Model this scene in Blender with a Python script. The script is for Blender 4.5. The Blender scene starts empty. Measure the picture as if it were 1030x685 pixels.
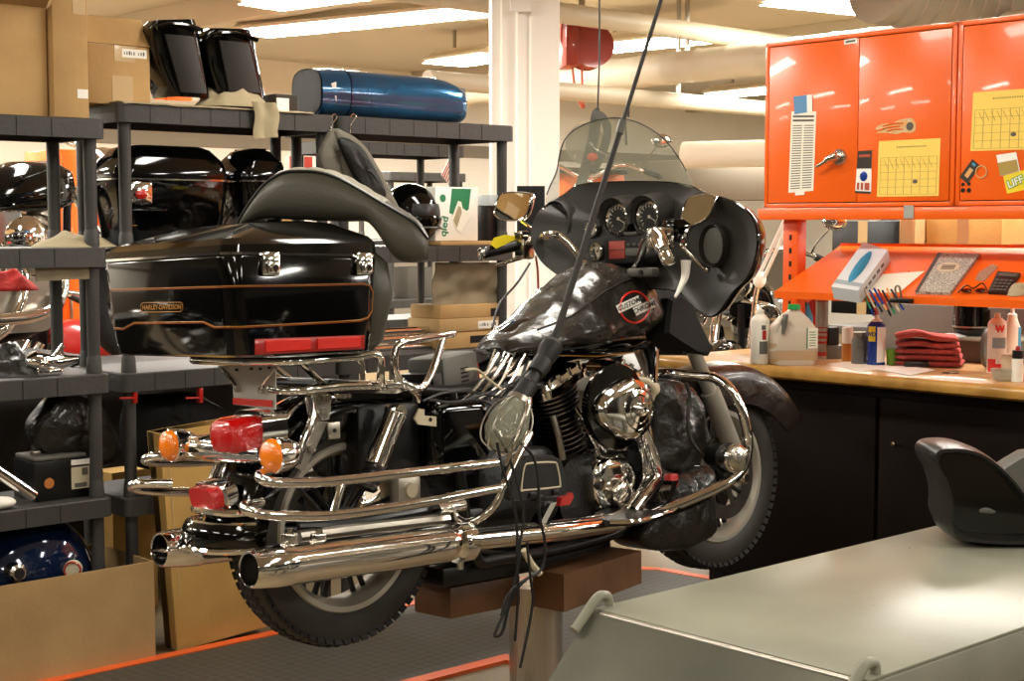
import bpy, bmesh, math, random
from mathutils import Vector, Matrix, noise
random.seed(7)
PI = math.pi
C = bpy.context.scene.collection
# ---------------------------------------------------------------- camera
F, CX, CY, HZ, EYE = 1520.0, 515.0, 342.5, 227.0, 1.5
PITCH = math.atan((CY - HZ) / F)
FW = Vector((0, math.cos(PITCH), -math.sin(PITCH)))
UP = Vector((0, math.sin(PITCH), math.cos(PITCH)))
RT = Vector((1, 0, 0))
EYEP = Vector((0, 0, EYE))
def ray(x, y): return FW + RT * ((x - CX) / F) + UP * ((CY - y) / F)
def hit(x, y, p0, n):
    r = ray(x, y); return EYEP + r * ((p0 - EYEP).dot(n) / r.dot(n))
# room axes: a runs along the shelving, b along the bench, z up
PHI = math.radians(42.2)
UA = Vector((math.cos(PHI), math.sin(PHI), 0)); UB = Vector((-math.sin(PHI), math.cos(PHI), 0))
ROOM = Matrix.Rotation(PHI, 4, 'Z')
def Ra(x, y, a):
    p = hit(x, y, UA * a, UA); return Vector((a, p.dot(UB), p.z))
def Rb(x, y, b):
    p = hit(x, y, UB * b, UB); return Vector((p.dot(UA), b, p.z))
def Rz(x, y, z):
    p = hit(x, y, Vector((0, 0, z)), Vector((0, 0, 1))); return Vector((p.dot(UA), p.dot(UB), z))
# motorcycle frame: x forward, y left, z up, origin under the rear axle
_r = ray(337, 529); AX = EYEP + _r * (4.05 / _r.y)
_t, _d = math.radians(44), math.radians(1.6)
BXV = Vector((math.cos(_t) * math.cos(_d), math.sin(_t) * math.cos(_d), -math.sin(_d)))
BYV = Vector((-math.sin(_t), math.cos(_t), 0)); BZV = BXV.cross(BYV); _ro = math.radians(2.8)
BYV = (BYV * math.cos(_ro) - BZV * math.sin(_ro)).normalized(); BZV = BXV.cross(BYV)
BO = AX - BZV * .325
BIKE = Matrix.Translation(BO) @ Matrix((BXV, BYV, BZV)).transposed().to_4x4()
BINV = BIKE.inverted()
def K(x, y, lat): return BINV @ hit(x, y, BO + BYV * lat, BYV)     # point on the lengthwise plane y=lat
def KX(x, y, lx): return BINV @ hit(x, y, BO + BXV * lx, BXV)      # point on the crosswise plane x=lx

# ---------------------------------------------------------------- geometry
def V(*a): return Vector(a)
def catmull(pts, n=6, closed=False):
    P = [Vector(p) for p in pts]; m = len(P)
    if m < 3: return P
    out = []
    rng = range(m) if closed else range(m - 1)
    for i in rng:
        if closed: p0, p1, p2, p3 = P[i - 1], P[i], P[(i + 1) % m], P[(i + 2) % m]
        else:
            p1, p2 = P[i], P[i + 1]
            p0 = P[i - 1] if i else p1 * 2 - p2
            p3 = P[i + 2] if i + 2 < m else p2 * 2 - p1
        for k in range(n):
            t = k / n
            out.append(.5 * ((2 * p1) + (p2 - p0) * t + (2 * p0 - 5 * p1 + 4 * p2 - p3) * t * t + (3 * p1 - p0 - 3 * p2 + p3) * t ** 3))
    if not closed: out.append(P[-1])
    return out
def interp(keys, t):
    if t <= keys[0][0]: return keys[0][1]
    for (a, u), (b, v) in zip(keys, keys[1:]):
        if t <= b: return u + (v - u) * (t - a) / (b - a)
    return keys[-1][1]
def rrect(x0, x1, y0, y1, r, n=4):
    out = []
    for cx, cy, a0 in ((x1 - r, y1 - r, 0), (x0 + r, y1 - r, 90), (x0 + r, y0 + r, 180), (x1 - r, y0 + r, 270)):
        for k in range(n + 1):
            a = math.radians(a0 + 90 * k / n); out.append((cx + r * math.cos(a), cy + r * math.sin(a)))
    return out
class G:
    def __init__(s, M=None):
        s.v = []; s.f = []; s.m = []; s.M = M or Matrix(); s.mi = 0
    def add(s, vs, fs, M=None):
        T = s.M @ M if M is not None else s.M
        o = len(s.v); s.v += [T @ Vector(v) for v in vs]
        for f in fs: s.f.append([o + i for i in f]); s.m.append(s.mi)
        return s
    def box(s, x0, x1, y0, y1, z0, z1, bev=0, M=None, seg=2):
        if x0 > x1: x0, x1 = x1, x0
        if y0 > y1: y0, y1 = y1, y0
        if z0 > z1: z0, z1 = z1, z0
        b = bmesh.new(); bmesh.ops.create_cube(b, size=1)
        for v in b.verts: v.co = Vector((x0 + (v.co.x + .5) * (x1 - x0), y0 + (v.co.y + .5) * (y1 - y0), z0 + (v.co.z + .5) * (z1 - z0)))
        if bev: bmesh.ops.bevel(b, geom=b.edges[:], offset=min(bev, .49 * min(x1 - x0, y1 - y0, z1 - z0)), segments=seg, profile=.5, affect='EDGES')
        b.verts.index_update(); vs = [v.co.copy() for v in b.verts]; fs = [[v.index for v in f.verts] for f in b.faces]; b.free()
        return s.add(vs, fs, M)
    def cyl(s, p0, p1, r0, r1=None, n=20, caps=True, M=None):
        r1 = r0 if r1 is None else r1
        return s.rings([(p0, r0), (p1, r1)], n, caps, M)
    def rings(s, pr, n=20, caps=True, M=None):
        """straight stack: list of (point, radius) on one axis"""
        P = [Vector(p) for p, r in pr]; d = (P[-1] - P[0]).normalized()
        u = d.orthogonal().normalized(); w = d.cross(u); vs = []; fs = []
        for p, (_, r) in zip(P, pr):
            for k in range(n): a = 2 * PI * k / n; vs.append(p + (u * math.cos(a) + w * math.sin(a)) * r)
        for i in range(len(P) - 1):
            for k in range(n): k2 = (k + 1) % n; fs.append((i * n + k, i * n + k2, (i + 1) * n + k2, (i + 1) * n + k))
        if caps: fs.append(tuple(range(n))[::-1]); fs.append(tuple((len(P) - 1) * n + k for k in range(n)))
        return s.add(vs, fs, M)
    def tube(s, pts, r, n=10, sm=6, closed=False, M=None, caps=True):
        P = catmull(pts, sm, closed) if sm > 1 else [Vector(p) for p in pts]
        m = len(P); rr = r if callable(r) else (lambda t: r)
        T = []
        for i in range(m):
            a = P[i - 1] if (i or closed) else P[i]; b = P[(i + 1) % m] if (i < m - 1 or closed) else P[i]
            T.append((b - a).normalized())
        u = T[0].orthogonal().normalized(); vs = []; fs = []
        for i in range(m):
            u = (u - T[i] * u.dot(T[i])).normalized(); w = T[i].cross(u); q = rr(i / (m - 1))
            for k in range(n): a = 2 * PI * k / n; vs.append(P[i] + (u * math.cos(a) + w * math.sin(a)) * q)
        for i in range(m if closed else m - 1):
            j = (i + 1) % m
            for k in range(n): k2 = (k + 1) % n; fs.append((i * n + k, i * n + k2, j * n + k2, j * n + k))
        if caps and not closed: fs.append(tuple(range(n))[::-1]); fs.append(tuple((m - 1) * n + k for k in range(n)))
        return s.add(vs, fs, M)
    def lathe(s, prof, c=(0, 0, 0), axis=(0, 0, 1), n=32, closed=False, M=None, a0=0, a1=2 * PI, sy=1.0):
        """prof: (radius, height) pairs"""
        d = Vector(axis).normalized(); c = Vector(c)
        u = d.orthogonal().normalized() if abs(d.z) < .9 else Vector((1, 0, 0)); u = (u - d * u.dot(d)).normalized(); w = d.cross(u)
        full = abs(a1 - a0 - 2 * PI) < 1e-6; m = n if full else n + 1; vs = []; fs = []; L = len(prof)
        for k in range(m):
            a = a0 + (a1 - a0) * k / n; e = u * math.cos(a) + w * (math.sin(a) * sy)
            for r, h in prof: vs.append(c + e * r + d * h)
        for k in range(n):
            k2 = (k + 1) % m
            for i in range(L if closed else L - 1):
                j = (i + 1) % L; fs.append((k * L + i, k2 * L + i, k2 * L + j, k * L + j))
        return s.add(vs, fs, M)
    def loft(s, R, caps=True, closed=True, M=None):
        n = len(R[0]); vs = [p for r in R for p in r]; fs = []
        for i in range(len(R) - 1):
            for k in range(n if closed else n - 1):
                k2 = (k + 1) % n; fs.append((i * n + k, i * n + k2, (i + 1) * n + k2, (i + 1) * n + k))
        if caps: fs.append(tuple(range(n))[::-1]); fs.append(tuple((len(R) - 1) * n + k for k in range(n)))
        return s.add(vs, fs, M)
    def grid(s, fn, nu, nv, M=None):
        vs = [fn(i / nu, j / nv) for i in range(nu + 1) for j in range(nv + 1)]
        fs = [(i * (nv + 1) + j, (i + 1) * (nv + 1) + j, (i + 1) * (nv + 1) + j + 1, i * (nv + 1) + j + 1) for i in range(nu) for j in range(nv)]
        return s.add(vs, fs, M)
    def prism(s, poly, vec, M=None):
        """flat polygon of 3D points pushed along vec"""
        n = len(poly); P = [Vector(p) for p in poly]; vec = Vector(vec)
        fs = [tuple(range(n))[::-1], tuple(range(n, 2 * n))] + [(k, (k + 1) % n, n + (k + 1) % n, n + k) for k in range(n)]
        return s.add(P + [p + vec for p in P], fs, M)
    def ell(s, c, r, n=20, m=12, M=None, fn=None):
        c = Vector(c); r = Vector(r) if hasattr(r, '__len__') else Vector((r, r, r)); vs = []; fs = []
        for j in range(1, m):
            t = PI * j / m
            for k in range(n):
                a = 2 * PI * k / n; d = Vector((math.sin(t) * math.cos(a), math.sin(t) * math.sin(a), math.cos(t)))
                q = fn(d) if fn else 1; vs.append(c + Vector((d.x * r.x, d.y * r.y, d.z * r.z)) * q)
        top = len(vs); vs.append(c + Vector((0, 0, r.z))); vs.append(c - Vector((0, 0, r.z)))
        for j in range(m - 2):
            for k in range(n): k2 = (k + 1) % n; fs.append((j * n + k, (j + 1) * n + k, (j + 1) * n + k2, j * n + k2))
        for k in range(n): k2 = (k + 1) % n; fs.append((top, k, k2)); fs.append((top + 1, (m - 2) * n + k2, (m - 2) * n + k))
        return s.add(vs, fs, M)
    def sheet(s, fn, nu, nv, t, M=None):
        """grid surface given a real thickness t along vector fn normal guess"""
        A = [[Vector(fn(i / nu, j / nv)) for j in range(nv + 1)] for i in range(nu + 1)]
        N = []
        for i in range(nu + 1):
            row = []
            for j in range(nv + 1):
                du = A[min(i + 1, nu)][j] - A[max(i - 1, 0)][j]; dv = A[i][min(j + 1, nv)] - A[i][max(j - 1, 0)]
                nn = du.cross(dv); row.append(nn.normalized() if nn.length > 1e-9 else Vector((0, 0, 1)))
            N.append(row)
        w = nv + 1; o = (nu + 1) * w
        vs = [A[i][j] for i in range(nu + 1) for j in range(w)] + [A[i][j] - N[i][j] * t for i in range(nu + 1) for j in range(w)]
        fs = []
        for i in range(nu):
            for j in range(nv):
                a, b, c, d = i * w + j, (i + 1) * w + j, (i + 1) * w + j + 1, i * w + j + 1
                fs += [(a, b, c, d), (o + d, o + c, o + b, o + a)]
        for i in range(nu):
            for j in (0, nv): a, b = i * w + j, (i + 1) * w + j; fs.append((a, b, o + b, o + a) if j else (b, a, o + a, o + b))
        for j in range(nv):
            for i in (0, nu): a, b = i * w + j, i * w + j + 1; fs.append((a, b, o + b, o + a) if not i else (b, a, o + a, o + b))
        return s.add(vs, fs, M)
    def text(s, txt, size, ext=.0005, M=None, align='CENTER', bold=0):
        cu = bpy.data.curves.new('lettering', 'FONT'); cu.body = txt; cu.size = size; cu.extrude = ext; cu.align_x = align; cu.align_y = 'CENTER'; cu.offset = bold; cu.resolution_u = 3
        o = bpy.data.objects.new('lettering', cu); C.objects.link(o)
        dg = bpy.context.evaluated_depsgraph_get(); me = bpy.data.meshes.new_from_object(o.evaluated_get(dg))
        s.add([v.co.copy() for v in me.vertices], [list(p.vertices) for p in me.polygons], M)
        bpy.data.objects.remove(o); bpy.data.curves.remove(cu); bpy.data.meshes.remove(me); return s
MW = {}
def lin(o, parent, Mw):
    MW[o.name] = Mw
    if parent is not None:
        o.parent = parent; o.matrix_basis = MW[parent.name].inverted() @ Mw
    else: o.matrix_basis = Mw
def base_origin(vs):
    lo = [min(v[i] for v in vs) for i in range(3)]; hi = [max(v[i] for v in vs) for i in range(3)]
    return Vector(((lo[0] + hi[0]) / 2, (lo[1] + hi[1]) / 2, lo[2]))
def obj(name, g, mats, parent=None, label=None, cat=None, group=None, kind=None, flat=False, ang=38, sub=0):
    """links g as ONE mesh object; g is in world space unless the parent is a child of a local-space builder"""
    if not isinstance(mats, (list, tuple)): mats = [mats]
    me = bpy.data.meshes.new(name)
    loc = MW[parent.name] if parent is not None else Matrix.Translation(base_origin(g.v))
    inv = loc.inverted()
    me.from_pydata([inv @ v for v in g.v], [], g.f)
    for m in mats: me.materials.append(M_[m] if isinstance(m, str) else m)
    b = bmesh.new(); b.from_mesh(me)
    b.faces.ensure_lookup_table()
    for i, f in enumerate(b.faces): f.material_index = g.m[i]; f.smooth = not flat
    bmesh.ops.remove_doubles(b, verts=b.verts, dist=1e-6)
    bmesh.ops.recalc_face_normals(b, faces=b.faces)
    th = math.radians(ang)
    for e in b.edges:
        if len(e.link_faces) == 2 and e.calc_face_angle(0) > th: e.smooth = False
    b.to_mesh(me); b.free()
    o = bpy.data.objects.new(name, me); C.objects.link(o)
    if sub:
        md = o.modifiers.new('sub', 'SUBSURF'); md.levels = sub; md.render_levels = sub
    lin(o, parent, loc)
    if label: o['label'] = label
    if cat: o['category'] = cat
    if group: o['group'] = group
    if kind: o['kind'] = kind
    return o
def thing(name, label, cat, M, group=None):
    if isinstance(M, Vector): M = Matrix.Translation(M)
    o = bpy.data.objects.new(name, None); C.objects.link(o); o.empty_display_size = .05
    lin(o, None, M); o['label'] = label; o['category'] = cat
    if group: o['group'] = group
    return o
def struct(name, g, m, **k): return obj(name, g, m, kind='structure', **k)
def Tm(x, y, z, rz=0, rx=0, ry=0):
    return Matrix.Translation((x, y, z)) @ Matrix.Rotation(rz, 4, 'Z') @ Matrix.Rotation(ry, 4, 'Y') @ Matrix.Rotation(rx, 4, 'X')
def RoomT(a, b, z, rz=0): return ROOM @ Tm(a, b, z, rz)

# ---------------------------------------------------------------- materials
M_ = {}
def lin_c(h):
    if isinstance(h, str):
        h = h.lstrip('#'); h = [int(h[i:i + 2], 16) / 255 for i in (0, 2, 4)]
    return tuple((c / 12.92 if c <= .04045 else ((c + .055) / 1.055) ** 2.4) for c in h) + (1,)
def mat(name, col, rough=.5, metal=0, bump=0, bscale=20, var=0, vscale=3, col2=None, spec=.5, coat=0, trans=0, ior=1.45, emit=0, ecol=None, bdetail=4, stretch=None, rvar=0, alpha=1):
    m = bpy.data.materials.new(name); m.use_nodes = True; nt = m.node_tree; N = nt.nodes; L = nt.links
    p = N['Principled BSDF']; c = lin_c(col)
    p.inputs['Base Color'].default_value = c; p.inputs['Roughness'].default_value = rough; p.inputs['Metallic'].default_value = metal
    p.inputs['Specular IOR Level'].default_value = spec; p.inputs['Coat Weight'].default_value = coat; p.inputs['Coat Roughness'].default_value = .05
    p.inputs['Transmission Weight'].default_value = trans; p.inputs['IOR'].default_value = ior; p.inputs['Alpha'].default_value = alpha
    if emit: p.inputs['Emission Color'].default_value = lin_c(ecol or col); p.inputs['Emission Strength'].default_value = emit
    tc = None
    if bump or var or col2 or rvar:
        tc = N.new('ShaderNodeTexCoord'); mp = N.new('ShaderNodeMapping'); L.new(tc.outputs['Object'], mp.inputs['Vector'])
        if stretch: mp.inputs['Scale'].default_value = stretch
    if var or col2:
        n = N.new('ShaderNodeTexNoise'); n.inputs['Scale'].default_value = vscale; n.inputs['Detail'].default_value = 5; L.new(mp.outputs[0], n.inputs['Vector'])
        r = N.new('ShaderNodeValToRGB'); c2 = lin_c(col2) if col2 else c
        r.color_ramp.elements[0].position = .35; r.color_ramp.elements[1].position = .68
        r.color_ramp.elements[0].color = tuple(x * (1 - var) for x in c[:3]) + (1,); r.color_ramp.elements[1].color = tuple(min(1, x * (1 + var)) for x in c2[:3]) + (1,)
        L.new(n.outputs['Fac'], r.inputs['Fac']); L.new(r.outputs['Color'], p.inputs['Base Color'])
    if rvar:
        n = N.new('ShaderNodeTexNoise'); n.inputs['Scale'].default_value = vscale * 2; L.new(mp.outputs[0], n.inputs['Vector'])
        r = N.new('ShaderNodeMapRange'); r.inputs['To Min'].default_value = max(0, rough - rvar); r.inputs['To Max'].default_value = rough + rvar
        L.new(n.outputs['Fac'], r.inputs['Value']); L.new(r.outputs[0], p.inputs['Roughness'])
    if bump:
        n = N.new('ShaderNodeTexNoise'); n.inputs['Scale'].default_value = bscale; n.inputs['Detail'].default_value = bdetail; L.new(mp.outputs[0], n.inputs['Vector'])
        b = N.new('ShaderNodeBump'); b.inputs['Strength'].default_value = bump; b.inputs['Distance'].default_value = .02; L.new(n.outputs['Fac'], b.inputs['Height']); L.new(b.outputs[0], p.inputs['Normal'])
    M_[name] = m; return m
mat('moulded_black', '#1d1c1a', .33, bump=.05, bscale=120)
mat('fork_grey', '#a09a8e', .35, .35)
mat('plate_grey', '#b7b1a6', .45, .2)
mat('chrome', '#e6e4e0', .07, 1, rvar=.03, vscale=8)
mat('chrome_worn', '#cfc8bc', .2, 1, bump=.08, bscale=60, rvar=.08)
mat('steel', '#a9a296', .32, 1, rvar=.1, vscale=10)
mat('alu', '#b5ada0', .4, .9, bump=.1, bscale=150)
mat('alu_rim', '#b9b2a4', .42, .6)
mat('black_gloss', '#040404', .08, 0, coat=.35, spec=.4)
mat('black_satin', '#100f0f', .32)
mat('black_engine', '#0c0b0b', .4, 0, bump=.15, bscale=90)
mat('black_plastic', '#141312', .46, bump=.12, bscale=220)
mat('black_matte', '#0d0c0b', .7)
mat('fairing_inner', '#2a2723', .52, bump=.1, bscale=300)
mat('leather', '#29251f', .27, bump=.5, bscale=11, bdetail=6, coat=.3, spec=.6)
mat('leather_wrinkle', '#1d1a16', .36, bump=.9, bscale=16, bdetail=6, coat=.2)
mat('leather_brown', '#1f1613', .28, bump=.35, bscale=14, coat=.3)
mat('seat_vinyl', '#474439', .42, bump=.07, bscale=120)
mat('seat_pleat', '#8a8472', .5, bump=.1, bscale=60)
mat('rubber', '#191817', .75, bump=.3, bscale=70)
mat('rubber_side', '#2f2c27', .6, bump=.05, bscale=90)
mat('red_lens', '#b50d0a', .12, 0, coat=1, bump=.25, bscale=140)
mat('amber_lens', '#ea7a0c', .15, 0, coat=1, bump=.2, bscale=130)
mat('red_reflector', '#d9281c', .2, coat=.5, bump=.2, bscale=300)
mat('red_paint', '#a3201a', .3, coat=.5)
mat('gold', '#b07a34', .4, .3)
mat('orange_stripe', '#a04a18', .4)
mat('mirror', '#d8d4c8', .01, 1)
mat('gauge_face', '#c9c2ae', .4)
mat('gauge_dark', '#1b1a18', .35)
mat('radio_red', '#a8453a', .4)
mat('glass', '#eef2ea', .02, 0, trans=1, ior=1.35)
mat('shield', '#c6c8b4', .04, 0, alpha=.34)
mat('bulb_glass', '#a9a994', .1, 0, alpha=.38)
mat('white', '#efeadf', .5)
mat('paper', '#ece6d4', .75)
mat('white_plastic', '#e9e3d3', .4)
mat('orange', '#f06412', .3, 0, coat=.25, var=.04, vscale=4, rvar=.06)
mat('orange_deep', '#ea5a10', .36, var=.04)
mat('dark_gap', '#140804', .8)
mat('yellow_paper', '#f4cf62', .75)
mat('pencil', '#a98f4a', .8)
mat('print_ink', '#5c574c', .8)
mat('blue_note', '#5f8fb8', .7)
mat('card_dark', '#2b2a2e', .5)
mat('yellow_sign', '#e8cf1e', .5)
mat('flame_art', '#e09a4a', .6, col2='#c9b48a', vscale=40)
mat('duct_tape', '#a4a39b', .4, .2)
mat('wood_top', '#b98a55', .38, 0, var=.08, vscale=6, col2='#c79c66', stretch=(.6, 5, 5), coat=.2)
mat('wood_edge', '#a97a35', .35, 0, var=.15, vscale=7, col2='#c2944a', coat=.3)
mat('bench_dark', '#120906', .5, var=.12, vscale=2, bump=.05, spec=.2)
mat('lid_lining', '#211d19', .45)
mat('concrete', '#79684c', .5, 0, var=.12, vscale=1.2, col2='#867558', bump=.05, bscale=30, rvar=.1)
mat('orange_line', '#e2622a', .5, var=.08, vscale=10)
mat('shelf_plastic', '#3b3936', .5, 0, bump=.1, bscale=60, var=.1, vscale=5)
mat('card', '#b08a56', .8, 0, var=.06, vscale=4, col2='#ba9662', bump=.06, bscale=70)
mat('card_tan', '#a88758', .8, 0, var=.08, vscale=3, col2='#b39464', bump=.06, bscale=70)
mat('card_yellow', '#b8914f', .8, 0, var=.07, vscale=3, col2='#c29c58', bump=.06, bscale=70)
mat('card_dark', '#3a3128', .8)
mat('tape', '#bfa070', .3, coat=.3)
mat('cloth_beige', '#a89a7a', .9, bump=.4, bscale=16)
mat('cloth_bag', '#8d8168', .85, bump=.3, bscale=12)
mat('red_towel', '#b34e45', .95, 0, bump=.6, bscale=110, var=.15, vscale=9)
mat('red_cloth', '#a81f16', .9, bump=.3, bscale=30)
mat('blue_metal', '#0d4a70', .16, .55, coat=1, var=.25, vscale=3, col2='#175a85')
mat('blue_dark', '#0d1c38', .1, .3, coat=1)
mat('jacket', '#6b665a', .8, bump=.3, bscale=25)
mat('jacket_black', '#121211', .6, bump=.4, bscale=18)
mat('green', '#1d7a4c', .6)
mat('green_cap', '#1f9c4c', .4)
mat('green_cup', '#7ba832', .4)
mat('jug', '#d9cdb8', .35, 0, trans=.25, spec=.4)
mat('jug_liquid', '#b89b78', .3)
mat('amber_liquid', '#b8742c', .3, coat=.3)
mat('blue_can', '#173a8f', .25, .3, coat=.5)
mat('yellow', '#e9c91a', .5)
mat('sky_blue', '#3f8fb5', .5)
mat('tissue_blue', '#2f86a8', .8)
mat('box_pale', '#c9d3d6', .5)
mat('box_print', '#8fa0a6', .5)  # blue-grey of the printed bands
mat('composition', '#5d584e', .6, col2='#d8d2c2', vscale=160, var=0)
mat('lift_gray', '#7f7e6e', .3, 0, spec=.22, var=.07, vscale=4, col2='#858372', rvar=.05)
mat('lift_side', '#7d7b6e', .4, 0, var=.08, vscale=6)
mat('scuff', '#4a473d', .6)
mat('lift_brown', '#58391f', .5, 0, var=.2, vscale=8, bump=.1)
mat('lift_post', '#b5aa9a', .3, .75, stretch=(1, 1, .1), rvar=.15, vscale=10)
mat('wall_white', '#f5efe2', .75, var=.02)
mat('wall_gray', '#8d8475', .8)
mat('wall_darkened', '#4d463c', .85)  # unseen walls coloured dark so the glossy trunk mirrors less brightness
mat('ceiling_tan', '#cfc5b0', .8, var=.06, vscale=.6)
mat('column_white', '#f4ebdf', .5)
mat('duct_white', '#c8bda6', .5)
mat('duct_gray', '#a09684', .45, .2)
mat('reel_red', '#8e2c1c', .4, coat=.3)
mat('hose_red', '#b0482a', .5)
mat('lamp_house', '#e6ddc8', .5)
mat('lamp_glow', '#fff6e0', .5, emit=9, ecol="#fff4e0")
mat('charger_gray', '#5d5b54', .5)
mat('cable_black', '#0e0d0c', .5)
mat('cord_dark', '#2b2723', .55)
mat('aged_white', '#c4b79a', .6)
mat('flag_red', '#b23a2c', .7)
mat('brown_ink', '#b06a2c', .7)
def mat_mat():      # checker-plate rubber matting
    m = mat('floor_mat', '#2f2d29', .6); nt = m.node_tree; N = nt.nodes; L = nt.links; p = N['Principled BSDF']
    tc = N.new('ShaderNodeTexCoord'); mp = N.new('ShaderNodeMapping'); mp.inputs['Rotation'].default_value = (0, 0, math.radians(45) + PHI); mp.inputs['Scale'].default_value = (34, 34, 34)
    ck = N.new('ShaderNodeTexChecker'); ck.inputs['Scale'].default_value = 1; L.new(tc.outputs['Object'], mp.inputs[0]); L.new(mp.outputs[0], ck.inputs[0])
    ck.inputs[1].default_value = lin_c('#4d483f'); ck.inputs[2].default_value = lin_c('#423e36'); L.new(ck.outputs[0], p.inputs['Base Color'])
    b = N.new('ShaderNodeBump'); b.inputs['Strength'].default_value = .4; b.inputs['Distance'].default_value = .003; L.new(ck.outputs[1], b.inputs['Height']); L.new(b.outputs[0], p.inputs['Normal'])
mat_mat()
EXPO = 0.12
# ================================================================ the room
A0, A1, B0, B1, CEIL = -4.5, 19.0, -5.0, 14.5, 3.35
struct('floor', G(ROOM).box(A0 - .2, A1 + .2, B0 - .2, B1 + .2, -.15, 0), 'concrete')
struct('ceiling', G(ROOM).box(A0 - .2, A1 + .2, B0 - .2, B1 + .2, CEIL, CEIL + .15), 'ceiling_tan')
g = G(ROOM).box(A0 - .2, A1 + .2, B1, B1 + .2, 0, CEIL); struct('wall_left', g, 'wall_white')
g = G(ROOM).box(A1, A1 + .2, B0, B1, 0, CEIL); struct('wall_back', g, 'wall_white')
g = G(ROOM).box(A0 - .2, A1 + .2, B0 - .2, B0, 0, CEIL); struct('wall_right', g, 'wall_darkened')
g = G(ROOM).box(A0 - .2, A0, B0, B1, 0, CEIL); struct('wall_front', g, 'wall_darkened')
struct('trim_1', G(ROOM).box(A0, A1, B1 - .03, B1, 2.35, 2.5, .005), 'wall_gray')       # rail along the far wall
struct('trim_2', G(ROOM).box(A0, A1, B1 - .04, B1, 0, 1.15, .005), 'wall_gray')
# ceiling beams
for i, a in enumerate((6.5, 11.5, 16.5)):
    struct('trim_%d' % (3 + i), G(ROOM).box(a, a + .22, B0, B1, 3.12, CEIL, .005), 'ceiling_tan')
# floor matting with orange borders
def strip(p, q, w, z0, z1, g):
    d = Vector((q[0] - p[0], q[1] - p[1], 0)); n = Vector((-d.y, d.x, 0)).normalized() * w / 2
    P = [Vector((p[0], p[1], z0)) + n, Vector((p[0], p[1], z0)) - n, Vector((q[0], q[1], z0)) - n, Vector((q[0], q[1], z0)) + n]
    g.prism(P, (0, 0, z1 - z0))
g = G(ROOM); ol = G(ROOM)
out = [(1.0, 4.59), (3.75, 4.59), (3.95, 4.60), (4.35, 4.60), (4.62, 4.56), (4.80, 4.36), (4.84, 4.05), (4.84, 3.0), (3.9, 2.9), (3.45, 3.1), (3.44, 3.84), (1.0, 3.84)]
g.prism([(a, b, .001) for a, b in out], (0, 0, .010)); obj('floor_mat', g, 'floor_mat', label='dark ribbed rubber mat on the floor under the raised motorcycle', cat='mat')
g = G(ROOM)
brd = [(1.0, 4.615), (3.95, 4.625), (4.36, 4.625), (4.64, 4.58), (4.83, 4.37), (4.87, 4.05), (4.87, 3.0)]
for p, q in zip(brd, brd[1:]): strip(p, q, .05, .001, .013, g)
obj('floor_line', g, 'orange_line', label='orange border line on the floor along the far edge of the dark mat', cat='floor line', group=None)
g = G(ROOM); strip((1.0, 3.815), (3.44, 3.815), .055, .001, .013, g); strip((3.43, 3.84), (3.44, 3.1), .05, .0011, .0132, g)
obj('floor_line', g, 'orange_line', label='orange border line on the floor along the near edge of the dark mat', cat='floor line')

# white steel column behind the shelving
ca = Rz(527, 300, 1.2); cp = EYEP + ray(527, 300) * 8.2
g = G(Matrix.Translation((cp.x, cp.y, 0)) @ Matrix.Rotation(math.radians(6), 4, 'Z'))
w = .175
prof = [(-w, -.15), (w, -.15), (w, -.10), (w - .07, -.09), (w - .075, -.03), (w - .13, -.02), (w - .13, .10), (-w + .10, .10), (-w + .10, -.02), (-w + .06, -.04), (-w + .06, -.09), (-w, -.10)]
prof = [(-w, -.02), (-w + .045, -.02), (-w + .05, -.07), (-w + .12, -.075), (-w + .13, -.11), (-w + .19, -.11), (-w + .2, -.13), (w, -.13), (w, .15), (-w, .15)]
g.prism([(x, y, 0) for x, y in prof], (0, 0, CEIL)); struct('trim_6', g, 'column_white', flat=True)
g = G(Matrix.Translation((cp.x, cp.y, 0)) @ Matrix.Rotation(math.radians(6), 4, 'Z'))
g.loft([[Vector((x, y, 2.62 + h)) for x, y in ((-.09 - e, -.135), (.02 + e, -.135), (.02 + e, -.16 - e), (-.09 - e, -.16 - e))] for h, e in ((0, 0), (.05, .0), (.09, .03), (.12, .03))])
obj('column_bracket', g, 'column_white', label='white bracket folded around the top of the white column', cat='bracket')

# ---------------------------------------------------------------- ducts and pipes
def duct(name, p, q, z, r, m, label, cat, ribs=0):
    P, Q = Rz(p[0], p[1], z), Rz(q[0], q[1], z); g = G(ROOM)
    if ribs:
        L_ = (Q - P).length; n = int(L_ / ribs); pr = []
        for i in range(n):
            c = P.lerp(Q, i / n); c1 = P.lerp(Q, (i + .86) / n); c2 = P.lerp(Q, (i + .93) / n)
            pr += [(c, r), (c1, r), (c2, r * 1.045)]
        pr.append((Q, r)); g.rings(pr, 24)
    else: g.cyl(P, Q, r, n=24)
    # hangers up to the ceiling
    o = obj(name, g, m, label=label, cat=cat)
    k = 3 if z > 2.3 else 0
    for i in range(k):
        c = P.lerp(Q, (i + .5) / k); h = G(ROOM); h.box(c.x - .012, c.x + .012, c.y - .012, c.y + .012, z + r * .9, CEIL); obj('hanger', h, 'steel', o)
    return o
duct('duct', (150, -45), (1250, 109), 2.9, .068, 'duct_white', 'white round pipe sloping down to the right across the top of the white column', 'pipe', ribs=.62)
duct('duct', (430, 96), (1100, 22), 2.66, .118, 'duct_white', 'thick ribbed spiral duct crossing behind the column below the red reel', 'duct', ribs=.3)
duct('duct', (430, 80), (1300, 155), 2.42, .06, 'duct_white', 'thin white pipe along the far wall below the spiral duct', 'pipe')
duct('duct', (688, 156), (1300, 142), 1.98, .09, 'lamp_house', 'long white pipe low on the far side, seen left of the orange cabinets', 'pipe')
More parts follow.
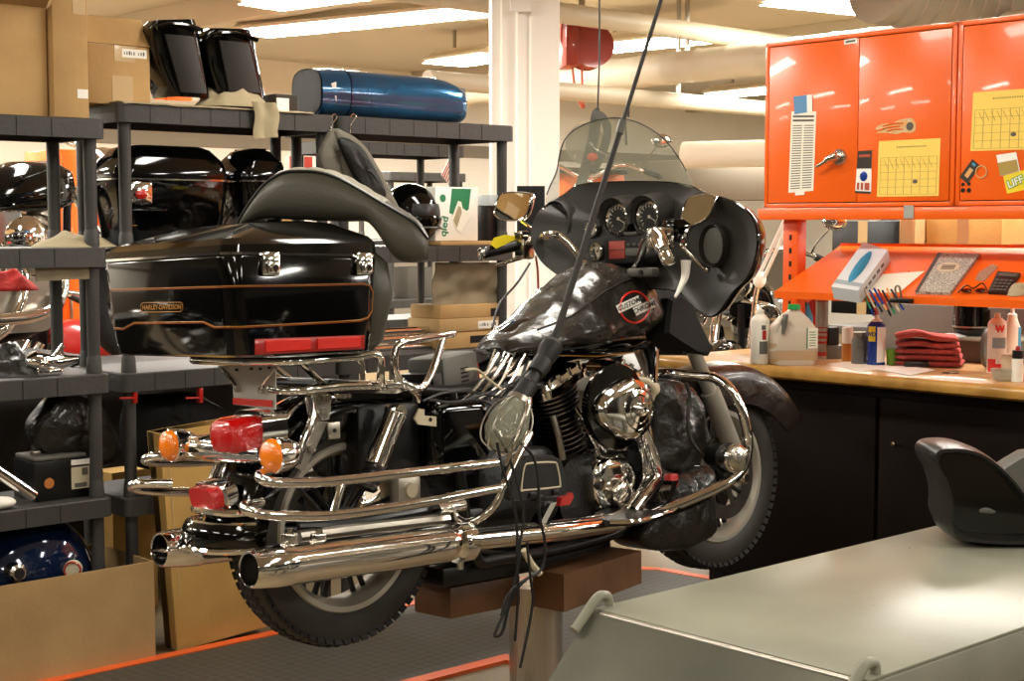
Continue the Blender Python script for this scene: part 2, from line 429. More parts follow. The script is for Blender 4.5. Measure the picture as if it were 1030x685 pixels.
duct('duct', (880, -12), (1200, 30), 2.85, .2, 'duct_gray', 'grey ribbed duct above the right orange cabinet', 'duct', ribs=.12)

# hose reel under the ceiling
c = ROOM @ Rz(585, 48, 2.78); g0 = thing('hose_reel', 'dark red hose reel hanging from the ceiling above the ribbed duct', 'hose reel', Matrix.Translation(c) @ Matrix.Rotation(math.radians(8), 4, 'Z'))
Mr = MW[g0.name]; k = (c.y) / 1520
g = G(Mr); g.lathe([(.0, -.14), (21 * k, -.14), (21 * k, -.10), (15 * k, -.10), (15 * k, .10), (21 * k, .10), (21 * k, .14), (0, .14)], (8 * k, 0, 0), (0, 1, 0), 28); obj('drum', g, 'reel_red', g0)
g = G(Mr); g.box(-20 * k, -7 * k, -.17, .17, -20 * k, 22 * k, .01); g.box(-20 * k, 26 * k, -.17, .17, 16 * k, 22 * k, .01); obj('housing', g, 'reel_red', g0)
g = G(Mr)
for i in range(5): g.tube([Vector((8 * k + 17 * k * math.cos(a * PI / 6), -.08 + i * .04, 17 * k * math.sin(a * PI / 6))) for a in range(12)], .02, 8, 3, True)
obj('hose', g, 'hose_red', g0)
g = G(Mr); g.box(-.02, .02, -.02, .02, 22 * k, CEIL - c.z); obj('hanger', g, 'steel', g0)
# looped orange air hose behind the windshield
P = [ROOM @ Rz(x, y, 2.75) for x, y in ((585, 43), (586, 60))]
c = P[0]; kk = c.y / 1520
def scr(x, y, Y): r = ray(x, y); return EYEP + r * (Y / r.y)
g = G().tube([scr(575, 20, 11), scr(575, 45, 11), scr(577, 80, 11), scr(583, 102, 11), scr(587, 108, 11), scr(586, 96, 11), scr(585, 60, 11), scr(584, 44, 11), scr(566, 44, 11), scr(565, 20, 11)], .009, 8)
obj('air_hose', g, 'hose_red', label='thin orange air hose looping down beside the white column', cat='hose')

# ---------------------------------------------------------------- ceiling lights
def light_fix(P, Q, w, power, lab, group=None, z=None, h=.09):
    """P, Q ends in room coordinates"""
    d = (Q - P); L_ = d.length; mid = (P + Q) / 2; rz = math.atan2(d.y, d.x)
    t = thing('ceiling_light', lab, 'ceiling light', RoomT(mid.x, mid.y, mid.z, rz), group); M = MW[t.name]
    g = G(M)
    g.loft([[Vector((x, y * s_, z_)) for x, y in ((-L_ / 2, -1), (L_ / 2, -1), (L_ / 2, 1), (-L_ / 2, 1))] for s_, z_ in ((w / 2, 0.012), (w / 2, .035), (w * .25, h), (w * .25, h + .02))]); obj('housing', g, 'lamp_house', t, ang=10)
    g = G(M); g.box(-L_ / 2 + .02, L_ / 2 - .02, -w / 2 + .02, w / 2 - .02, 0, .012); obj('diffuser', g, 'lamp_glow', t)
    for x in (-L_ * .3, L_ * .3): g = G(M); g.box(x - .012, x + .012, -.012, .012, h + .02, CEIL - mid.z); obj('hanger', g, 'steel', t)
    if power:
        ld = bpy.data.lights.new('tube_light', 'AREA'); ld.shape = 'RECTANGLE'; ld.size = L_; ld.size_y = w; ld.energy = power; ld.color = (1, .965, .885)
        lo = bpy.data.objects.new('tube_light', ld); C.objects.link(lo); lo.matrix_basis = M @ Matrix.Translation((0, 0, -.012)); lo.visible_camera = True
FZ = 3.05
seen = [((252, 34), (478, 12), .42, 'long bright ceiling light above the blue fender on the shelf'),
        ((262, 6), (352, -6), .42, 'bright ceiling light at the top edge of the picture left of the pipe'),
        ((446, 64), (505, 56), .5, 'small bright ceiling light just left of the white column'),
        ((596, 50), (716, 38), .5, 'bright ceiling light seen behind the red hose reel'),
        ((806, -4), (952, 12), .85, 'big bright ceiling light above the orange cabinets'),
        ((722, 96), (800, 88), .5, 'bright ceiling light just left of the orange cabinets')]
for p, q, w_, lab in seen:
    light_fix(Rz(p[0], p[1], FZ), Rz(q[0], q[1], FZ), w_, 25 if w_ > 1 else 170, lab)
def proj(P):
    d = P - EYEP; z = d.dot(FW); return (CX + F * d.x / z, CY - F * d.dot(UP) / z, z)
for a in (-2.2, .6, 3.4, 6.2, 9.6, 13, 16.5):
    for b in (-3, .2, 3.4, 6.6, 9.8, 13):
        w0 = [proj(ROOM @ Vector((a, b + s_, FZ))) for s_ in (-.75, 0, .75)]
        if (a, b) in ((9.6, 6.6), (9.6, 3.4)): continue
        if any(z > 0 and -60 < x < 1090 and y > -40 for x, y, z in w0): continue
        light_fix(Vector((a, b - .75, FZ)), Vector((a, b + .75, FZ)), .3, (32 if a < 5 and b < 5 else 110), 'ceiling light tube fixture overhead out of the picture', 'overhead fixtures outside the picture')

# ================================================================ bench and orange cabinets
def Rt(): return ROOM
WT = .952
g = G(ROOM); g.box(4.735, 5.75, 1.7, 4.28, WT - .05, WT, .004)
t = thing('workbench', 'long workbench with wooden top over dark brown cabinets', 'workbench', RoomT(5.1, 3, 0))
obj('worktop', g, 'wood_top', t)
g = G(ROOM)
g.loft([[Vector((4.74 + x, b, WT + z)) for x, z in ((0, .001), (-.02, .001), (-.036, -.008), (-.042, -.022), (-.038, -.04), (-.02, -.05), (0, -.05))] for b in (1.7, 4.28)]); obj('front_edge', g, 'wood_edge', t)
g = G(ROOM); g.box(4.80, 5.70, 1.75, 4.06, 0, WT - .052, .004); obj('body', g, 'bench_dark', t)
for i, (b0, b1) in enumerate(((3.245, 4.05), (2.43, 3.235), (1.76, 2.42))):
    g = G(ROOM); g.box(4.782, 4.80, b0 + .004, b1 - .004, .08, .86, .003); d = obj('door', g, 'bench_dark', t)
    if i == 0:
        g = G(ROOM); pk = Ra(899, 446, 4.78); g.cyl((4.782, pk.y, pk.z), (4.772, pk.y, pk.z), .0085, n=16); g.cyl((4.772, pk.y, pk.z), (4.768, pk.y, pk.z), .004, n=10); obj('lock', g, 'chrome_worn', d)
g = G(ROOM); g.box(4.84, 5.0, 4.062, 4.1, 0, WT - .052, .003); obj('end_panel', g, 'bench_dark', t)
# rack under the cabinets: uprights, tray
rk = thing('shelf_rack', 'orange steel rack with a sloping tray standing on the workbench', 'rack', RoomT(5.1, 3, WT))
for b in (3.86, 1.9):
    g = G(ROOM)
    g.box(5.10, 5.16, b, b + .075, WT, 1.53, .003)
    u = obj('upright', g, 'orange_deep', rk)
    h = G(ROOM)
    for k_ in range(9): h.box(5.0985, 5.101, b + .03, b + .042, 1.0 + k_ * .055, 1.022 + k_ * .055)
    obj('slot_row', h, 'dark_gap', u)
PL, PR_ = Ra(779, 296, 4.90), Ra(1030, 299.5, 4.90)
bl, br = PL.y, 1.8
zt, zb = 1.236, 1.415
g = G(ROOM)
g.loft([[Vector((a, b, z)) for a, z in ((4.90, zt - .028), (4.90, zt), (4.904, zt), (5.34, zb), (5.345, zb + .012), (5.35, zb), (5.345, zb - .004), (4.91, zt - .006), (4.905, zt - .028))] for b in (bl, br)]); obj('tray', g, 'orange', rk, ang=20)
g = G(ROOM); g.prism([(5.0, bl - .002, 1.25), (5.34, bl - .002, zb), (5.34, bl - .002, zb - .12), (5.12, bl - .002, 1.18)], (0, .004, 0)); obj('bracket', g, 'orange_deep', rk)
# the cabinets
CF = 5.06
def cabinet(b0, b1, label):     # b0 > b1 : left edge first
    t = thing('wall_cabinet', label, 'cabinet', RoomT(5.2, (b0 + b1) / 2, 1.575)); zt_, zb_ = 2.258, 1.575
    g = G(ROOM); g.box(CF + .012, CF + .34, b1, b0, zb_, zt_, .004); g.box(CF - .002, CF + .02, b1, b1 + .018, zb_, zt_, .002); g.box(CF - .002, CF + .02, b0 - .018, b0, zb_, zt_, .002)
    g.box(CF - .002, CF + .02, b1, b0, zt_ - .018, zt_, .002); g.box(CF - .002, CF + .02, b1, b0, zb_, zb_ + .016, .002); obj('body', g, 'orange', t)
    g = G(ROOM); g.box(CF + .009, CF + .013, b1 + .012, b0 - .012, zb_ + .01, zt_ - .012); obj('door_gap', g, 'dark_gap', t)
    mid = (b0 + b1) / 2; mid = b0 - (b0 - b1) * .517
    ds = []
    for x0, x1 in ((b0 - .0215, mid + .0015), (mid - .0015, b1 + .0215)):
        g = G(ROOM); g.box(CF - .003, CF + .012, x1, x0, zb_ + .0195, zt_ - .0215, .002); ds.append(obj('door', g, 'orange', t))
    return t, ds
c1, d1 = cabinet(4.005, 3.108, 'orange steel cabinet on the left with a chrome handle and newspaper clipping')
c2, d2 = cabinet(3.102, 2.205, 'orange steel cabinet on the right with a yellow calendar sheet and stickers')
# support rail under the cabinets
t = G(ROOM); t.box(CF - .012, CF + .02, 2.1, 4.03, 1.524, 1.572, .004); t.box(CF + .02, CF + .33, 2.1, 4.03, 1.560, 1.572, .002)
obj('support_rail', t, 'orange', label='orange steel rail running under both orange cabinets', cat='rail')
g = G(ROOM); q = Ra(914, 214, CF - .014); g.box(CF - .0145, CF - .0125, q.y - .022, q.y + .022, 1.528, 1.578); obj('duct_tape', g, 'duct_tape', label='patch of grey duct tape stuck on the orange rail', cat='tape')
# handle
hc = Ra(845, 158, CF); hv = G(ROOM)
hv.cyl((CF - .003, hc.y, hc.z), (CF - .012, hc.y, hc.z), .034, .03, 24, M=None); hv.cyl((CF - .012, hc.y, hc.z), (CF - .035, hc.y, hc.z), .016, .014, 16)
tip = Ra(821, 168, CF - .04)
hv.tube([(CF - .036, hc.y - .012, hc.z + .004), (CF - .04, hc.y + .03, hc.z - .008), (CF - .042, (hc.y + tip.y) / 2, (hc.z + tip.z) / 2), (CF - .04, tip.y, tip.z)], lambda s_: .017 - .011 * s_, 12)
obj('handle', hv, 'chrome_worn', d1[0], label='chrome turn handle')

def on_cab(name, pts, m, label, cat, off=.0045, th=.0012, extra=None, group=None):
    """flat thing fixed on a cabinet door: pixel corners turned into points of the door plane"""
    P = [Ra(x, y, CF - off) for x, y in pts]; g = G(ROOM); g.prism(P, (th, 0, 0)); o = obj(name, g, m, label=label, cat=cat, group=group)
    return o, P
def quad(P, u, v):   # bilinear in corner order tl,tr,br,bl
    return (P[0].lerp(P[1], u)).lerp(P[3].lerp(P[2], u), v)
def patch(P, u0, v0, u1, v1, g, d=.0007, th=.0006):
    q = [quad(P, u0, v0), quad(P, u1, v0), quad(P, u1, v1), quad(P, u0, v1)]
    g.prism([x - Vector((d, 0, 0)) for x in q], (th, 0, 0))
def lettering(txt, P, u, v, size, m, parent, d=.001, bold=0, rot=0, align='CENTER', ext=.0003):
    c = ROOM @ (quad(P, u, v) - Vector((d, 0, 0))); 
    X = (ROOM @ P[1] - ROOM @ P[0]).normalized(); N_ = -UA; Z = N_.cross(X).normalized() * 1
    Yv = N_.cross(X) 
    if Yv.z < 0: Yv = -Yv
    Mx = Matrix((X, Yv, X.cross(Yv))).transposed().to_4x4(); Mx = Matrix.Translation(c) @ Mx @ Matrix.Rotation(rot, 4, 'Z')
    g = G().text(txt, size, ext, Mx, align, bold); return obj('lettering', g, m, parent)
# newspaper clipping
o, P = on_cab('newspaper_clipping', [(796, 112), (821, 112), (818, 192), (793, 194)], 'paper', 'long narrow newspaper clipping taped on the left orange cabinet door', 'clipping')
g = G(ROOM); patch(P, .08, .05, .92, .075, g); patch(P, .08, .10, .92, .125, g)
for k_ in range(26):
    v = .17 + k_ * .031
    for u in (.08, .54): patch(P, u, v, u + .38, v + .011, g)
obj('print', g, 'print_ink', o)
g = G(ROOM); patch(P, .28, .985, .65, 1.04, g, .001); obj('tape', g, 'white', o)
o, P = on_cab('sticky_note', [(798, 97), (817, 95), (817, 112), (799, 115)], 'blue_note', 'small blue note above the newspaper clipping', 'note', .0062)
g = G(ROOM); patch(P, .72, 0, 1, 1, g); obj('margin', g, 'white', o)
o, P = on_cab('label_sticker', [(849, 40), (862, 38), (862, 43), (849, 45)], 'white', 'small white label at the top corner of the left cabinet door', 'label'); g = G(ROOM); patch(P, .12, .3, .88, .7, g); obj('print', g, 'print_ink', o)
# flame sticker
fl = [(880, 130), (884, 126), (890, 124), (897, 125), (903, 121), (912, 119), (918, 119), (921, 124), (921, 131), (916, 134), (908, 133), (901, 135), (893, 134), (887, 134), (881, 134), (885, 131)]
o, P = on_cab('flame_sticker', fl, 'flame_art', 'flaming ball sticker on the middle cabinet door above the yellow sheet', 'sticker')
g = G(ROOM); c_ = Ra(915, 127, CF - .006); g.cyl(c_, c_ + V(.001, 0, 0), .016, n=16); obj('ball', g, 'print_ink', o)
g = G(ROOM)
for x0, y0, x1, y1 in ((884, 131, 905, 127), (888, 127, 908, 124), (892, 132, 908, 130)):
    a_, b_ = Ra(x0, y0, CF - .0062), Ra(x1, y1, CF - .0062); g.tube([a_, (a_ + b_) / 2 + V(0, 0, .004), b_], .0022, 6, 3)
obj('flame_streak', g, 'orange_deep', o)
# card with a picture
o, P = on_cab('parts_card', [(863, 152), (877, 151), (876, 195), (860, 194)], 'white', 'small card with dark top and blue picture right of the chrome handle', 'card')
g = G(ROOM); patch(P, 0, 0, 1, .42, g); obj('dark_band', g, 'card_dark', o); g = G(ROOM); patch(P, .0, .95, 1, 1, g); obj('dark_band', g, 'card_dark', o)
g = G(ROOM); patch(P, .1, .09, .9, .15, g, .0014); patch(P, .1, .75, .25, .92, g, .0014); patch(P, .35, .75, .5, .92, g, .0014); patch(P, .6, .75, .9, .92, g, .0014); obj('red_print', g, 'hose_red', o)
g = G(ROOM); q = quad(P, .5, .6); g.ell(q - V(.001, 0, 0), (.001, .018, .02), 12, 6); obj('blue_picture', g, 'blue_can', o)
def calendar(pts, lab):
    o, P = on_cab('calendar_sheet', pts, 'yellow_paper', lab, 'calendar'); g = G(ROOM); rows, cols = 5, 7
    for r in range(rows + 1): v = .3 + .66 * r / rows; patch(P, .04, v, .96, v + .006, g)
    for c_ in range(cols + 1): u = .04 + .914 * c_ / cols; patch(P, u, .3, u + .006, .966, g)
    for k_ in range(14): u = .3 + .035 * k_; patch(P, u, .11, u + .022, .135, g)
    for k_ in range(9):
        a_, b_ = quad(P, .1 + .09 * k_, .34), quad(P, .17 + .09 * k_, .5); g.tube([a_ - V(.001, 0, 0), b_ - V(.001, 0, 0)], .0008, 4, 1)
    obj('pencil_grid', g, 'pencil', o)
    g = G(ROOM); q = quad(P, .62, .74); g.ell(q - V(.001, 0, 0), (.001, .012, .008), 10, 6); obj('logo', g, 'print_ink', o); return o
calendar([(884, 142), (946, 139), (944, 197), (882, 198)], 'yellow calendar sheet low on the right-hand door of the left cabinet')
calendar([(979, 93), (1048, 88), (1046, 150), (976, 152)], 'yellow calendar sheet high on the right cabinet')
o, P = on_cab('photo_card', [(978, 160), (986, 167), (973, 185), (965, 178)], 'card_dark', 'small dark photo card tilted on the right cabinet below the calendar', 'card')
g = G(ROOM); patch(P, .3, .35, .7, .8, g); obj('figure', g, 'flame_art', o); g = G(ROOM); patch(P, .25, .08, .6, .2, g); obj('print', g, 'sky_blue', o)
g = G(ROOM)
for x, y in ((968.5, 185.5), (974.5, 185), (968.5, 191.5), (974.5, 191.5)):
    c_ = Ra(x, y, CF - .0042); g.cyl(c_, c_ + V(.003, 0, 0), .009 if y > 190 else .007, n=12)
obj('lock_slot', g, 'dark_gap', d2[0])
g = G(ROOM); c_ = Ra(987, 173, CF - .005); g.tube([c_ + V(0, .022 * math.cos(a_ * PI / 6), .022 * math.sin(a_ * PI / 6)) for a_ in range(12)], .003, 6, 2, True); obj('ring_sticker', g, 'flame_art', label='faint ring sticker beside the tilted photo card', cat='sticker')
o, P = on_cab('photo_print', [(1002, 156), (1022, 153), (1026, 172), (1006, 177)], 'white', 'photo print above the yellow sign on the right cabinet', 'photo', .0065)
g = G(ROOM); patch(P, .0, .38, .95, .98, g); obj('picture', g, 'pencil', o)
o, P = on_cab('yellow_sticker', [(1009, 177), (1030, 171), (1034, 190), (1013, 195)], 'yellow_sign', 'yellow square sticker with white letters on the right cabinet', 'sticker')
lettering('LIFF', P, .5, .5, .038, 'green_cup', o, .0012, .004, math.radians(8)); lettering('LIFF', P, .5, .5, .038, 'white', o, .0018, .0005, math.radians(8))
# ================================================================ plastic shelving units
def shelving(label, a0, a1, b0, dep, tops, th=.065, group=None, z_leg_top=None):
    """a0..a1 along the front, b0 front plane"""
    t = thing('shelving_unit', label, 'shelving unit', RoomT((a0 + a1) / 2, b0 + dep / 2, 0), group)
    for z in tops:
        g = G(ROOM); pts = rrect(a0, a1, b0, b0 + dep, .03, 4)
        lo = [Vector((x, y, z - th)) for x, y in pts]; hi = [Vector((x, y, z)) for x, y in pts]
        pts2 = rrect(a0 + .012, a1 - .012, b0 + .012, b0 + dep - .012, .025, 4)
        inn = [Vector((x, y, z - th)) for x, y in pts2]; inn2 = [Vector((x, y, z - .012)) for x, y in pts2]
        g.loft([[Vector((x, y, z)) for x, y in rrect(a0 + .004, a1 - .004, b0 + .004, b0 + dep - .004, .028, 4)], [p - V(0, 0, .004) for p in hi], lo, inn, inn2])
        s_ = obj('shelf', g, 'shelf_plastic', t, ang=30)
        g = G(ROOM); n = int((a1 - a0) / .12)
        for k in range(1, n): g.box(a0 + k * .12 - .0012, a0 + k * .12 + .0012, b0 - .0012, b0 + .001, z - th, z - .004)
        obj('rib_line', g, 'black_matte', s_, kind='stuff')
    for a in (a0 + .042, a1 - .042):
        for b in (b0 + .042, b0 + dep - .042):
            g = G(ROOM); prev = 0
            pr = []
            for z in sorted(tops):
                if z - th - .003 > prev: g.rings([((a, b, prev), .021), ((a, b, z - th - .001), .0225)], 16)
                if z < max(tops): g.rings([((a, b, z + .0005), .027), ((a, b, z + .05), .024), ((a, b, z + .06), .021)], 16)
                prev = z + .0005
            obj('leg', g, 'shelf_plastic', t)
    return t
TR = (.55, .988, 1.418, 1.92); TLs = (.575, 1.0, 1.427, 1.856)
FB = 4.757
shelving('black plastic shelving unit standing behind the motorcycle trunk', 2.50, 3.41, FB, .40, TR)
shelving('black plastic shelving unit right of the trunk with blue fender and helmet', 3.425, 4.335, FB, .40, TR)
shelving('black plastic shelving unit at the left edge with cardboard boxes on top', 1.51, 2.425, 4.70, .36, TLs)
# a further unit behind
q = Rb(469, 147, 6.5)
shelving('far black shelving unit seen between the shelves behind the helmet', q.x - .92, q.x, 6.5, .4, (.55, .99, 1.42, q.z))

def cbox(name, P, W, D, H, m, label, rz=0, open_=0, group=None, tape=None, cat='box', lab_=None, flaps=None, tapem='tape', M=None):
    """cardboard box: P bottom centre in room coordinates, W along a, D along b"""
    Mx = M or RoomT(P[0], P[1], P[2], rz); t = thing(name, label, cat, Mx, group)
    g = G(Mx)
    if open_:
        th = .006
        for x0, x1, y0, y1 in ((-W / 2, W / 2, -D / 2, -D / 2 + th), (-W / 2, W / 2, D / 2 - th, D / 2), (-W / 2, -W / 2 + th, -D / 2 + th, D / 2 - th), (W / 2 - th, W / 2, -D / 2 + th, D / 2 - th)): g.box(x0, x1, y0, y1, 0, H)
        g.box(-W / 2 + th, W / 2 - th, -D / 2 + th, D / 2 - th, 0, th)
    else: g.box(-W / 2, W / 2, -D / 2, D / 2, 0, H, .004)
    obj('carton', g, m, t)
    if tape:
        for tp in tape:
            g = G(Mx); s, x0, x1, z0, z1 = tp
            if s == 'f': g.box(x0, x1, -D / 2 - .0012, -D / 2 - .0002, z0, z1)
            if s == 'r': g.box(W / 2 + .0002, W / 2 + .0012, x0, x1, z0, z1)
            if s == 't': g.box(x0, x1, z0, z1, H + .0002, H + .0012)
            obj('tape', g, tapem, t)
    if lab_:
        x0, x1, z0, z1, txt = lab_; g = G(Mx); g.box(x0, x1, -D / 2 - .0016, -D / 2 - .0004, z0, z1); l = obj('label', g, 'white', t)
        g = G(Mx); n_ = 9 if txt.strip() else 0
        for k_ in range(n_):
            if k_ == 5: continue
            u0 = x0 + (x1 - x0) * (.08 + .095 * k_); g.box(u0, u0 + (x1 - x0) * (.03 + .03 * ((k_ * 7) % 3) / 2), -D / 2 - .0022, -D / 2 - .0017, z0 + (z1 - z0) * .3, z0 + (z1 - z0) * (.62 + .06 * (k_ % 3)))
        if n_: obj('blurred_print', g, 'print_ink', l)
    if flaps:
        for (hx0, hy0, hx1, hy1, dx, dy, dz) in flaps:
            g = G(Mx); a_ = Vector((hx0, hy0, H)); b_ = Vector((hx1, hy1, H)); d = Vector((dx, dy, dz)); n = (b_ - a_).cross(d).normalized() * .005
            g.prism([a_, b_, b_ + d * .98 + (a_ - b_) * .03, a_ + d * .98 + (b_ - a_) * .03], n); obj('flap', g, m, t)
    return t
# ---- on the left unit
p0 = Rb(50, 114, 4.74); p1 = Rb(0, 114, 4.74)
cbox('cardboard_box', (p0.x - .21, 4.90, 1.857), .42, .30, .36, 'card', 'big cardboard box at the upper left corner with tape down its front', tape=[('f', -.03 + .0, .04, .22, .36)], flaps=[(-.21, -.15, .21, -.15, 0, -.10, .06)])
p2 = Rb(90, 116, 4.70)
cbox('cardboard_box', (p2.x - .052, 4.87, 1.857), .125, .30, .46, 'card', 'tall narrow cardboard box on the left shelf beside the big box', tape=[('f', .01, .055, .34, .39)], tapem='tape', lab_=(.02, .058, .065, .095, ' '))
# ---- on the middle unit top
def on_top(x, y, b, z): p = Rb(x, y, b); return (p.x, b, z)
p = Rb(92, 98, 4.86); q = Rb(149, 99, 4.86); W = q.x - p.x + .02
cbox('cardboard_box', ((p.x + q.x) / 2, 4.86 + .1, 1.921), W, .2, .205, 'card', 'small cardboard box with one raised flap beside the black saddlebag lids', tape=[('f', -.03, .05, .0, .1), ('f', -.02, .06, .15, .205)], lab_=(.01, .105, .165, .195, 'ELECTRO'), flaps=[(-W / 2, -.1, W / 2, -.1, 0, .05, .10)])
# dust cloth along the top edge
def cloth(name, fn, nu, nv, m, label, cat, t=.004, group=None, parent=None):
    g = G(ROOM); g.sheet(fn, nu, nv, t); return obj(name, g, m, parent, label=label, cat=cat, group=group, ang=80)
nz = lambda x, y, z=0, s=1: noise.noise(Vector((x * s, y * s, z * s)))
# white cloth lying on top under the fairing parts
def f(u, v):
    a = 2.52 + u * .78; b = 4.752 + v * .30; z = 1.928 + .004 * abs(nz(a, b, 0, 14))
    if v < .12: z -= (.12 - v) * (.05 + .10 * max(0, nz(a, 3, 1, 9)))
    return Vector((a, b - (.004 if v < .12 else 0), z))
cloth('dust_sheet', f, 40, 12, 'cloth_beige', 'pale cloth spread on the top shelf under the black saddlebag lids', 'cloth')
# crumpled rag
ca = Rb(232, 98, 4.84)
def blob_cloth(name, c, rx, ry, h, m, label, cat, seed=0, n=36, drop=None, M=ROOM, group=None, sc=9, parent=None):
    g = G(M)
    def f(u, v):
        t = u * 2 * PI; r = v
        x = math.cos(t) * r; y = math.sin(t) * r
        q = 1 + .18 * nz(math.cos(t) * 1.5 + seed, math.sin(t) * 1.5, seed)
        hh = (1 - r ** 2.2) * h * (.75 + .55 * nz(x * 2 + seed, y * 2, seed)) + .018 * abs(nz(x * 6, y * 6, seed + 3)) * (1 - r * .4) * (h / .1)
        return Vector((c[0] + x * rx * q, c[1] + y * ry * q, c[2] + max(.001, hh)))
    m_ = n; vs = []; fs = []
    L_ = 14
    for i in range(m_):
        for j in range(L_): vs.append(f(i / m_, (j + 1) / L_))
    top = len(vs); vs.append(f(0, 0))
    for i in range(m_):
        i2 = (i + 1) % m_
        for j in range(L_ - 1): fs.append((i * L_ + j, i * L_ + j + 1, i2 * L_ + j + 1, i2 * L_ + j))
        fs.append((top, i * L_, i2 * L_))
    k = len(vs)
    for i in range(m_): vs.append(Vector((vs[i * L_ + L_ - 1].x, vs[i * L_ + L_ - 1].y, c[2])))
    for i in range(m_): i2 = (i + 1) % m_; fs.append((i * L_ + L_ - 1, k + i, k + i2, i2 * L_ + L_ - 1))
    fs.append(tuple(range(k, k + m_))[::-1])
    g.add(vs, fs)
    return g if name is None else obj(name, g, m, parent, label=label, cat=cat, group=group, ang=80)
g = blob_cloth(None, (ca.x + .02, 4.87, 1.9335), .15, .095, .10, None, None, None, 2)
g2 = G(ROOM); 
def f(u, v):
    a = ca.x + .02 + u * .10; z = 1.95 - v * .12; return Vector((a + .02 * v + .01 * math.sin(v * 5), 4.742 - .008 * math.sin(u * 9) - .006, z - .02 * u * v + (.03 * (u - .5) * v)))
g2.sheet(f, 8, 10, .004)
o = obj('rag', g, 'cloth_beige', label='crumpled beige rag on the top shelf hanging over its edge', cat='rag', ang=80)
obj('hanging_corner', g2, 'cloth_beige', o, ang=80)
# two black saddlebag lids standing on end
def saddle_lid(px, label):
    """px: outline pixels (bottom-left, top-left, top-right, bottom-right) on plane b=4.9"""
    q = [Rb(x, y, 4.9) for x, y in px]; t = thing('saddlebag_lid', label, 'saddlebag lid', ROOM @ Matrix.Translation((q[0] + q[3]) / 2), 'glossy black saddlebag lids on the top shelf')
    g = G(ROOM); R = []
    for k in range(9):
        s = k / 8; l = q[0].lerp(q[1], s); r = q[3].lerp(q[2], s); sh = .0 + .02 * math.sin(s * PI)
        if k == 8: l = l + V(.02, 0, 0); r = r - V(.015, 0, 0)
        d = .17 - .03 * s if k < 8 else .08
        l = l - V(sh, 0, 0); w_ = r.x - l.x
        R.append([Vector((l.x + w_ * x, 4.9 - .09 + (d) * y + .03 * (1 - s), l.z + (r.z - l.z) * x)) for x, y in rrect(0, 1, 0, 1, .2, 4)])
    g.loft(R); obj('shell', g, 'black_gloss', t, ang=60)
    g = G(ROOM); R = []
    for k in (0, 1, 2, 3, 4, 5, 6):
        s = .06 + k / 6 * .76; l = q[0].lerp(q[1], s); r = q[3].lerp(q[2], s); w_ = r.x - l.x
        R.append([Vector((l.x + w_ * x, 4.9 - .082 + .02 * (1 - s) - .02 * math.sin(x * PI), l.z)) for x in (.18, .3, .5, .7, .8)] + [Vector((l.x + w_ * x, 4.9 - .062, l.z)) for x in (.8, .5, .18)])
    g.loft(R); obj('liner', g, 'lid_lining', t, ang=60)
    g = G(ROOM); l, r = q[1], q[2]
    g.tube([l + V(.01, -.105, -.03), l.lerp(r, .3) + V(0, -.11, -.02), l.lerp(r, .7) + V(0, -.11, -.025), r + V(0, -.105, -.04)], .009, 8); obj('rim', g, 'black_gloss', t)
    return t
saddle_lid([(166, 98), (140, 22), (188, 22), (206, 100)], 'left one of two black saddlebag lids standing on the top shelf')
saddle_lid([(212, 96), (196, 30), (243, 32), (262, 100)], 'right one of two black saddlebag lids, partly behind the rag')
# white underside edges (light lining of the fairing panels)
# small dark carton and box with label behind the rag
p = Rb(281, 110, 4.9); cbox('parts_box', (p.x, 4.9, 1.9205), .10, .10, .075, 'card_dark', 'small dark box with a white label between the rag and blue fender', lab_=(-.045, .01, .005, .06, ' '))
# blue fender / trunk lying on its side
P0, P1 = Rb(309, 90, 4.92), Rb(460, 98, 4.92)
bt = thing('blue_fender', 'metallic blue motorcycle fender lying on the top shelf', 'fender', ROOM @ Matrix.Translation(V((P0.x + P1.x) / 2, 4.92, 1.921)))
g = G(ROOM); R = []; L_ = P1.x - P0.x; z0 = 1.9212
for k in range(25):
    s = k / 24; x = P0.x + L_ * s
    h = .190 if s < .75 else .190 - .05 * ((s - .75) / .25) ** 2
    if s < .05: h *= .97
    rr = .5; dz = .0; w_ = .105
    e = 1 if s < .93 else math.sqrt(max(0.02, 1 - ((s - .93) / .075) ** 2))
    h2 = h * (.35 + .65 * e); zc = z0 + h / 2
    ring = []
    for j in range(24):
        a = 2 * PI * j / 24; cx_, cz_ = math.cos(a), math.sin(a)
        f_ = lambda v_, p_: math.copysign(abs(v_) ** p_, v_)
        ring.append(Vector((x, 4.92 + f_(cx_, .75) * w_ * (.4 + .6 * e), zc + f_(cz_, .6) * h2 / 2)))
    R.append(ring)
g.loft(R); obj('shell', g, 'blue_metal', bt, ang=50)
g = G(ROOM); x = P0.x
def lens(s, d): return [Vector((x + s, 4.92 + math.cos(a) * (.105 + d) * abs(math.cos(a)) ** -.25 if abs(math.cos(a)) > .01 else 4.92, z0 + .095 + math.copysign(abs(math.sin(a)) ** .6, math.sin(a)) * (.095 + d))) for a in [2 * PI * j / 24 + .01 for j in range(24)]]
g.loft([lens(.135, .0005), lens(.135, .003), lens(.142, .003), lens(.142, .0005)], caps=False, closed=True); obj('seam_band', g, 'blue_dark', bt)
g = G(ROOM); g.loft([lens(-.004, -.004), lens(-.004, -.012), lens(.004, -.012)], caps=True); obj('end_plate', g, 'black_plastic', bt)
pm = Rb(338, 92, 4.81); g = G(ROOM); g.prism([pm + V(-.018, .012, .03), pm + V(.006, .012, .038), pm + V(.006, .012, -.04)], (0, -.006, 0)); obj('bracket', g, 'steel', bt)
pe = Rb(458, 96, 4.92); g = G(ROOM); g.box(pe.x - .02, pe.x + .02, 4.87, 4.90, 1.99, 2.03, .005); obj('bracket', g, 'charger_gray', bt)
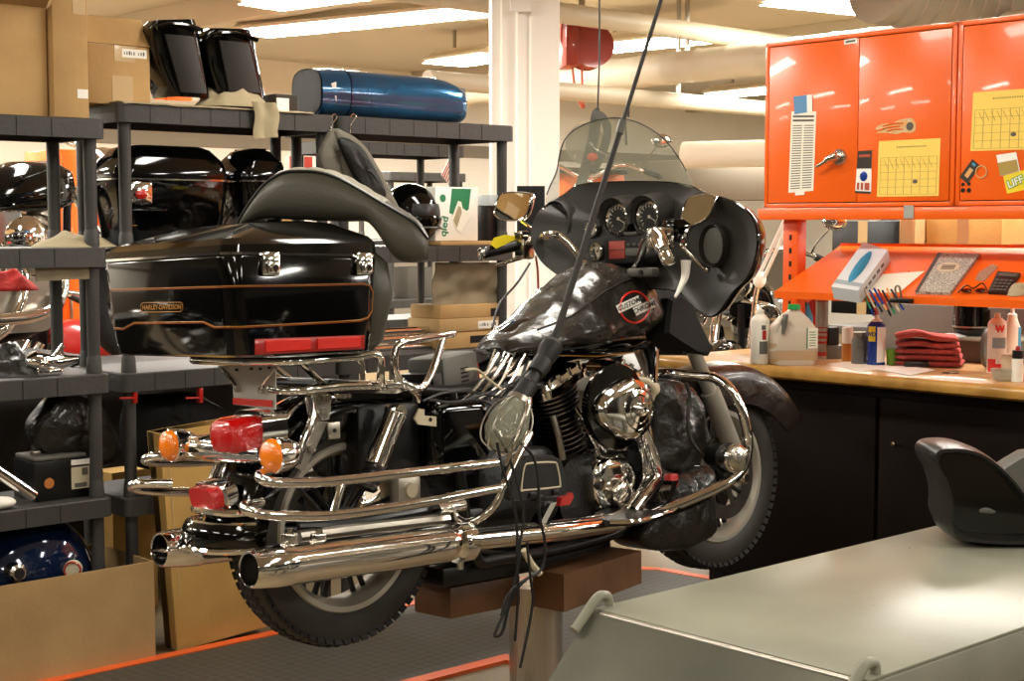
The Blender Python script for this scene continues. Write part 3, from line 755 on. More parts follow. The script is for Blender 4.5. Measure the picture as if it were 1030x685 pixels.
g = G(ROOM); g.box(pe.x - .02, pe.x + .018, 4.87, 4.90, 2.045, 2.075, .005); obj('bracket', g, 'charger_gray', bt)

# ---- jacket hanging from the top shelf edge
jk = thing('jacket', 'grey and black jacket hanging from the edge of the top shelf', 'jacket', ROOM @ Matrix.Translation(Rb(355, 208, 4.70)))
def panel(pts, th, m, nm, par, b=4.70, bulge=.03, M=ROOM, n=10, subdiv=5, fr=14):
    """closed soft panel traced from its outline, with its own thickness"""
    P = [Rb(x, y, b) for x, y in pts]; P = catmull(P, subdiv, True); c = sum(P, Vector()) / len(P); g = G(M)
    R1 = [];
    for s_ in (1, .94, .8, .6, .4, .2, .05):
        h = bulge * math.sqrt(max(0, 1 - s_ ** 3)); R1.append([c.lerp(p, s_) + Vector((0, -h - .012 * nz(p.x, p.z + s_, b, fr) * (1 - s_ * .5), 0)) for p in P])
    R2 = [[c.lerp(p, s_) + Vector((0, th + .5 * bulge * math.sqrt(max(0, 1 - s_ ** 3)), 0)) for p in P] for s_ in (.05, .5, .9, 1)]
    g.loft(R2 + R1); return obj(nm, g, m, par, ang=70)
panel([(336, 130), (345, 133), (347, 160), (344, 190), (330, 178), (322, 160), (327, 142)], .02, 'jacket', 'sleeve', jk, 4.72, .02)
panel([(338, 132), (350, 134), (366, 146), (380, 168), (392, 192), (402, 212), (396, 220), (380, 212), (362, 205), (348, 185), (342, 155)], .03, 'jacket', 'body', jk, 4.70, .025)
panel([(341, 140), (352, 140), (365, 150), (374, 165), (384, 185), (388, 196), (378, 202), (368, 198), (358, 180), (347, 158)], .01, 'jacket_black', 'lining', jk, 4.665, .02)
panel([(376, 200), (382, 205), (386, 210), (380, 213), (375, 207)], .004, 'hose_red', 'collar_patch', jk, 4.655, .006)
for hx in (333, 352):
    g = G(ROOM); g.tube([Rb(hx, 133, 4.735), Rb(hx + 1, 125, 4.735), Rb(hx + 4, 121, 4.735), Rb(hx + 6, 117, 4.735), Rb(hx + 3, 115, 4.735), Rb(hx, 118, 4.735)], .0025, 6); obj('hook', g, 'chrome_worn', jk)
# helmet
hc = Rb(412, 212, 4.90); r = .135
hm = thing('helmet', 'glossy black full face helmet on the middle shelf beside the white box', 'helmet', ROOM @ Matrix.Translation(V(hc.x, hc.y, 1.419)))
Mh = ROOM @ Matrix.Translation((hc.x, hc.y, 1.419 + .128)) @ Matrix.Rotation(math.radians(-60), 4, 'Z')
def hf(d):
    q = 1
    if d.z < -.3: q = 1 - .12 * (-.3 - d.z)
    if d.x > .2 and d.z < -.1: q += .10 * min(1, (d.x - .2) * 2)
    return q
g = G(Mh); g.ell((0, 0, 0), (.125, .108, .126), 36, 24, fn=hf); obj('shell', g, 'black_gloss', hm)
g = G(Mh)
vs = []
g.grid(lambda u, v: (lambda a, t: Vector((math.cos(a) * math.cos(t) * .13, math.sin(a) * math.cos(t) * .112, math.sin(t) * .13)))(-1.15 + 2.3 * u, -.42 + .75 * v), 20, 8); obj('visor', g, 'black_satin', hm)
g = G(Mh); g.tube([Vector((math.cos(a) * .128, math.sin(a) * .108, -.055)) for a in [-2 + .4 * k for k in range(11)]], .005, 8); obj('trim', g, 'seat_vinyl', hm)
# white and green box of gloves
p = Rb(438, 245, 4.80); q = Rb(481, 245, 4.80); W = q.x - p.x
gb = cbox('glove_carton', ((p.x + q.x) / 2, 4.80 + .07, 1.4195 + .018), W, .14, .222, 'white', 'white carton with a green panel and hand drawing on the middle shelf')
Mx = MW[gb.name]
g = G(Mx); g.prism([(-W * .18, -.0712, .115), (-W * .12, -.0712, .215), (W * .33, -.0712, .215), (W * .27, -.0712, .13), (W * .02, -.0712, .10)], (0, .0008, 0)); obj('green_panel', g, 'green', gb)
g = G(Mx); g.cyl((-W * .33, -.0715, .175), (-W * .33, -.0705, .175), .016, n=18); obj('green_dot', g, 'green', gb)
g = G(); g.text('qled', .05, .0002, Mx @ Matrix.Translation((-W * .3, -.0715, .06)) @ Matrix.Rotation(PI / 2, 4, 'X') @ Matrix.Rotation(math.radians(80), 4, 'Z'), 'CENTER', .0008); obj('lettering', g, 'green', gb)
g = G(Mx); hp = [(.02, .05), (.0, .09), (.015, .13), (.03, .165), (.045, .16), (.05, .135), (.075, .12), (.085, .09), (.06, .06), (.045, .03)]
g.prism([(x * W / .2 - .03, -.0722, z) for x, z in hp], (0, .0008, 0)); obj('hand_drawing', g, 'paper', gb)
g = G(Mx); g.prism([(x * W / .2 * .8 - .022, -.0728, z * .8 + .012) for x, z in hp[:6]], (0, .0005, 0)); obj('shadow_print', g, 'cloth_beige', gb)
cbox('flat_carton', ((p.x + q.x) / 2 + .06, 4.83, 1.419), W + .13, .14, .0175, 'card', 'flat cardboard sheet under the white carton on the middle shelf', tape=None)
p = Rb(488, 243, 4.86); cbox('black_carton', (p.x, 4.87, 1.419), .055, .12, .165, 'black_satin', 'narrow black box with white top beside the white carton')
g = G(ROOM); g.box(p.x - .03, p.x + .03, 4.80, 4.90, 1.5845, 1.63, .003); obj('white_carton', g, 'box_pale', label='small pale box standing on the narrow black box', cat='box')
# little flag
fp = Rb(452, 172, 5.6)
fg = thing('small_flag', 'small red and white striped flag hanging behind the helmet', 'flag', ROOM @ Matrix.Translation(fp))
pts = [(444, 176), (452, 160), (458, 164), (457, 182), (452, 186)]
P = [Rb(x, y, 5.6) for x, y in pts]; g = G(ROOM); g.prism(P, (0, .004, 0)); o = obj('cloth', g, 'white', fg)
g = G(ROOM)
for k in range(5):
    a_ = P[0].lerp(P[4], k / 4.6 + .02); b_ = P[1].lerp(P[2], k / 4.6 + .02); c_ = P[0].lerp(P[4], k / 4.6 + .13); d_ = P[1].lerp(P[2], k / 4.6 + .13)
    g.prism([p_ - V(0, .001, 0) for p_ in (a_, b_, d_, c_)], (0, .0008, 0))
obj('red_stripe', g, 'flag_red', o)
g = G(ROOM); g.cyl(Rb(456, 190, 5.605), Rb(457, 150, 5.605), .004, n=8); obj('stick', g, 'chrome_worn', fg)
# beige canvas bag hanging below the middle shelf
cloth('canvas_sheet', lambda u, v: (lambda p_: Vector((p_.x, 4.80 + .03 * math.sin(v * 1.4) + .02 * nz(p_.x, p_.z, 0, 16), p_.z)))(Rb(438 + 68 * u, 264 + (42 + 2 * math.sin(u * PI)) * v, 4.80)), 24, 14, 'cloth_bag', 'beige canvas sheet hanging below the middle shelf above the cartons', 'sheet', .006)
# cartons on the lower shelf
p = Rb(446, 336, 4.80); q = Rb(506, 332, 4.80); W = (q.x - p.x) * 1.0
cbox('flat_box', ((p.x + q.x) / 2, 4.90, .989), W, .2, .07, 'card', 'bottom flat cardboard box in the stack on the lower shelf', tape=[('f', -.02, .08, .02, .05)], tapem='dark_gap')
cbox('flat_box', ((p.x + q.x) / 2 - .01, 4.90, 1.060), W + .03, .21, .055, 'card_tan', 'middle flat cardboard box with a white label on the lower shelf', lab_=(.03, .14, .008, .04, 'ELECTRO'))
cbox('flat_box', ((p.x + q.x) / 2 - .015, 4.90, 1.116), W + .0, .2, .055, 'card', 'top flat cardboard box of the stack under the canvas sheet', tape=[('f', .11, .15, .0, .035)], tapem='dark_gap')
# chrome pipes lying left of the cartons
for i, (y, r_) in enumerate(((322, .014), (331, .016), (345, .014))):
    a_, b_ = Rb(400, y + 2, 4.90), Rb(438, y, 4.90)
    if i == 2: z_ = .989 + r_
    g = G(ROOM); z_ = .9895 + r_ + (2 - i) * .034; g.cyl((a_.x - .2, 4.87 + i * .004, z_), (b_.x, 4.87 + i * .004, z_), r_, n=16)
    obj('chrome_pipe', g, 'chrome', label='%s chrome pipe of the pile left of the flat boxes' % ('topmost', 'middle', 'lowest')[i], cat='pipe', group='chrome pipes on the lower shelf')
# spare trunk on the middle shelf
def spare_trunk(x0p, x1p, ytop, ybot, b, dep, lab, lens_=True):
    a_, b_ = Rb(x0p, ybot, b), Rb(x1p, ybot, b); W = b_.x - a_.x; zt = Rb(x0p, ytop, b).z; z0 = 1.4195; H = zt - z0
    t = thing('spare_trunk', lab, 'trunk', RoomT((a_.x + b_.x) / 2, b + dep / 2, z0)); M = MW[t.name]
    def ring(z, i, r_=.05): return [Vector((x, y, z)) for x, y in rrect(-W / 2 + i, W / 2 - i, -dep / 2 + i * .5, dep / 2 - i * .5, r_, 4)]
    g = G(M); g.loft([ring(0, .045), ring(.01, .03), ring(H * .66, .006)]); obj('body', g, 'black_gloss', t, ang=60)
    g = G(M); g.loft([ring(H * .675, .004), ring(H * .72, .002), ring(H * .86, .02), ring(H * .97, .06, .05), ring(H, .09, .05)]); obj('lid', g, 'black_gloss', t, ang=60)
    g = G(M); g.loft([ring(H * .66, .003), ring(H * .675, .003)]); obj('seam_trim', g, 'chrome', t)
    g = G(M); g.box(-W / 2 + .05, W / 2 - .05, -dep / 2 + .012, -dep / 2 + .016, H * .22, H * .225); obj('pinstripe', g, 'gold', t)
    if lens_:
        g = G(M); g.box(-W / 2 + .03, -W / 2 + .12, -dep / 2 - .012, -dep / 2 + .03, H * .42, H * .64, .008); l = obj('lamp_housing', g, 'chrome', t)
        g = G(M); g.ell((-W / 2 + .075, -dep / 2 - .010, H * .52), (.025, .008, .018), 14, 8); obj('lens', g, 'red_lens', l)
        g = G(M); g.box(-W / 2 + .03, -W / 2 + .17, -dep / 2 - .02, -dep / 2 + .02, H * .36, H * .375, .002); obj('ledge', g, 'black_gloss', t)
    return t
spare_trunk(122, 236, 144, 247, 4.83, .255, 'spare black motorcycle trunk with red lamp on the middle shelf')
spare_trunk(244, 296, 148, 247, 4.84, .24, 'second spare black trunk on the shelf just left of the jacket', False)
# ---- rags and parts on the left unit
def lc(x, y, b=4.8): return Rb(x, y, b)
p = lc(75, 247, 4.86); blob_cloth('rag', (p.x, 4.86, 1.4275), .15, .13, .055, 'cloth_beige', 'flat beige rag on the upper left shelf', 'rag', 5)
p = lc(70, 262, 4.75)
cloth('canvas_sheet', lambda u, v: (lambda p_: Vector((p_.x, 4.735 + .01 * nz(p_.x, p_.z, 0, 16), p_.z)))(Rb(36 + 62 * u, 265 + (18 - 3 * u) * v, 4.735)), 20, 6, 'cloth_bag', 'strip of canvas hanging below the upper left shelf', 'sheet', .005)
# black bag and chrome parts on shelf z=1.0
p = lc(20, 376, 4.86); blob_cloth('black_cover', (p.x, 4.88, 1.0005), .14, .12, .11, 'leather_wrinkle', 'black leather cover at the left edge beside the chrome fitting', 'cover', 8)
t = thing('chrome_fitting', 'bright chrome footpeg fitting on the left shelf', 'fitting', ROOM @ Matrix.Translation(V(lc(48, 376).x, 4.8, 1.001)))
a_ = lc(24, 376).x; b_ = lc(73, 376).x
g = G(ROOM); g.rings([((a_, 4.78, 1.05), .016), ((a_ + .03, 4.78, 1.05), .034), ((a_ + .08, 4.775, 1.045), .026), ((b_ - .06, 4.77, 1.045), .028), ((b_ - .03, 4.77, 1.045), .02), ((b_, 4.765, 1.05), .012)], 16); obj('tube', g, 'chrome', t)
g = G(ROOM); g.box((a_ + b_) / 2 - .06, (a_ + b_) / 2 + .03, 4.75, 4.81, 1.001, 1.026, .008); g.ell((a_ + .05, 4.78, 1.04), (.03, .04, .038), 14, 8); obj('clamp', g, 'chrome', t)
g = G(ROOM); g.cyl((b_ - .08, 4.77, 1.06), (b_ - .05, 4.76, 1.10), .009, n=10); obj('bolt', g, 'chrome', t)
# two chrome/black forks leaning
# lower left shelf: battery box, chrome tube, white part
p = lc(66, 505, 4.76)
bx = cbox('battery', (p.x, 4.86, .5755), .20, .17, .135, 'black_satin', 'black battery with a white label on the lowest left shelf', cat='battery')
Mx = MW[bx.name]
g = G(Mx); g.box(.03, .095, -.0865, -.0852, .03, .105); l = obj('label', g, 'aged_white', bx)
g = G(Mx); g.box(.068, .09, -.0873, -.0866, .075, .1); g.box(.04, .085, -.0873, -.0866, .035, .05); obj('print', g, 'print_ink', l)
g = G(Mx); g.box(.03, .10, -.0865, -.0852, .112, .130); obj('top_label', g, 'white', bx)
g = G(Mx); g.box(-.095, .09, -.08, .08, .1355, .15, .006); obj('lid', g, 'charger_gray', bx)
g = G(Mx); g.box(-.08, -.05, -.03, .0, .15, .165, .004); obj('terminal', g, 'steel', bx)
g = G(Mx); g.cyl((-.05, -.0862, .06), (-.05, -.0852, .06), .018, n=16); obj('emblem', g, 'brown_ink', bx)
g = G(ROOM); p1, p2 = lc(-8, 470, 4.76), lc(34, 499, 4.75); g.cyl(p1, p2, .021, n=20); obj('chrome_tube', g, 'chrome', label='short chrome tube leaning down onto the lowest left shelf', cat='tube')
p = lc(8, 508, 4.74); g = G(ROOM); g.ell((p.x - .02, 4.75, .595), (.05, .04, .02), 16, 10); g.ell((p.x - .06, 4.77, .61), (.03, .03, .034), 14, 8); obj('white_part', g, 'white', label='white plastic part at the left edge of the lowest shelf', cat='part')
# big black bags on the lower shelves
def bag(pts, b, m, lab, th=.2, bulge=.10, cat='bag', name='leather_bag', fr=9):
    P = [Rb(x, y, b) for x, y in pts]; P = catmull(P, 4, True); c = sum(P, Vector()) / len(P); g = G(ROOM)
    R = []
    for s_, h in ((.05, th), (.5, th * .98), (.85, th * .85), (1, th * .5), (1, 0), (.94, -.03), (.8, -bulge * .6), (.55, -bulge * .85), (.3, -bulge), (.08, -bulge)):
        R.append([c.lerp(p_, s_) + Vector((0, h - .02 * nz(p_.x, p_.z + s_, b, fr), 0)) for p_ in P])
    g.loft(R); return obj(name, g, m, label=lab, cat=cat, ang=70)
bag([(32, 428), (45, 410), (62, 396), (85, 398), (105, 412), (118, 440), (116, 462), (95, 470), (60, 462), (36, 452)], 4.86, 'leather_wrinkle', 'big black leather bag on the shelf below the chrome fitting', .12, .06)
bag([(136, 402), (165, 396), (190, 394), (212, 404), (226, 416), (222, 450), (190, 470), (140, 470), (128, 440)], 5.0, 'black_matte', 'black bag slumped behind the tall open carton', .12, .08)
# folded flap over battery
g = G(ROOM); p = lc(60, 452, 4.80)
# red clips under the shelf
for x in (136, 202):
    g = G(ROOM); p = Rb(x, 397, 4.765); g.box(p.x - .008, p.x + .008, 4.760, 4.785, p.z - .03, p.z + .025, .003); g.cyl((p.x, 4.765, p.z - .012), (p.x - .06, 4.765, p.z - .008), .004, n=8)
    obj('red_clamp', g, 'red_paint', label='red clamp gripping the lower shelf edge, %s of the two' % ('left' if x < 150 else 'right'), cat='clamp')
# ---- boxes on the floor
q0 = Rz(161, 665, 0); q1 = Rz(75, 683, 0)
Wb, Db, Hb = .80, .40, .345
bx = cbox('open_carton', (q0.x - Wb / 2, q0.y + Db / 2 + .03, .0005), Wb, Db, Hb, 'card_tan', 'large open cardboard carton on the floor holding a blue helmet-like tank', open_=1, rz=0)
tk = thing('fuel_tank', 'dark blue motorcycle tank lying in the open carton', 'tank', RoomT(q0.x - .45, q0.y + .24, .01))
Mt = ROOM @ Matrix.Translation((Rb(38, 570, 4.83).x, 4.85, .27))
g = G(Mt); g.ell((0, 0, 0), (.235, .15, .24), 36, 22, fn=lambda d: 1 - .12 * max(0, d.x) ** 2 + .03 * d.z); obj('shell', g, 'blue_dark', tk)
p = Rb(16, 576, 4.70); g = G(ROOM); g.rings([(p + V(0, .03, 0), .03), (p + V(0, -.02, .0), .03), (p + V(0, -.028, 0), .022)], 20); o = obj('outlet_ring', g, 'chrome_worn', tk)
g = G(ROOM); g.cyl(p + V(0, -.0285, 0), p + V(0, -.029, 0), .018, n=16); obj('hole', g, 'black_matte', o)
p = Rb(73, 573, 4.69)
Me = Matrix.Translation(ROOM @ p) @ Matrix.Rotation(math.radians(8), 4, 'Z')
g = G(Me); g.rings([((0, .02, 0), .03), ((0, -.004, 0), .03)], 20); o = obj('emblem', g, 'aged_white', tk)
g = G(Me); g.tube([Vector((.026 * math.cos(k * PI / 8), -.006, .026 * math.sin(k * PI / 8))) for k in range(16)], .003, 6, 2, True); obj('ring', g, 'red_paint', o)
# tall cartons
q = Rz(185, 656, 0); q2 = Rz(263, 636, 0)
cbox('tall_carton', (0, 0, 0), q2.x - q.x + .02, .095, .78, 'card_yellow', 'tall cardboard carton leaning upright behind the rear exhaust pipes', M=ROOM @ Matrix.Translation(((q.x + q2.x) / 2 - .005, q.y + .055, .0165)) @ Matrix.Rotation(math.radians(-4.2), 4, 'Y') @ Matrix.Rotation(math.radians(-2), 4, 'Z'), open_=1, tape=[('f', -.16, -.155, .2, .74)], flaps=None)
q = Rb(133, 545, 4.90)
cbox('flat_carton', (Rb(134, 545, 5.28).x, 5.33, .0005), .20, .12, Rb(130, 473, 5.28).z, 'card_yellow', 'narrow cardboard carton standing between the shelving legs behind the tall carton', rz=math.radians(5))
q = Rb(130, 545, 4.76)
# orange line and floor beyond shelves come from the far matting
g = G(ROOM); p = Rz(70, 545, 0); q = Rz(125, 540, 0)
g.box(1.0, 4.0, p.y - .03, p.y + .03, .001, .012); obj('floor_line', g, 'orange_line', label='orange floor line far behind the left shelving', cat='floor line')
g = G(ROOM); g.box(1.0, 4.0, p.y + .035, p.y + 1.6, .001, .010); obj('floor_mat', g, 'floor_mat', label='dark rubber mat in the next bay behind the left shelving', cat='mat')
# ================================================================ the motorcycle
from mathutils.bvhtree import BVHTree
bk = thing('touring_motorcycle', 'black touring motorcycle with rear trunk, chrome exhausts and windshield raised on the lift', 'motorcycle', BIKE)
def GB(M=None): return G(BIKE @ M if M is not None else BIKE)
def part(n, g, m, par=None, **k): return obj(n, g, m, par or bk, **k)
def KK(*pts): return [K(*p) for p in pts]
def sup(a, p): return math.copysign(abs(math.cos(a)) ** p, math.cos(a)), math.copysign(abs(math.sin(a)) ** p, math.sin(a))
def drape_bvh(objs):
    vs = []; fs = []
    for o in objs:
        o_ = len(vs); Mw = MW[o.name]; vs += [Mw @ v.co for v in o.data.vertices]; fs += [[o_ + i for i in p.vertices] for p in o.data.polygons]
    return BVHTree.FromPolygons(vs, fs)
def drape(bvh, x, y, off=.0015, fallback=None):
    d = ray(x, y).normalized(); h = bvh.ray_cast(EYEP, d)
    if h[0] is None: return None
    n = h[1] if h[1].dot(d) < 0 else -h[1]
    return h[0] + n * off
def decal_line(bvh, pts, r, off=.001, n=5):
    out = []
    for (x0, y0), (x1, y1) in zip(pts, pts[1:]):
        m = max(2, int(math.hypot(x1 - x0, y1 - y0) / 3))
        for k in range(m):
            q = drape(bvh, x0 + (x1 - x0) * k / m, y0 + (y1 - y0) * k / m, off)
            if q: out.append(q)
    q = drape(bvh, pts[-1][0], pts[-1][1], off)
    if q: out.append(q)
    g = G(); 
    if len(out) > 1: g.tube(out, r, n, 1)
    return g
def decal_text(bvh, txt, px, py, size, ux=(1, 0), uy=(0, -1), off=.0015, bold=0):
    """lettering laid on a curved surface"""
    t = G().text(txt, 1, 0, None, 'CENTER', bold); g = G(); vs = []
    for v in t.v:
        q = drape(bvh, px + size * (v.x * ux[0] + v.y * uy[0]), py + size * (v.x * ux[1] + v.y * uy[1]), off); vs.append(q or Vector())
    if vs: g.add(vs, t.f)
    return g
def decal_poly(bvh, pts, off=.0012, nu=8, nv=4):
    """quad patch (tl, tr, br, bl in picture corners) laid on the surface with a little thickness"""
    g = G()
    def f(u, v, o):
        x = (pts[0][0] * (1 - u) + pts[1][0] * u) * (1 - v) + (pts[3][0] * (1 - u) + pts[2][0] * u) * v
        y = (pts[0][1] * (1 - u) + pts[1][1] * u) * (1 - v) + (pts[3][1] * (1 - u) + pts[2][1] * u) * v
        return drape(bvh, x, y, o) or Vector()
    g.grid(lambda u, v: f(u, v, off), nu, nv); return g

# ---------------------------------------------------------------- wheels
def wheel(name, c, R, hw, nsp, label=None):
    w_ = GB(Matrix.Translation(c)); w_.lathe([(.232, .048), (.226, .057), (.212, .056), (.205, .045), (.196, .03), (.192, 0), (.196, -.03), (.205, -.045), (.212, -.056), (.226, -.057), (.232, -.048), (.205, 0)], (0, 0, 0), (0, 1, 0), 72, closed=True)
    rim = part(name, w_, 'alu_rim', label=label)
    g = GB(Matrix.Translation(c)); g.lathe([(R, 0), (R - .002, hw * .4), (R - .012, hw * .78), (R - .03, hw * .97), (R - .055, hw), (R - .08, hw * .95), (.232, .052), (.224, .046), (.224, -.046), (.232, -.052), (R - .08, -hw * .95), (R - .055, -hw), (R - .03, -hw * .97), (R - .012, -hw * .78), (R - .002, -hw * .4)], (0, 0, 0), (0, 1, 0), 96, closed=True)
    ty = obj('tyre', g, 'rubber_side', rim)
    g = GB(Matrix.Translation(c))
    for i in range(64):
        a = 2 * PI * i / 64
        for s in (-1, 1):
            g.box(R - .012, R + .0016, s * hw * .08, s * hw * .5, -.0105, .0105, M=Matrix.Rotation(-a, 4, 'Y') @ Matrix.Rotation(s * .5, 4, 'X'))
            Ms = Matrix.Rotation(-a - .05, 4, 'Y') @ Matrix.Translation((R - .0195, s * hw * .845, 0)) @ Matrix.Rotation(-s * .95, 4, 'Z')
            g.box(-.006, .0012, -.014, .014, -.0105, .0105, M=Ms)
    obj('tread', g, 'rubber', ty, kind='stuff')
    g = GB(Matrix.Translation(c)); g.lathe([(.0, -.09), (.028, -.09), (.032, -.05), (.055, -.045), (.05, 0), (.055, .045), (.032, .05), (.028, .09), (0, .09)], (0, 0, 0), (0, 1, 0), 28); obj('hub', g, 'black_engine', rim)
    for i in range(nsp):
        a = 2 * PI * i / nsp + .2; g = GB(Matrix.Translation(c))
        for s in (-1, 1):
            p0 = Vector((math.cos(a + s * .25) * .05, 0, math.sin(a + s * .25) * .05)); p1 = Vector((math.cos(a + s * .09) * .198, 0, math.sin(a + s * .09) * .198))
            g.tube([p0, p0.lerp(p1, .5), p1], .0085, 8, 2)
        obj('spoke', g, 'black_engine', rim)
    return rim
rear = wheel('rear_wheel', (.005, 0, .325), .322, .059, 9)
FXc = (1.61, 0, .325)
front = wheel('front_wheel', FXc, .322, .062, 9)
for c, par, s in (((.005, .0, .325), rear, 1), (FXc, front, 1), (FXc, front, -1)):
    g = GB(Matrix.Translation(c)); y = .078 * s; g.lathe([(.146, y - .0025), (.146, y + .0025), (.10, y + .0025), (.10, y - .0025)], (0, 0, 0), (0, 1, 0), 48, closed=True)
    for k in range(5):
        a = k * 2 * PI / 5; g.box(.04, .105, y - .002, y + .002, -.01, .01, M=Matrix.Rotation(a, 4, 'Y'))
    obj('brake_disc', g, 'steel', par)
g = GB(); g.cyl((1.61, -.13, .325), (1.61, .13, .325), .012, n=14); g.rings([((1.61, -.13, .325), .022), ((1.61, -.155, .325), .022), ((1.61, -.165, .325), .014)], 16); g.rings([((1.61, .13, .325), .022), ((1.61, .155, .325), .022)], 16); obj('axle', g, 'chrome_worn', front)
# rear belt pulley on the left and brake caliper on the right
g = GB(); g.lathe([(.13, .085), (.14, .085), (.14, .112), (.13, .112), (.05, .10)], (0, 0, .325), (0, 1, 0), 48); part('drive_pulley', g, 'black_engine')
cp = K(404, 492, -.10)
g = GB(); g.box(cp.x - .042, cp.x + .048, -.137, -.085, cp.z - .055, cp.z + .05, .024); cal = part('brake_caliper', g, 'alu_rim')
g = GB(); g.cyl((cp.x, -.133, cp.z), (cp.x, -.146, cp.z), .02, n=18); g.cyl((cp.x + .005, -.133, cp.z - .045), (cp.x + .005, -.142, cp.z - .045), .01, n=12); obj('piston_cap', g, 'aged_white', cal)

# ---------------------------------------------------------------- rear fender
def fender(c, R, a0, a1, hw, skirt, n=40, m=16, taper=None, t=.004, flare=None):
    """a: degrees from +x, going over the top"""
    def f(u, v):
        a = math.radians(a0 + (a1 - a0) * u); s = -1 + 2 * v; k = abs(s)
        w_ = hw * (1 if not taper else taper(u)); sk = skirt(u) if callable(skirt) else skirt
        if k < .55: y = s / .55 * w_ * .93; r = R - (k / .55) ** 2 * .02
        else: q = (k - .55) / .45; y = math.copysign(w_ * (.93 + .07 * math.sin(q * PI / 2)), s); r = R - .02 - q * sk
        r += flare(u) if flare else 0
        return Vector((c[0] + math.cos(a) * r, y, c[2] + math.sin(a) * r))
    return GB().sheet(f, n, m, t)
g = fender((0, 0, .325), .372, 38, 182, .098, lambda u: .055 + .03 * math.sin(u * PI)); rf = part('rear_fender', g, 'black_gloss', ang=60)
# rear end trim: reflector, chrome strips
def arc_rail(a, R, w_, z0=0, r=.008, m='chrome', name='fender_trim', n=9, lift=0):
    aa = math.radians(a); P = []
    for k in range(n):
        s = -1 + 2 * k / (n - 1); y = s * w_; back = (1 - s * s) * .04
        rr = R + back; P.append(Vector((math.cos(aa) * rr + .0 + .05 * abs(s) ** 6, y, .325 + math.sin(aa) * rr + lift)))
    return GB().tube(P, r, 8)
part('fender_trim', arc_rail(172.5, .392, .122, r=.006), 'chrome', rf); part('fender_trim', arc_rail(181.5, .400, .128, r=.009), 'chrome', rf)
part('fender_trim', arc_rail(168.5, .384, .11, r=.010), 'chrome', rf)
def bump(u, v):
    a = math.radians(173 + 8 * v); s = -1 + 2 * u; r_ = .385 + (1 - s * s) * .04 + .012 * math.sin(v * PI)
    return Vector((math.cos(a) * r_ + .05 * abs(s) ** 6, s * .126, .325 + math.sin(a) * r_))
g = GB().sheet(bump, 24, 6, -.012); part('fender_tip', g, 'black_gloss', rf)
q = KX(214, 510, -.42)
g = GB(Matrix.Translation((-.40, 0, .325 + .115)) @ Matrix.Rotation(math.radians(-12), 4, 'Y')); g.loft([[Vector((x, y, z)) for y, z in rrect(-w_, w_, -.026, .03, .02, 4)] for x, w_ in ((.03, .062), (-.006, .062), (-.02, .052))]); o = part('reflector', g, 'red_lens', rf)
g = GB(Matrix.Translation((-.382, 0, .325 + .115)) @ Matrix.Rotation(math.radians(-12), 4, 'Y')); g.loft([[Vector((x, y, z)) for y, z in rrect(-w_, w_, -.036, .038, .024, 4)] for x, w_ in ((.03, .07), (-.004, .074), (-.01, .066))]); part('reflector_bezel', g, 'chrome', rf)

# ---------------------------------------------------------------- tail lamp, light bar, signals
lz = KX(225, 452, -.36).z
g = GB()
g.rings([((-.37, .185, lz), .022), ((-.375, .12, lz), .03), ((-.38, 0, lz + .004), .036), ((-.375, -.12, lz), .03), ((-.37, -.205, lz), .022)], 20); bar = part('light_bar', g, 'chrome')
for s, px in ((-1, (277, 458)), (1, (174, 448))):
    q = KX(px[0], px[1], -.405); c = Vector((-.405, q.y, q.z))
    g = GB(); g.rings([(c + V(.075, 0, 0), .012), (c + V(.06, 0, 0), .028), (c + V(.03, 0, 0), .04), (c + V(-.005, 0, 0), .044), (c + V(-.008, 0, 0), .041)], 28); h = part('turn_signal', g, 'chrome')
    g = GB(); g.rings([(c + V(-.006, 0, 0), .041), (c + V(-.016, 0, 0), .0395), (c + V(-.026, 0, 0), .031), (c + V(-.032, 0, 0), .015), (c + V(-.033, 0, 0), .002)], 28); obj('amber_lens', g, 'amber_lens', h)
tl = KX(227, 438, -.41)
def tring(x, w_, zt, zb, r_): return [Vector((x, y + tl.y, z)) for y, z in [(a, b) for a, b in rrect(-w_, w_, zb, zt, r_, 5)]]
T0, B0_ = tl.z + .052, tl.z - .052
g = GB(); g.loft([tring(-.31, .058, T0 - .002, B0_ + .03, .03), tring(-.40, .058, T0 - .008, B0_ + .004, .034), tring(-.424, .05, T0 - .016, B0_ + .012, .032), tring(-.432, .03, T0 - .03, B0_ + .03, .02)]); tlo = part('tail_lamp', g, 'red_lens')
g = GB(); g.loft([tring(-.27, .066, T0 + .01, B0_ + .02, .03), tring(-.345, .066, T0 + .006, B0_ + .015, .03)]); obj('bezel', g, 'chrome', tlo)
g = GB(); g.tube([V(-.33, -.0605, tl.z + .01), V(-.41, -.059, tl.z + .006)], .009, 8, 1); obj('trim_strip', g, 'chrome', tlo)
# licence plate bracket
xx = -.30
c4 = [KX(x, y, xx) for x, y in ((219, 368), (283, 364), (277, 372), (277, 412), (235, 407), (234, 384))]
g = GB(); g.prism(c4, (.003, 0, 0)); pl = part('plate_bracket', g, 'plate_grey', label='grey metal licence plate bracket with a red strip')
a_, b_ = KX(235, 402, xx), KX(274, 408, xx); g = GB(); g.prism([KX(x, y, xx - .002) for x, y in ((235, 400), (274, 402.5), (274, 409.5), (235, 406.5))], (-.003, 0, 0)); obj('reflector_strip', g, 'red_reflector', pl)
for px in ((241, 391), (265, 392)): q = KX(px[0], px[1], xx); g = GB(); g.cyl(q + V(-.001, 0, 0), q + V(-.012, 0, 0), .0095, n=12); obj('bolt', g, 'chrome_worn', pl)
g = GB()
for p_, q_ in (((224, 371), (241, 391)), ((279, 370), (266, 388))): a_, b_ = KX(*p_, xx), KX(*q_, xx); g.tube([a_ - V(.004, 0, 0), b_ - V(.004, 0, 0)], .004, 8, 1)
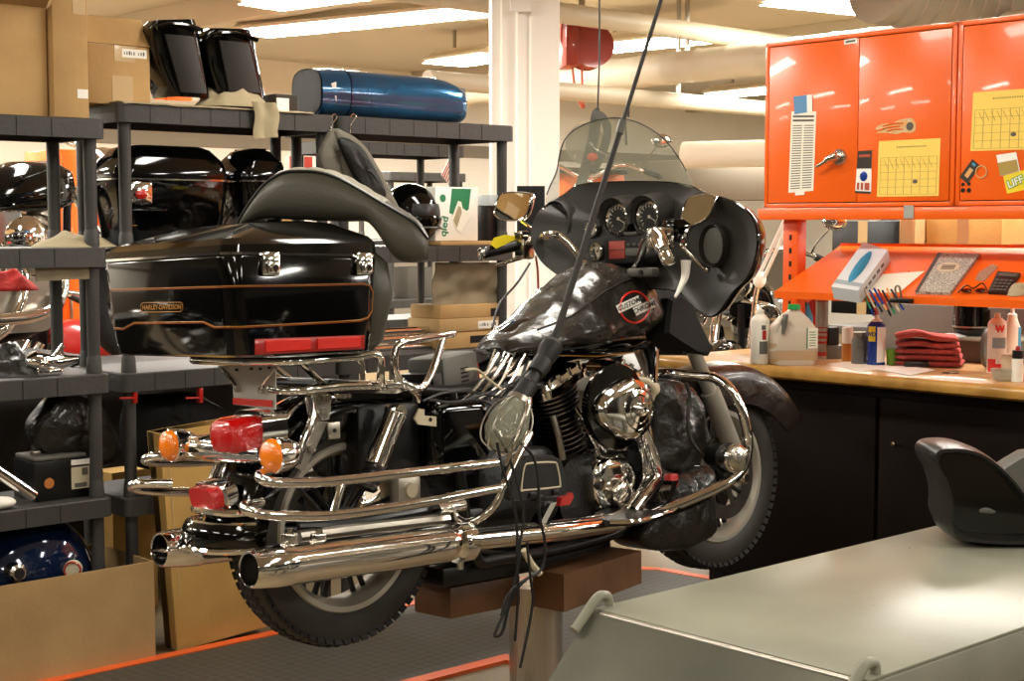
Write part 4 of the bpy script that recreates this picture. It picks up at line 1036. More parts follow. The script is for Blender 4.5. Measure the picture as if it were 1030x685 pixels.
obj('strut', g, 'chrome_worn', pl)
g = GB()
for px in ((253, 371), (262, 371), (271, 370), (238, 372)): q = KX(px[0], px[1], xx); g.box(-.0035 + xx, xx - .0005, q.y - .008, q.y + .004, q.z - .003, q.z + .003, .001)
obj('slot', g, 'dark_gap', pl)

# ---------------------------------------------------------------- luggage trunk
TX0, TX1, TY = -.525, -.062, .297
ZB, ZS, ZT = .80, 1.042, 1.142
def tr(z, ix, iy, r_=.045, x0=TX0, x1=TX1): return [Vector((x, y, z)) for x, y in rrect(x0 + ix, x1 - ix * .6, -TY + iy, TY - iy, r_, 6)]
tk_ = GB(); tk_.loft([tr(ZB, .05, .03), tr(ZB + .006, .03, .012), tr(ZB + .05, .018, .008), tr(ZS - .006, .0, .0), tr(ZS, .002, .002)])
trunk = part('trunk', tk_, 'black_gloss', ang=50)
g = GB(); g.loft([tr(ZS + .001, -.003, -.003), tr(ZS + .007, -.003, -.003)]); obj('seam_trim', g, 'chrome', trunk)
g = GB()
def lidring(z, ix0, ix1, iy, r_=.06): return [Vector((x, y, z + (.014 * (x - TX0) / .43 if z > ZS + .02 else 0))) for x, y in rrect(TX0 + ix0, TX1 - ix1, -TY + iy, TY - iy, r_, 6)]
g.loft([lidring(ZS + .0075, 0, 0, 0, .04), lidring(ZS + .024, .004, .001, .003, .04), lidring(ZS + .040, .022, .006, .026, .035), lidring(ZS + .078, .15, .05, .12, .04), lidring(ZS + .086, .22, .09, .17, .04)])
lid = obj('lid', g, 'black_gloss', trunk, ang=14)
bv = drape_bvh([trunk])
lines = [[(106, 291), (170, 289.5), (236, 287.5), (300, 286.5), (366, 285), (372, 287), (375, 294), (374, 312), (370, 319), (362, 322), (300, 325.5), (240, 328.5), (216, 328.5), (205, 323.5), (135, 324.5), (124, 330.5), (112, 329)]]
for k, (dy, r_, m_) in enumerate(((0, .0011, 'gold'), (1.3, .0008, 'orange_stripe'))):
    g = decal_line(bv, [(x, y + dy) for x, y in lines[0]], r_)
    if g.v: obj('pinstripe', g, m_, trunk)
# maker's lettering in a rounded frame
g = decal_line(bv, [(144, 304.5), (182, 304), (184, 306), (184, 311.5), (182, 313.5), (144, 314), (142, 312), (142, 306.5), (144, 304.5)], .0009)
if g.v: fr_ = obj('badge_frame', g, 'gold', trunk)
g = decal_text(bv, 'HARLEY-DAVIDSON', 163.2, 309.1, 6.6, (.66, -.01), (0, -1.05), .0016, .02); obj('lettering', g, 'gold', fr_)
# side reflector
g = decal_poly(bv, [(257, 341.5), (366, 337), (365, 350), (257, 357)], .004, 20, 3)
g = G(); f = lambda u, v, o: drape(bv, 257 + 108 * u, (341.5 - 4.5 * u) * (1 - v) + (357 - 6.5 * u) * v, o)
def refl(x0, x1, m_, nm, par, o0=.001, o1=.007, ya=(342, 338), yb=(356, 350)):
    g = G()
    def q(u, v, o):
        x = x0 + (x1 - x0) * u; t_ = (x - 257) / 108; ytop = ya[0] + (ya[1] - ya[0]) * t_; ybot = yb[0] + (yb[1] - yb[0]) * t_
        return drape(bv, x, ytop + (ybot - ytop) * v, o)
    n = 10; R = []
    for i in range(n + 1):
        u = i / n; P_ = [q(u, 0, o0), q(u, .08, o1), q(u, .92, o1), q(u, 1, o0)]
        if all(P_): R.append(P_)
    if len(R) < 2: R = [[K(x, y, -.30) for y in (342, 341, 355, 356)] for x in (x0, x1)]
    g.loft(R); return obj(nm, g, m_, par)
rfm = refl(256, 366, 'red_paint', 'side_reflector', trunk, .0008, .003, (341, 337), (357, 351))
refl(266, 311, 'red_reflector', 'reflector_lens', rfm, .003, .0075, (342.5, 338.5), (355, 349)); refl(318, 361, 'red_reflector', 'reflector_lens', rfm, .003, .0075, (342.5, 338.5), (355, 349))
# latches and hinge knob
for x in (272, 366):
    q = K(x, 268, -TY - .006); g = GB(); g.box(q.x - .026, q.x + .026, -TY - .012, -TY + .0, q.z - .022, q.z + .036, .006); g.box(q.x - .018, q.x + .018, -TY - .022, -TY - .01, q.z - .018, q.z + .012, .005)
    g.cyl((q.x, -TY - .02, q.z - .004), (q.x, -TY - .028, q.z - .004), .008, n=12); obj('latch', g, 'chrome', trunk)
q = K(357, 251, -.28); g = GB(); g.ell((q.x, -.283, q.z), (.012, .01, .012), 14, 8); obj('lid_button', g, 'chrome_worn', lid)
# backrest pad in front of the trunk
g = GB(); g.loft([[Vector((x, y, z)) for x, y in rrect(-.085 + .02 * math.sin(t_ * 3), -.01 + .03 * math.sin(t_ * 3), -w_, w_, .03, 4)] for t_, z, w_ in ((0, .80, .20), (.1, .83, .24), (.5, .95, .255), (.8, 1.03, .25), (1, 1.06, .22))]); part('backrest', g, 'seat_vinyl', ang=60)

# ---------------------------------------------------------------- rack tubes under the trunk
rk_ = part('trunk_rack', GB().tube([V(-.34, .15, .785), V(-.355, .1, .785), V(-.355, -.1, .785), V(-.34, -.15, .785), V(-.28, -.215, .785), V(-.1, -.225, .79), V(-.02, -.225, .79), K(383, 383, -.22), K(386, 390, -.2)], .011, 10), 'chrome')
obj('rail', GB().tube([V(-.34, .15, .785), V(-.28, .215, .785), V(-.1, .225, .785), V(0, .2, .72)], .011, 10), 'chrome', rk_)
obj('rail', GB().tube(KK((272, 391, -.13), (285, 393, -.17), (310, 392, -.2), (345, 388.5, -.2), (380, 387.5, -.2), (405, 387, -.2), (418, 395, -.18), (420, 402, -.16)), .0125, 12), 'chrome', rk_)
g = GB(); g.prism(KK((345, 385, -.205), (408, 383, -.205), (412, 392, -.205), (398, 396, -.205), (345, 394, -.205)), (0, .012, 0)); obj('rack_plate', g, 'chrome', rk_)
g = GB(); g.prism(KK((338, 396, -.19), (352, 396, -.19), (351, 401, -.19), (340, 401, -.19)), (0, .01, 0)); q = K(342, 398, -.2); g.cyl(q, q - V(0, .012, 0), .006, n=10); q = K(349, 398, -.2); g.cyl(q, q - V(0, .012, 0), .006, n=10); obj('mount', g, 'chrome_worn', rk_)
for p_ in (((300, 362, -.15), (318, 380, -.16), (330, 390, -.18)), ((362, 355, -.21), (365, 376, -.21))): obj('stay', GB().tube(KK(*p_), .008, 8), 'chrome', rk_)
# fender strut plate and grab bar
st = part('fender_strut', GB().tube(KK((311, 399, -.13), (313, 412, -.135), (314, 424, -.14), (306, 442, -.14), (298, 466, -.14)), .012, 10), 'chrome')
g = GB(); g.prism(KK((315, 398, -.135), (332, 398, -.135), (333, 410, -.135), (331, 422, -.135), (318, 424, -.135)), (0, .01, 0)); o = obj('strut_plate', g, 'steel', st)
g = GB()
for px in ((321, 401), (330, 401), (324, 416)): q = K(px[0], px[1], -.136); g.cyl(q, q - V(0, .007, 0), .009 if px[1] < 410 else .015, n=14)
obj('bolt', g, 'chrome_worn', o)
g = GB(); g.prism(KK((316, 424, -.137), (330, 424, -.137), (318, 450, -.137), (306, 474, -.137), (298, 470, -.137)), (0, .006, 0)); obj('lower_plate', g, 'steel', st)
g = GB(); q = K(312, 451, -.14); g.cyl(q, q - V(0, .01, 0), .012, n=14); obj('bolt', g, 'chrome_worn', st)
part('grab_tube', GB().tube(KK((305, 403, -.12), (292, 414, -.13), (282, 427, -.14), (274, 441, -.15)), .008, 8), 'chrome')
c_ = K(335, 433, -.14); g = GB(); g.box(c_.x - .02, c_.x + .02, -.146, -.138, c_.z - .022, c_.z + .022, .003, M=None); o = part('corner_tab', g, 'steel'); g = GB(); g.cyl((c_.x, -.1465, c_.z), (c_.x, -.1475, c_.z), .006, n=10); obj('hole', g, 'dark_gap', o)
# passenger backrest/armrest hoop
hoop = KK((456, 335.5, -.16), (440, 338, -.18), (420, 341, -.2), (404, 345, -.21), (398, 352, -.21), (397, 370, -.21), (402, 382, -.21), (410, 388, -.21), (418, 391, -.21), (425, 390, -.2), (431, 381, -.19), (437, 368, -.18), (446, 339, -.17))
part('armrest_hoop', GB().tube(hoop, .0105, 10, 4), 'chrome')

# ---------------------------------------------------------------- shocks, swingarm, frame
for s in (-1, 1):
    a_ = K(399, 413, -.19); b_ = K(368, 492, -.19)
    a_ = V(a_.x, s * .19, a_.z); b_ = V(b_.x, s * .19, b_.z); m_ = a_.lerp(b_, .68)
    g = GB(); g.rings([(a_, .022), (a_.lerp(b_, .04), .030), (m_, .030), (a_.lerp(b_, .7), .026)], 22); sh = part('shock_absorber', g, 'chrome')
    g = GB(); R = []
    for k in range(9): t_ = .7 + .3 * k / 8; R.append((a_.lerp(b_, t_), .031 if k % 2 else .026))
    R = [(p_, r_) for p_, r_ in R]; g.rings(R, 18); obj('boot', g, 'black_satin', sh)
    g = GB(); g.cyl(a_ + V(.0, s * .02, .0), a_ - V(0, s * .03, 0), .018, n=14); obj('mount_bolt', g, 'chrome_worn', sh)
g = GB(); g.box(-.06, .62, -.13, -.095, .285, .345, .015); g.box(-.06, .62, .10, .135, .285, .345, .015); part('swingarm', g, 'black_satin')
fr = part('frame', GB().tube([V(-.12, -.15, .715), V(.10, -.14, .70), V(.32, -.12, .68), V(.5, -.08, .70), V(.8, -.03, .80), V(1.18, 0, .93), V(1.24, 0, .86)], .017, 10), 'black_satin')
for pts, r_ in (([V(-.12, .15, .715), V(.10, .14, .70), V(.32, .12, .68), V(.5, .08, .70), V(.8, .03, .80)], .017), ([V(1.24, 0, .86), V(1.22, -.09, .70), V(1.15, -.13, .45), V(1.05, -.14, .25), V(.9, -.14, .20), V(.5, -.14, .19), V(.38, -.13, .24), V(.32, -.12, .68)], .018), ([V(1.24, 0, .86), V(1.22, .09, .70), V(1.15, .13, .45), V(1.05, .14, .25), V(.9, .14, .20), V(.5, .14, .19), V(.38, .13, .24), V(.32, .12, .68)], .018), ([V(.75, -.14, .195), V(.75, .14, .195)], .018), ([V(1.0, -.14, .215), V(1.0, .14, .215)], .018), ([V(.45, -.14, .19), V(.45, .14, .19)], .018)):
    obj('frame_tube', GB().tube(pts, r_, 10), 'black_satin', fr)
# side body: battery box, oil tank, cover
g = GB(); c0 = K(428, 402, -.13); c1 = K(486, 470, -.13)
g.loft([[Vector((x, y, z)) for x, z in rrect(c0.x + i, c1.x - i * .3, c1.z + i, c0.z - .002 - i, .035 - i * .3, 6)] for y, i in ((-.06, .0), (-.135, .0), (-.152, .006), (-.162, .02), (-.165, .035))]); sc = part('side_cover', g, 'black_gloss', ang=60)
g = GB(); a_ = K(360, 412, -.11); b_ = K(425, 470, -.11); g.box(a_.x, b_.x, -.11, .11, b_.z - .02, .66, .02); part('battery_box', g, 'black_satin')
g = GB(); g.box(.30, .66, -.115, .115, .43, .68, .03); g.box(.64, .86, .0, .11, .40, .70, .03); part('oil_tank', g, 'black_satin')
g = GB(); g.box(-.05, .45, -.10, .10, .665, .705, .015); part('seat_pan', g, 'black_matte')
br = GB(); br.prism(KK((417, 421, -.172), (422, 411, -.172), (427, 412, -.172), (427, 418, -.172), (439, 419, -.172), (439, 429, -.172), (421, 427, -.172)), (0, .006, 0)); o = part('angle_bracket', br, 'aged_white'); q = K(433, 422, -.1735); g = GB(); g.cyl(q, q - V(0, .001, 0), .006, n=10); obj('hole', g, 'dark_gap', o)
# loose cables under the tank
for i in range(11):
    dx = i * 4.2; lat = -.16 + .02 * (i % 4); m_ = ('chrome_worn', 'steel', 'cable_black', 'chrome_worn')[i % 4]
    a_, b_ = K(462 + dx * .95, 406 - (i % 3) * 2, lat), K(498 + dx * .8, 352 + (i % 3) * 3 + dx * .12, lat + .03); mid = (a_ + b_) / 2 + V(.0, -.015, .008 * ((i * 7) % 5 - 2))
    part('cable', GB().tube([a_, mid, b_], (.0035, .005, .004)[i % 3], 7), m_)
for i, pts in enumerate([[(425, 404), (445, 396), (470, 394), (505, 400), (528, 408)], [(440, 410), (470, 402), (500, 392), (520, 382), (536, 368)], [(468, 372), (480, 372), (492, 382), (505, 392)], [(430, 402), (455, 405), (480, 402), (498, 412), (505, 440)]]):
    part('cable', GB().tube([K(x, y, -.17 - .005 * i) for x, y in pts], .004, 7), ('cable_black', 'cord_dark', 'aged_white', 'cable_black')[i])
for i, (x0, y0, x1, y1) in enumerate(((470, 408, 500, 404), (500, 400, 545, 386), (480, 418, 520, 396))):
    g = GB(); g.cyl(K(x0, y0, -.1), K(x1, y1, -.1), .012, n=10); part('clamp', g, ('chrome_worn', 'black_satin', 'steel')[i])

# ---------------------------------------------------------------- exhausts
def muffler(P, n, par=None):
    a_, b_ = P; d = (b_ - a_)
    pr = [(0, .042), (.012, .0455), (.10, .051), (.16, .053), (.17, .051), (.9, .051), (.95, .046), (1, .034)]
    g = GB(); g.rings([(a_ + d * t_, r_) for t_, r_ in pr], 32, caps=False)
    g.rings([(a_ + d * .002, .0425), (a_ + d * .004, .038), (a_ + d * .16, .036)], 32, caps=False); m_ = part('muffler', g, 'chrome')
    g = GB(); g.rings([(a_ + d * .15, .0355), (a_ + d * .16, .0355)], 28); obj('inner_baffle', g, 'cord_dark', m_)
    return m_
mr = muffler((K(250, 573, -.3), K(464, 544, -.3)), 1)
e = K(464, 544, -.3); mx = K(250, 573, -.3); lz_ = KX(160, 553, mx.x)
ml = muffler((V(mx.x, lz_.y, lz_.z), V(e.x, lz_.y, e.z)), 2)
g = GB(); g.rings([(K(458, 546, -.3), .054), (K(470, 544, -.3), .054)], 28); g.rings([(K(463, 546, -.3) - V(0, 0, .05), .01), (K(463, 546, -.3) - V(0, 0, .07), .01)], 10); obj('clamp', g, 'chrome', mr)
for x in (292, 321):
    q = K(x, 543, -.3); g = GB(); g.box(q.x - .016, q.x + .016, -.312, -.282, q.z - .012, q.z + .016, .004); g.cyl((q.x, -.3, q.z + .01), (q.x, -.3, q.z + .028), .009, n=8); obj('bracket_bolt', g, 'chrome_worn', mr)
pp = part('exhaust_pipe', GB().tube(KK((460, 544.5, -.3), (500, 540, -.3), (550, 535, -.295), (600, 528, -.28), (622, 524, -.25), (634, 514, -.2), (652, 483, -.19), (648, 440, -.19), (642, 405, -.16), (640, 392, -.10)), lambda t_: .030 if t_ < .55 else .024, 18), 'chrome')
g = GB(); P = KK((470, 543, -.335), (520, 538, -.335), (570, 533, -.33), (625, 526, -.31))
g.tube(P, .021, 12); obj('heat_shield', g, 'chrome', pp)
g = GB(); g.tube(KK((640, 395, -.2), (648, 430, -.22), (657, 460, -.225), (661, 478, -.225), (650, 495, -.23), (636, 514, -.24)), .021, 14); obj('heat_shield', g, 'chrome', pp)
# lower black frame members and slim pipes above the muffler
part('brake_line', GB().tube(KK((300, 530, -.2), (340, 528, -.22), (400, 518, -.22), (455, 508, -.2), (462, 505, -.15)), .012, 8), 'black_satin')
g = GB(); g.tube(KK((300, 540, -.24), (380, 530, -.24), (450, 522, -.24)), .016, 8); part('crossover_pipe', g, 'steel')
g = GB(); g.rings([(K(440, 513, -.24), .017), (K(466, 508, -.24), .017)], 16); part('pipe_collar', g, 'chrome_worn')

# ---------------------------------------------------------------- bag guards
def guard_paths(s):
    F_ = lambda v: V(v.x + .07, -v.y - .075, v.z)
    A = KK((270, 474, -.30), (261, 479, -.345), (272, 485, -.365), (310, 485.5, -.365), (345, 483, -.365), (420, 474.5, -.365), (500, 465.5, -.365))
    Bp = KK((262, 505, -.29), (246, 509, -.34), (256, 516, -.365), (290, 519, -.365), (335, 518, -.365), (410, 508, -.365), (480, 495, -.365), (502, 491, -.365))
    Cp = KK((533, 436, -.33), (522, 456, -.35), (508, 484, -.365), (499, 505, -.36), (486, 519, -.34), (470, 526, -.30), (458, 519, -.25), (450, 500, -.2))
    Dp = KK((345, 484, -.365), (340, 500, -.365), (335, 517, -.365))
    return [[F_(v) if s > 0 else v for v in P_] for P_ in (A, Bp, Cp, Dp)]
for s in (-1, 1):
    P4 = guard_paths(s); r0 = part('bag_guard', GB().tube(P4[0], .0125, 12), 'chrome')
    obj('lower_rail', GB().tube(P4[1], .0125, 12), 'chrome', r0); obj('front_tube', GB().tube(P4[2], .0115, 12), 'chrome', r0); obj('strut', GB().tube(P4[3], .0105, 10), 'chrome', r0)

# ---------------------------------------------------------------- floorboards
def kbox(name, x0, x1, z0, z1, y0, y1, m, bev=.01, par=None): return part(name, GB().box(x0, x1, y0, y1, z0, z1, bev), m, par)
pts = [(511, 500), (511, 476), (517, 463), (527, 459), (555, 458), (563, 463), (568, 480), (568, 498), (540, 501), (515, 504)]
g = GB(); P = KK(*[(x, y, -.34) for x, y in pts]); c = sum(P, Vector()) / len(P)
g.loft([[c.lerp(v, s_) + V(0, o, 0) for v in P] for s_, o in ((.97, .03), (1, .02), (1, -.004), (.95, -.012))]); pb = part('passenger_footboard', g, 'black_plastic')
pts = [(524, 492), (527, 470), (533, 466), (556, 465), (560, 469), (563, 487), (559, 490), (527, 493)]
g = GB(); g.tube([K(x, y, -.352) - V(0, .002, 0) for x, y in pts], .0028, 6, 3, True); obj('outline_trim', g, 'aged_white', pb)
g = GB(); P = [K(x, y, -.352) for x, y in pts]; c = sum(P, Vector()) / len(P); g.prism([c.lerp(v, .97) - V(0, .0015, 0) for v in P], (0, .003, 0)); obj('rubber_pad', g, 'black_plastic', pb)
g = GB()
for x, y in ((533, 497), (556, 494), (540, 500)): q = K(x, y, -.345); g.box(q.x - .012, q.x + .012, -.36, -.33, q.z - .012, q.z + .006, .003)
obj('hinge', g, 'black_satin', pb)
pts = [(598, 517), (625, 506), (655, 497), (690, 489), (716, 486), (722, 489), (716, 498), (690, 509), (660, 519), (640, 524), (612, 525), (600, 523)]
g = GB(); zf = K(650, 515, -.30).z
ob = [BINV @ hit(x, y, BIKE @ V(0, 0, zf), BZV) for x, y in pts]
g.loft([[v + V(0, 0, o) for v in ob] for o in (-.014, -.003, .004)]); fb = part('rider_footboard', g, 'black_satin')
part('board_edge', GB().tube([v - V(0, .004, 0) for v in [ob[5], ob[6], ob[7], ob[8], ob[9], ob[10]]], .007, 8), 'chrome', fb)
for px, L2 in (((667, 505), (675, 483)), ((540, 528), (552, 505))):   # pedals
    a_, b_ = K(px[0], px[1], -.30), K(L2[0], L2[1], -.30); g = GB(); g.loft([[p_ + V(dx, dy, 0) for dx, dy in ((-.012, -.02), (.012, -.02), (.012, .02), (-.012, .02))] for p_ in (a_, b_)]); part('foot_pedal', g, 'chrome')
g = GB(); a_ = K(675, 483, -.285); g.box(a_.x - .02, a_.x + .02, -.30, -.27, a_.z - .02, a_.z + .02, .006); part('pedal_reflection', g, 'red_paint')  # red reflection on the brake pedal, given as a red block
g = GB(); q = K(570, 504, -.22); g.prism([V(q.x + dx, -.22, q.z + dz) for dx, dz in ((-.028, -.012), (-.02, .01), (.026, .022), (.03, .008), (.014, -.012))], (0, .02, 0)); part('starter_cover', g, 'red_paint')
g = GB(); g.tube(KK((675, 500, -.2), (662, 515, -.25), (645, 512, -.3)), .006, 8); part('pedal_rod', g, 'chrome')

# ---------------------------------------------------------------- engine
eng_c = K(612, 492, 0)
CZ = .36; CXe = .86
g = GB(); g.loft([[Vector((x, y, z)) for x, z in rrect(.74, 1.14, .235, .46, .09, 6)] for y in (-.13, -.12, .12, .13)]); en = part('engine', g, 'black_engine', ang=60)
g = GB(); g.loft([[Vector((x, y, z)) for x, z in rrect(.42 + i, .74, .26 + i, .50 - i, .07, 6)] for y, i in ((-.13, .01), (-.12, 0), (.15, 0))]); obj('gearbox', g, 'black_engine', en, ang=60)
g = GB(); g.box(.50, 1.05, -.11, .11, .205, .245, .015); obj('oil_pan', g, 'black_engine', en)
def cylinder(base, top, nm='cylinder'):
    d = (top - base); Lc = d.length; ax = d.normalized(); u = V(0, 1, 0); w_ = ax.cross(u).normalized()
    def ring(t_, rx, ry, n=28):
        return [base + d * t_ + w_ * (rx * math.cos(a)) + u * (ry * math.sin(a)) for a in [2 * PI * k / n for k in range(n)]]
    g = GB(); R = []; nf = 11
    for k in range(nf):
        t0 = .02 + .55 * k / nf; t1 = t0 + .55 / nf * .38; t2 = t0 + .55 / nf * .5; t3 = t0 + .55 / nf * .95
        R += [ring(t0, .062, .066), ring(t1, .062, .066), ring(t2, .05, .052), ring(t3, .05, .052)]
    g.loft(R); cy = obj(nm, g, 'black_engine', en, ang=30)
    g = GB()
    for k in range(nf): t0 = .02 + .55 * k / nf; t1 = t0 + .55 / nf * .38; g.loft([ring(t0 + .004, .0632, .0672), ring(t1 - .004, .0632, .0672)], caps=False)
    obj('polished_fin_edge', g, 'steel', cy, kind='stuff')
    g = GB(); R = []
    for k in range(5):
        t0 = .60 + .22 * k / 5; R += [ring(t0, .074 + .003 * k, .076), ring(t0 + .018, .074 + .003 * k, .076), ring(t0 + .022, .068, .066), ring(t0 + .042, .068, .066)]
    g.loft(R); hd = obj('cylinder_head', g, 'black_engine', en, ang=30)
    g = GB()
    for k in range(5): t0 = .60 + .22 * k / 5; g.loft([ring(t0 + .003, .0755 + .003 * k, .0772), ring(t0 + .015, .0755 + .003 * k, .0772)], caps=False)
    obj('polished_fin_edge', g, 'steel', hd, kind='stuff')
    # rocker cover
    g = GB()
    def rr(t_, ix, iy, r_=.03): return [base + d * t_ + w_ * a + u * b for a, b in rrect(-.102 + ix, .102 - ix, -.08 + iy, .08 - iy, r_, 5)]
    g.loft([rr(.825, 0, 0), rr(.87, 0, 0), rr(.875, -.004, -.004), rr(.90, -.004, -.004), rr(.905, .004, .004), rr(.95, .01, .008), rr(.975, .03, .02), rr(.98, .05, .03)])
    rc = obj('rocker_cover', g, 'chrome', en, ang=40)
    g = GB()
    for a in (-.07, -.025, .025, .07): p_ = base + d * .90 + w_ * a - u * .07; g.cyl(p_, p_ + ax * .028, .0075, n=8)
    obj('bolt', g, 'chrome_worn', rc)
r_top = K(566, 368, -.03); 
cylinder(V(.895, -.03, .42), V(.770, -.05, .722)); cylinder(V(.985, -.03, .42), V(1.11, -.05, .722))
# pushrod tubes
for a_, b_ in (((610, 458), (574, 402)), ((622, 458), (600, 402)), ((604, 460), (585, 420)), ((626, 456), (640, 420))):
    part('pushrod_tube', GB().tube([K(*a_, -.115), K(*b_, -.095)], .0095, 10, 1), 'chrome', en)
for px in ((600, 460), (622, 462)):
    q = K(*px, -.12); g = GB(); g.rings([(q + V(0, 0, -.03), .024), (q + V(0, 0, .01), .022), (q + V(0, 0, .018), .013)], 14); obj('tappet_block', g, 'chrome', en)
# cam cover and timer
q = K(616, 490, -.15)
pts = [(594, 474), (600, 462), (612, 458), (628, 462), (636, 474), (638, 492), (634, 506), (622, 514), (606, 514), (597, 506), (594, 490)]
P = KK(*[(x, y, -.15) for x, y in pts]); P = catmull(P, 4, True); c = sum(P, Vector()) / len(P)
g = GB(); g.loft([[c.lerp(v, s_) + V(0, o, 0) for v in P] for s_, o in ((1, .03), (1, -.01), (.93, -.022), (.7, -.028))]); cc = obj('cam_cover', g, 'chrome', en, ang=50)
q = K(624, 496, -.19); g = GB(); g.rings([((q.x, -.165, q.z), .047), ((q.x, -.20, q.z), .044), ((q.x, -.206, q.z), .038), ((q.x, -.204, q.z), .034), ((q.x, -.207, q.z), .03)], 28); obj('timer_cover', g, 'chrome_worn', cc)
q = K(604, 488, -.175); g = GB(); g.rings([((q.x, -.15, q.z), .018), ((q.x, -.185, q.z), .016)], 16); obj('oil_filter_boss', g, 'chrome', cc)
# chrome pieces at the engine side
g = GB(); q = K(566, 445, -.1); g.loft([[K(x + o, y, -.13) + V(0, dy, 0) for x, dy in ((-4, 0), (4, 0), (4, .02), (-4, .02))] for o, y in ((560, 420), (568, 462))]) if False else g.tube(KK((556, 418, -.13), (562, 440, -.14), (566, 462, -.14)), .011, 8); part('breather_tube', g, 'steel', en)
g = GB(); q = K(600, 505, -.14)
# air cleaner
ac = K(630, 411, -.225)
k_ = .096
Ma = Matrix.Translation(ac) 
g = GB(Ma @ Matrix.Translation((-.045, 0, .008))); g.lathe([(0, .05), (.08, .05), (k_ * 1.2, .035), (k_ * 1.36, .0), (k_ * 1.34, -.006), (k_ * .9, -.009), (0, -.009)], (0, 0, 0), (0, 1, 0), 44); acb = part('air_cleaner', g, 'black_gloss')
def tear(d, a): # teardrop outline
    return 1 + .60 * max(0, -math.cos(a)) ** 1.6
g = GB(Ma); R = []
for r_, y in ((k_ * .96, -.004), (k_ * 1.0, -.014), (k_ * .985, -.024), (k_ * .92, -.034), (k_ * .80, -.040), (k_ * .68, -.043), (k_ * .655, -.034), (k_ * .63, -.044), (k_ * .47, -.047), (k_ * .445, -.039), (k_ * .42, -.048), (k_ * .25, -.050), (k_ * .22, -.064), (k_ * .19, -.067), (k_ * .10, -.060), (k_ * .02, -.059)):
    R.append([Vector((math.cos(a) * r_ * (tear(0, a) if r_ > k_ * .7 else 1) - (.0 if r_ > k_ * .7 else -.008), y, math.sin(a) * r_)) for a in [2 * PI * i / 48 for i in range(48)]])
g.loft(R); obj('chrome_cover', g, 'chrome', acb, ang=28)
g = GB(Ma); g.cyl((.008, -.058, 0), (.008, -.070, 0), .007, n=8); obj('centre_screw', g, 'chrome', acb)
q = K(655, 388, -.2); g = GB(); g.tube(KK((640, 381, -.2), (652, 384, -.22), (658, 392, -.22), (655, 402, -.2)), .01, 8); g.ell((q.x + .01, -.21, q.z - .01), (.016, .012, .02), 12, 8); part('horn_bracket', g, 'aged_white')
g = GB(); g.tube(KK((661, 350, -.12), (660, 365, -.15), (659, 385, -.19)), .009, 8); part('choke_stay', g, 'chrome')

# ---------------------------------------------------------------- engine guards
def eguard(s):
    P = KK((655, 376, -.06), (672, 376, -.16), (700, 378, -.24), (718, 380, -.29), (733, 390, -.34), (744, 408, -.37), (751, 432, -.385), (752, 452, -.385), (746, 472, -.38), (730, 486, -.37), (700, 500, -.34), (668, 513, -.31), (640, 523, -.28), (618, 524, -.22), (600, 520, -.14))
    if s > 0: P = [V(v.x, -v.y, v.z) for v in P]
    return part('engine_guard', GB().tube(P, .0165, 14), 'chrome')
eg = eguard(-1); eguard(1)
q = K(737, 461, -.37)
dv = V(-.35, -1, 0).normalized()
c = q + V(.0, 0, 0)
g = GB(); D_ = lambda s_: c - dv * -s_
g.rings([(c - dv * .09, .03), (c - dv * .02, .042), (c + dv * .012, .045), (c + dv * .022, .045), (c + dv * .026, .040)], 28); lm = part('marker_lamp', g, 'chrome')
g = GB(); g.rings([(c + dv * .024, .039), (c + dv * .030, .036), (c + dv * .036, .02), (c + dv * .037, .002)], 24); obj('lamp_face', g, 'chrome_worn', lm)
g = GB(); g.rings([(c - dv * .12, .035), (c - dv * .05, .046), (c - dv * .03, .046)], 24); obj('rubber_shroud', g, 'black_satin', lm)

# ---------------------------------------------------------------- leather chaps on the guards
def kpanel(pts, lat, m, nm, bulge=.04, th=.05, fr=13, amp=.02, par=None, seed=0, label=None):
    P = catmull([K(x, y, lat) for x, y in pts], 5, True); c = sum(P, Vector()) / len(P); g = GB()
    def w_(v, s_): return amp * noise.noise(Vector((v.x * fr, seed, v.z * fr * .45))) + amp * .5 * noise.noise(Vector((v.x * fr * 2.2, seed + 5, v.z * fr)))
    R = []
    for s_ in (.05, .5, .85, 1): R.append([c.lerp(p_, s_) + V(0, th, 0) for p_ in P])
    for s_ in (1, .97, .9, .8, .7, .6, .5, .4, .3, .2, .1, .03):
        R.append([(lambda v: v + V(0, -bulge * math.sqrt(max(0, 1 - s_ ** 3)) + w_(v, s_), 0))(c.lerp(p_, s_)) for p_ in P])
    g.loft(R); return part(nm, g, m, par, ang=80, label=label)
for s in (-1, 1):
    for pts, nm, bl, sd, am in (([(658, 384), (680, 383), (692, 388), (700, 408), (708, 430), (712, 452), (700, 468), (680, 476), (660, 472), (656, 450), (656, 415)], 'leather_chap', .05, 1, .028), ([(656, 470), (680, 474), (704, 468), (716, 478), (718, 520), (712, 540), (690, 552), (660, 554), (640, 545), (645, 520), (654, 500)], 'leather_lower', .06, 4, .022)):
        P = [(x, y) for x, y in pts]
        if s < 0: kpanel(P, -.17, 'leather_wrinkle', nm, bl, .10, seed=sd, amp=am)
g = GB(); q = K(690, 425, -.23); g.tube([K(x, y, -.255) for x, y in ((690, 385), (694, 400), (692, 420), (694, 440), (704, 455), (716, 462))], .006, 8); part('brake_hose', g, 'cord_dark')

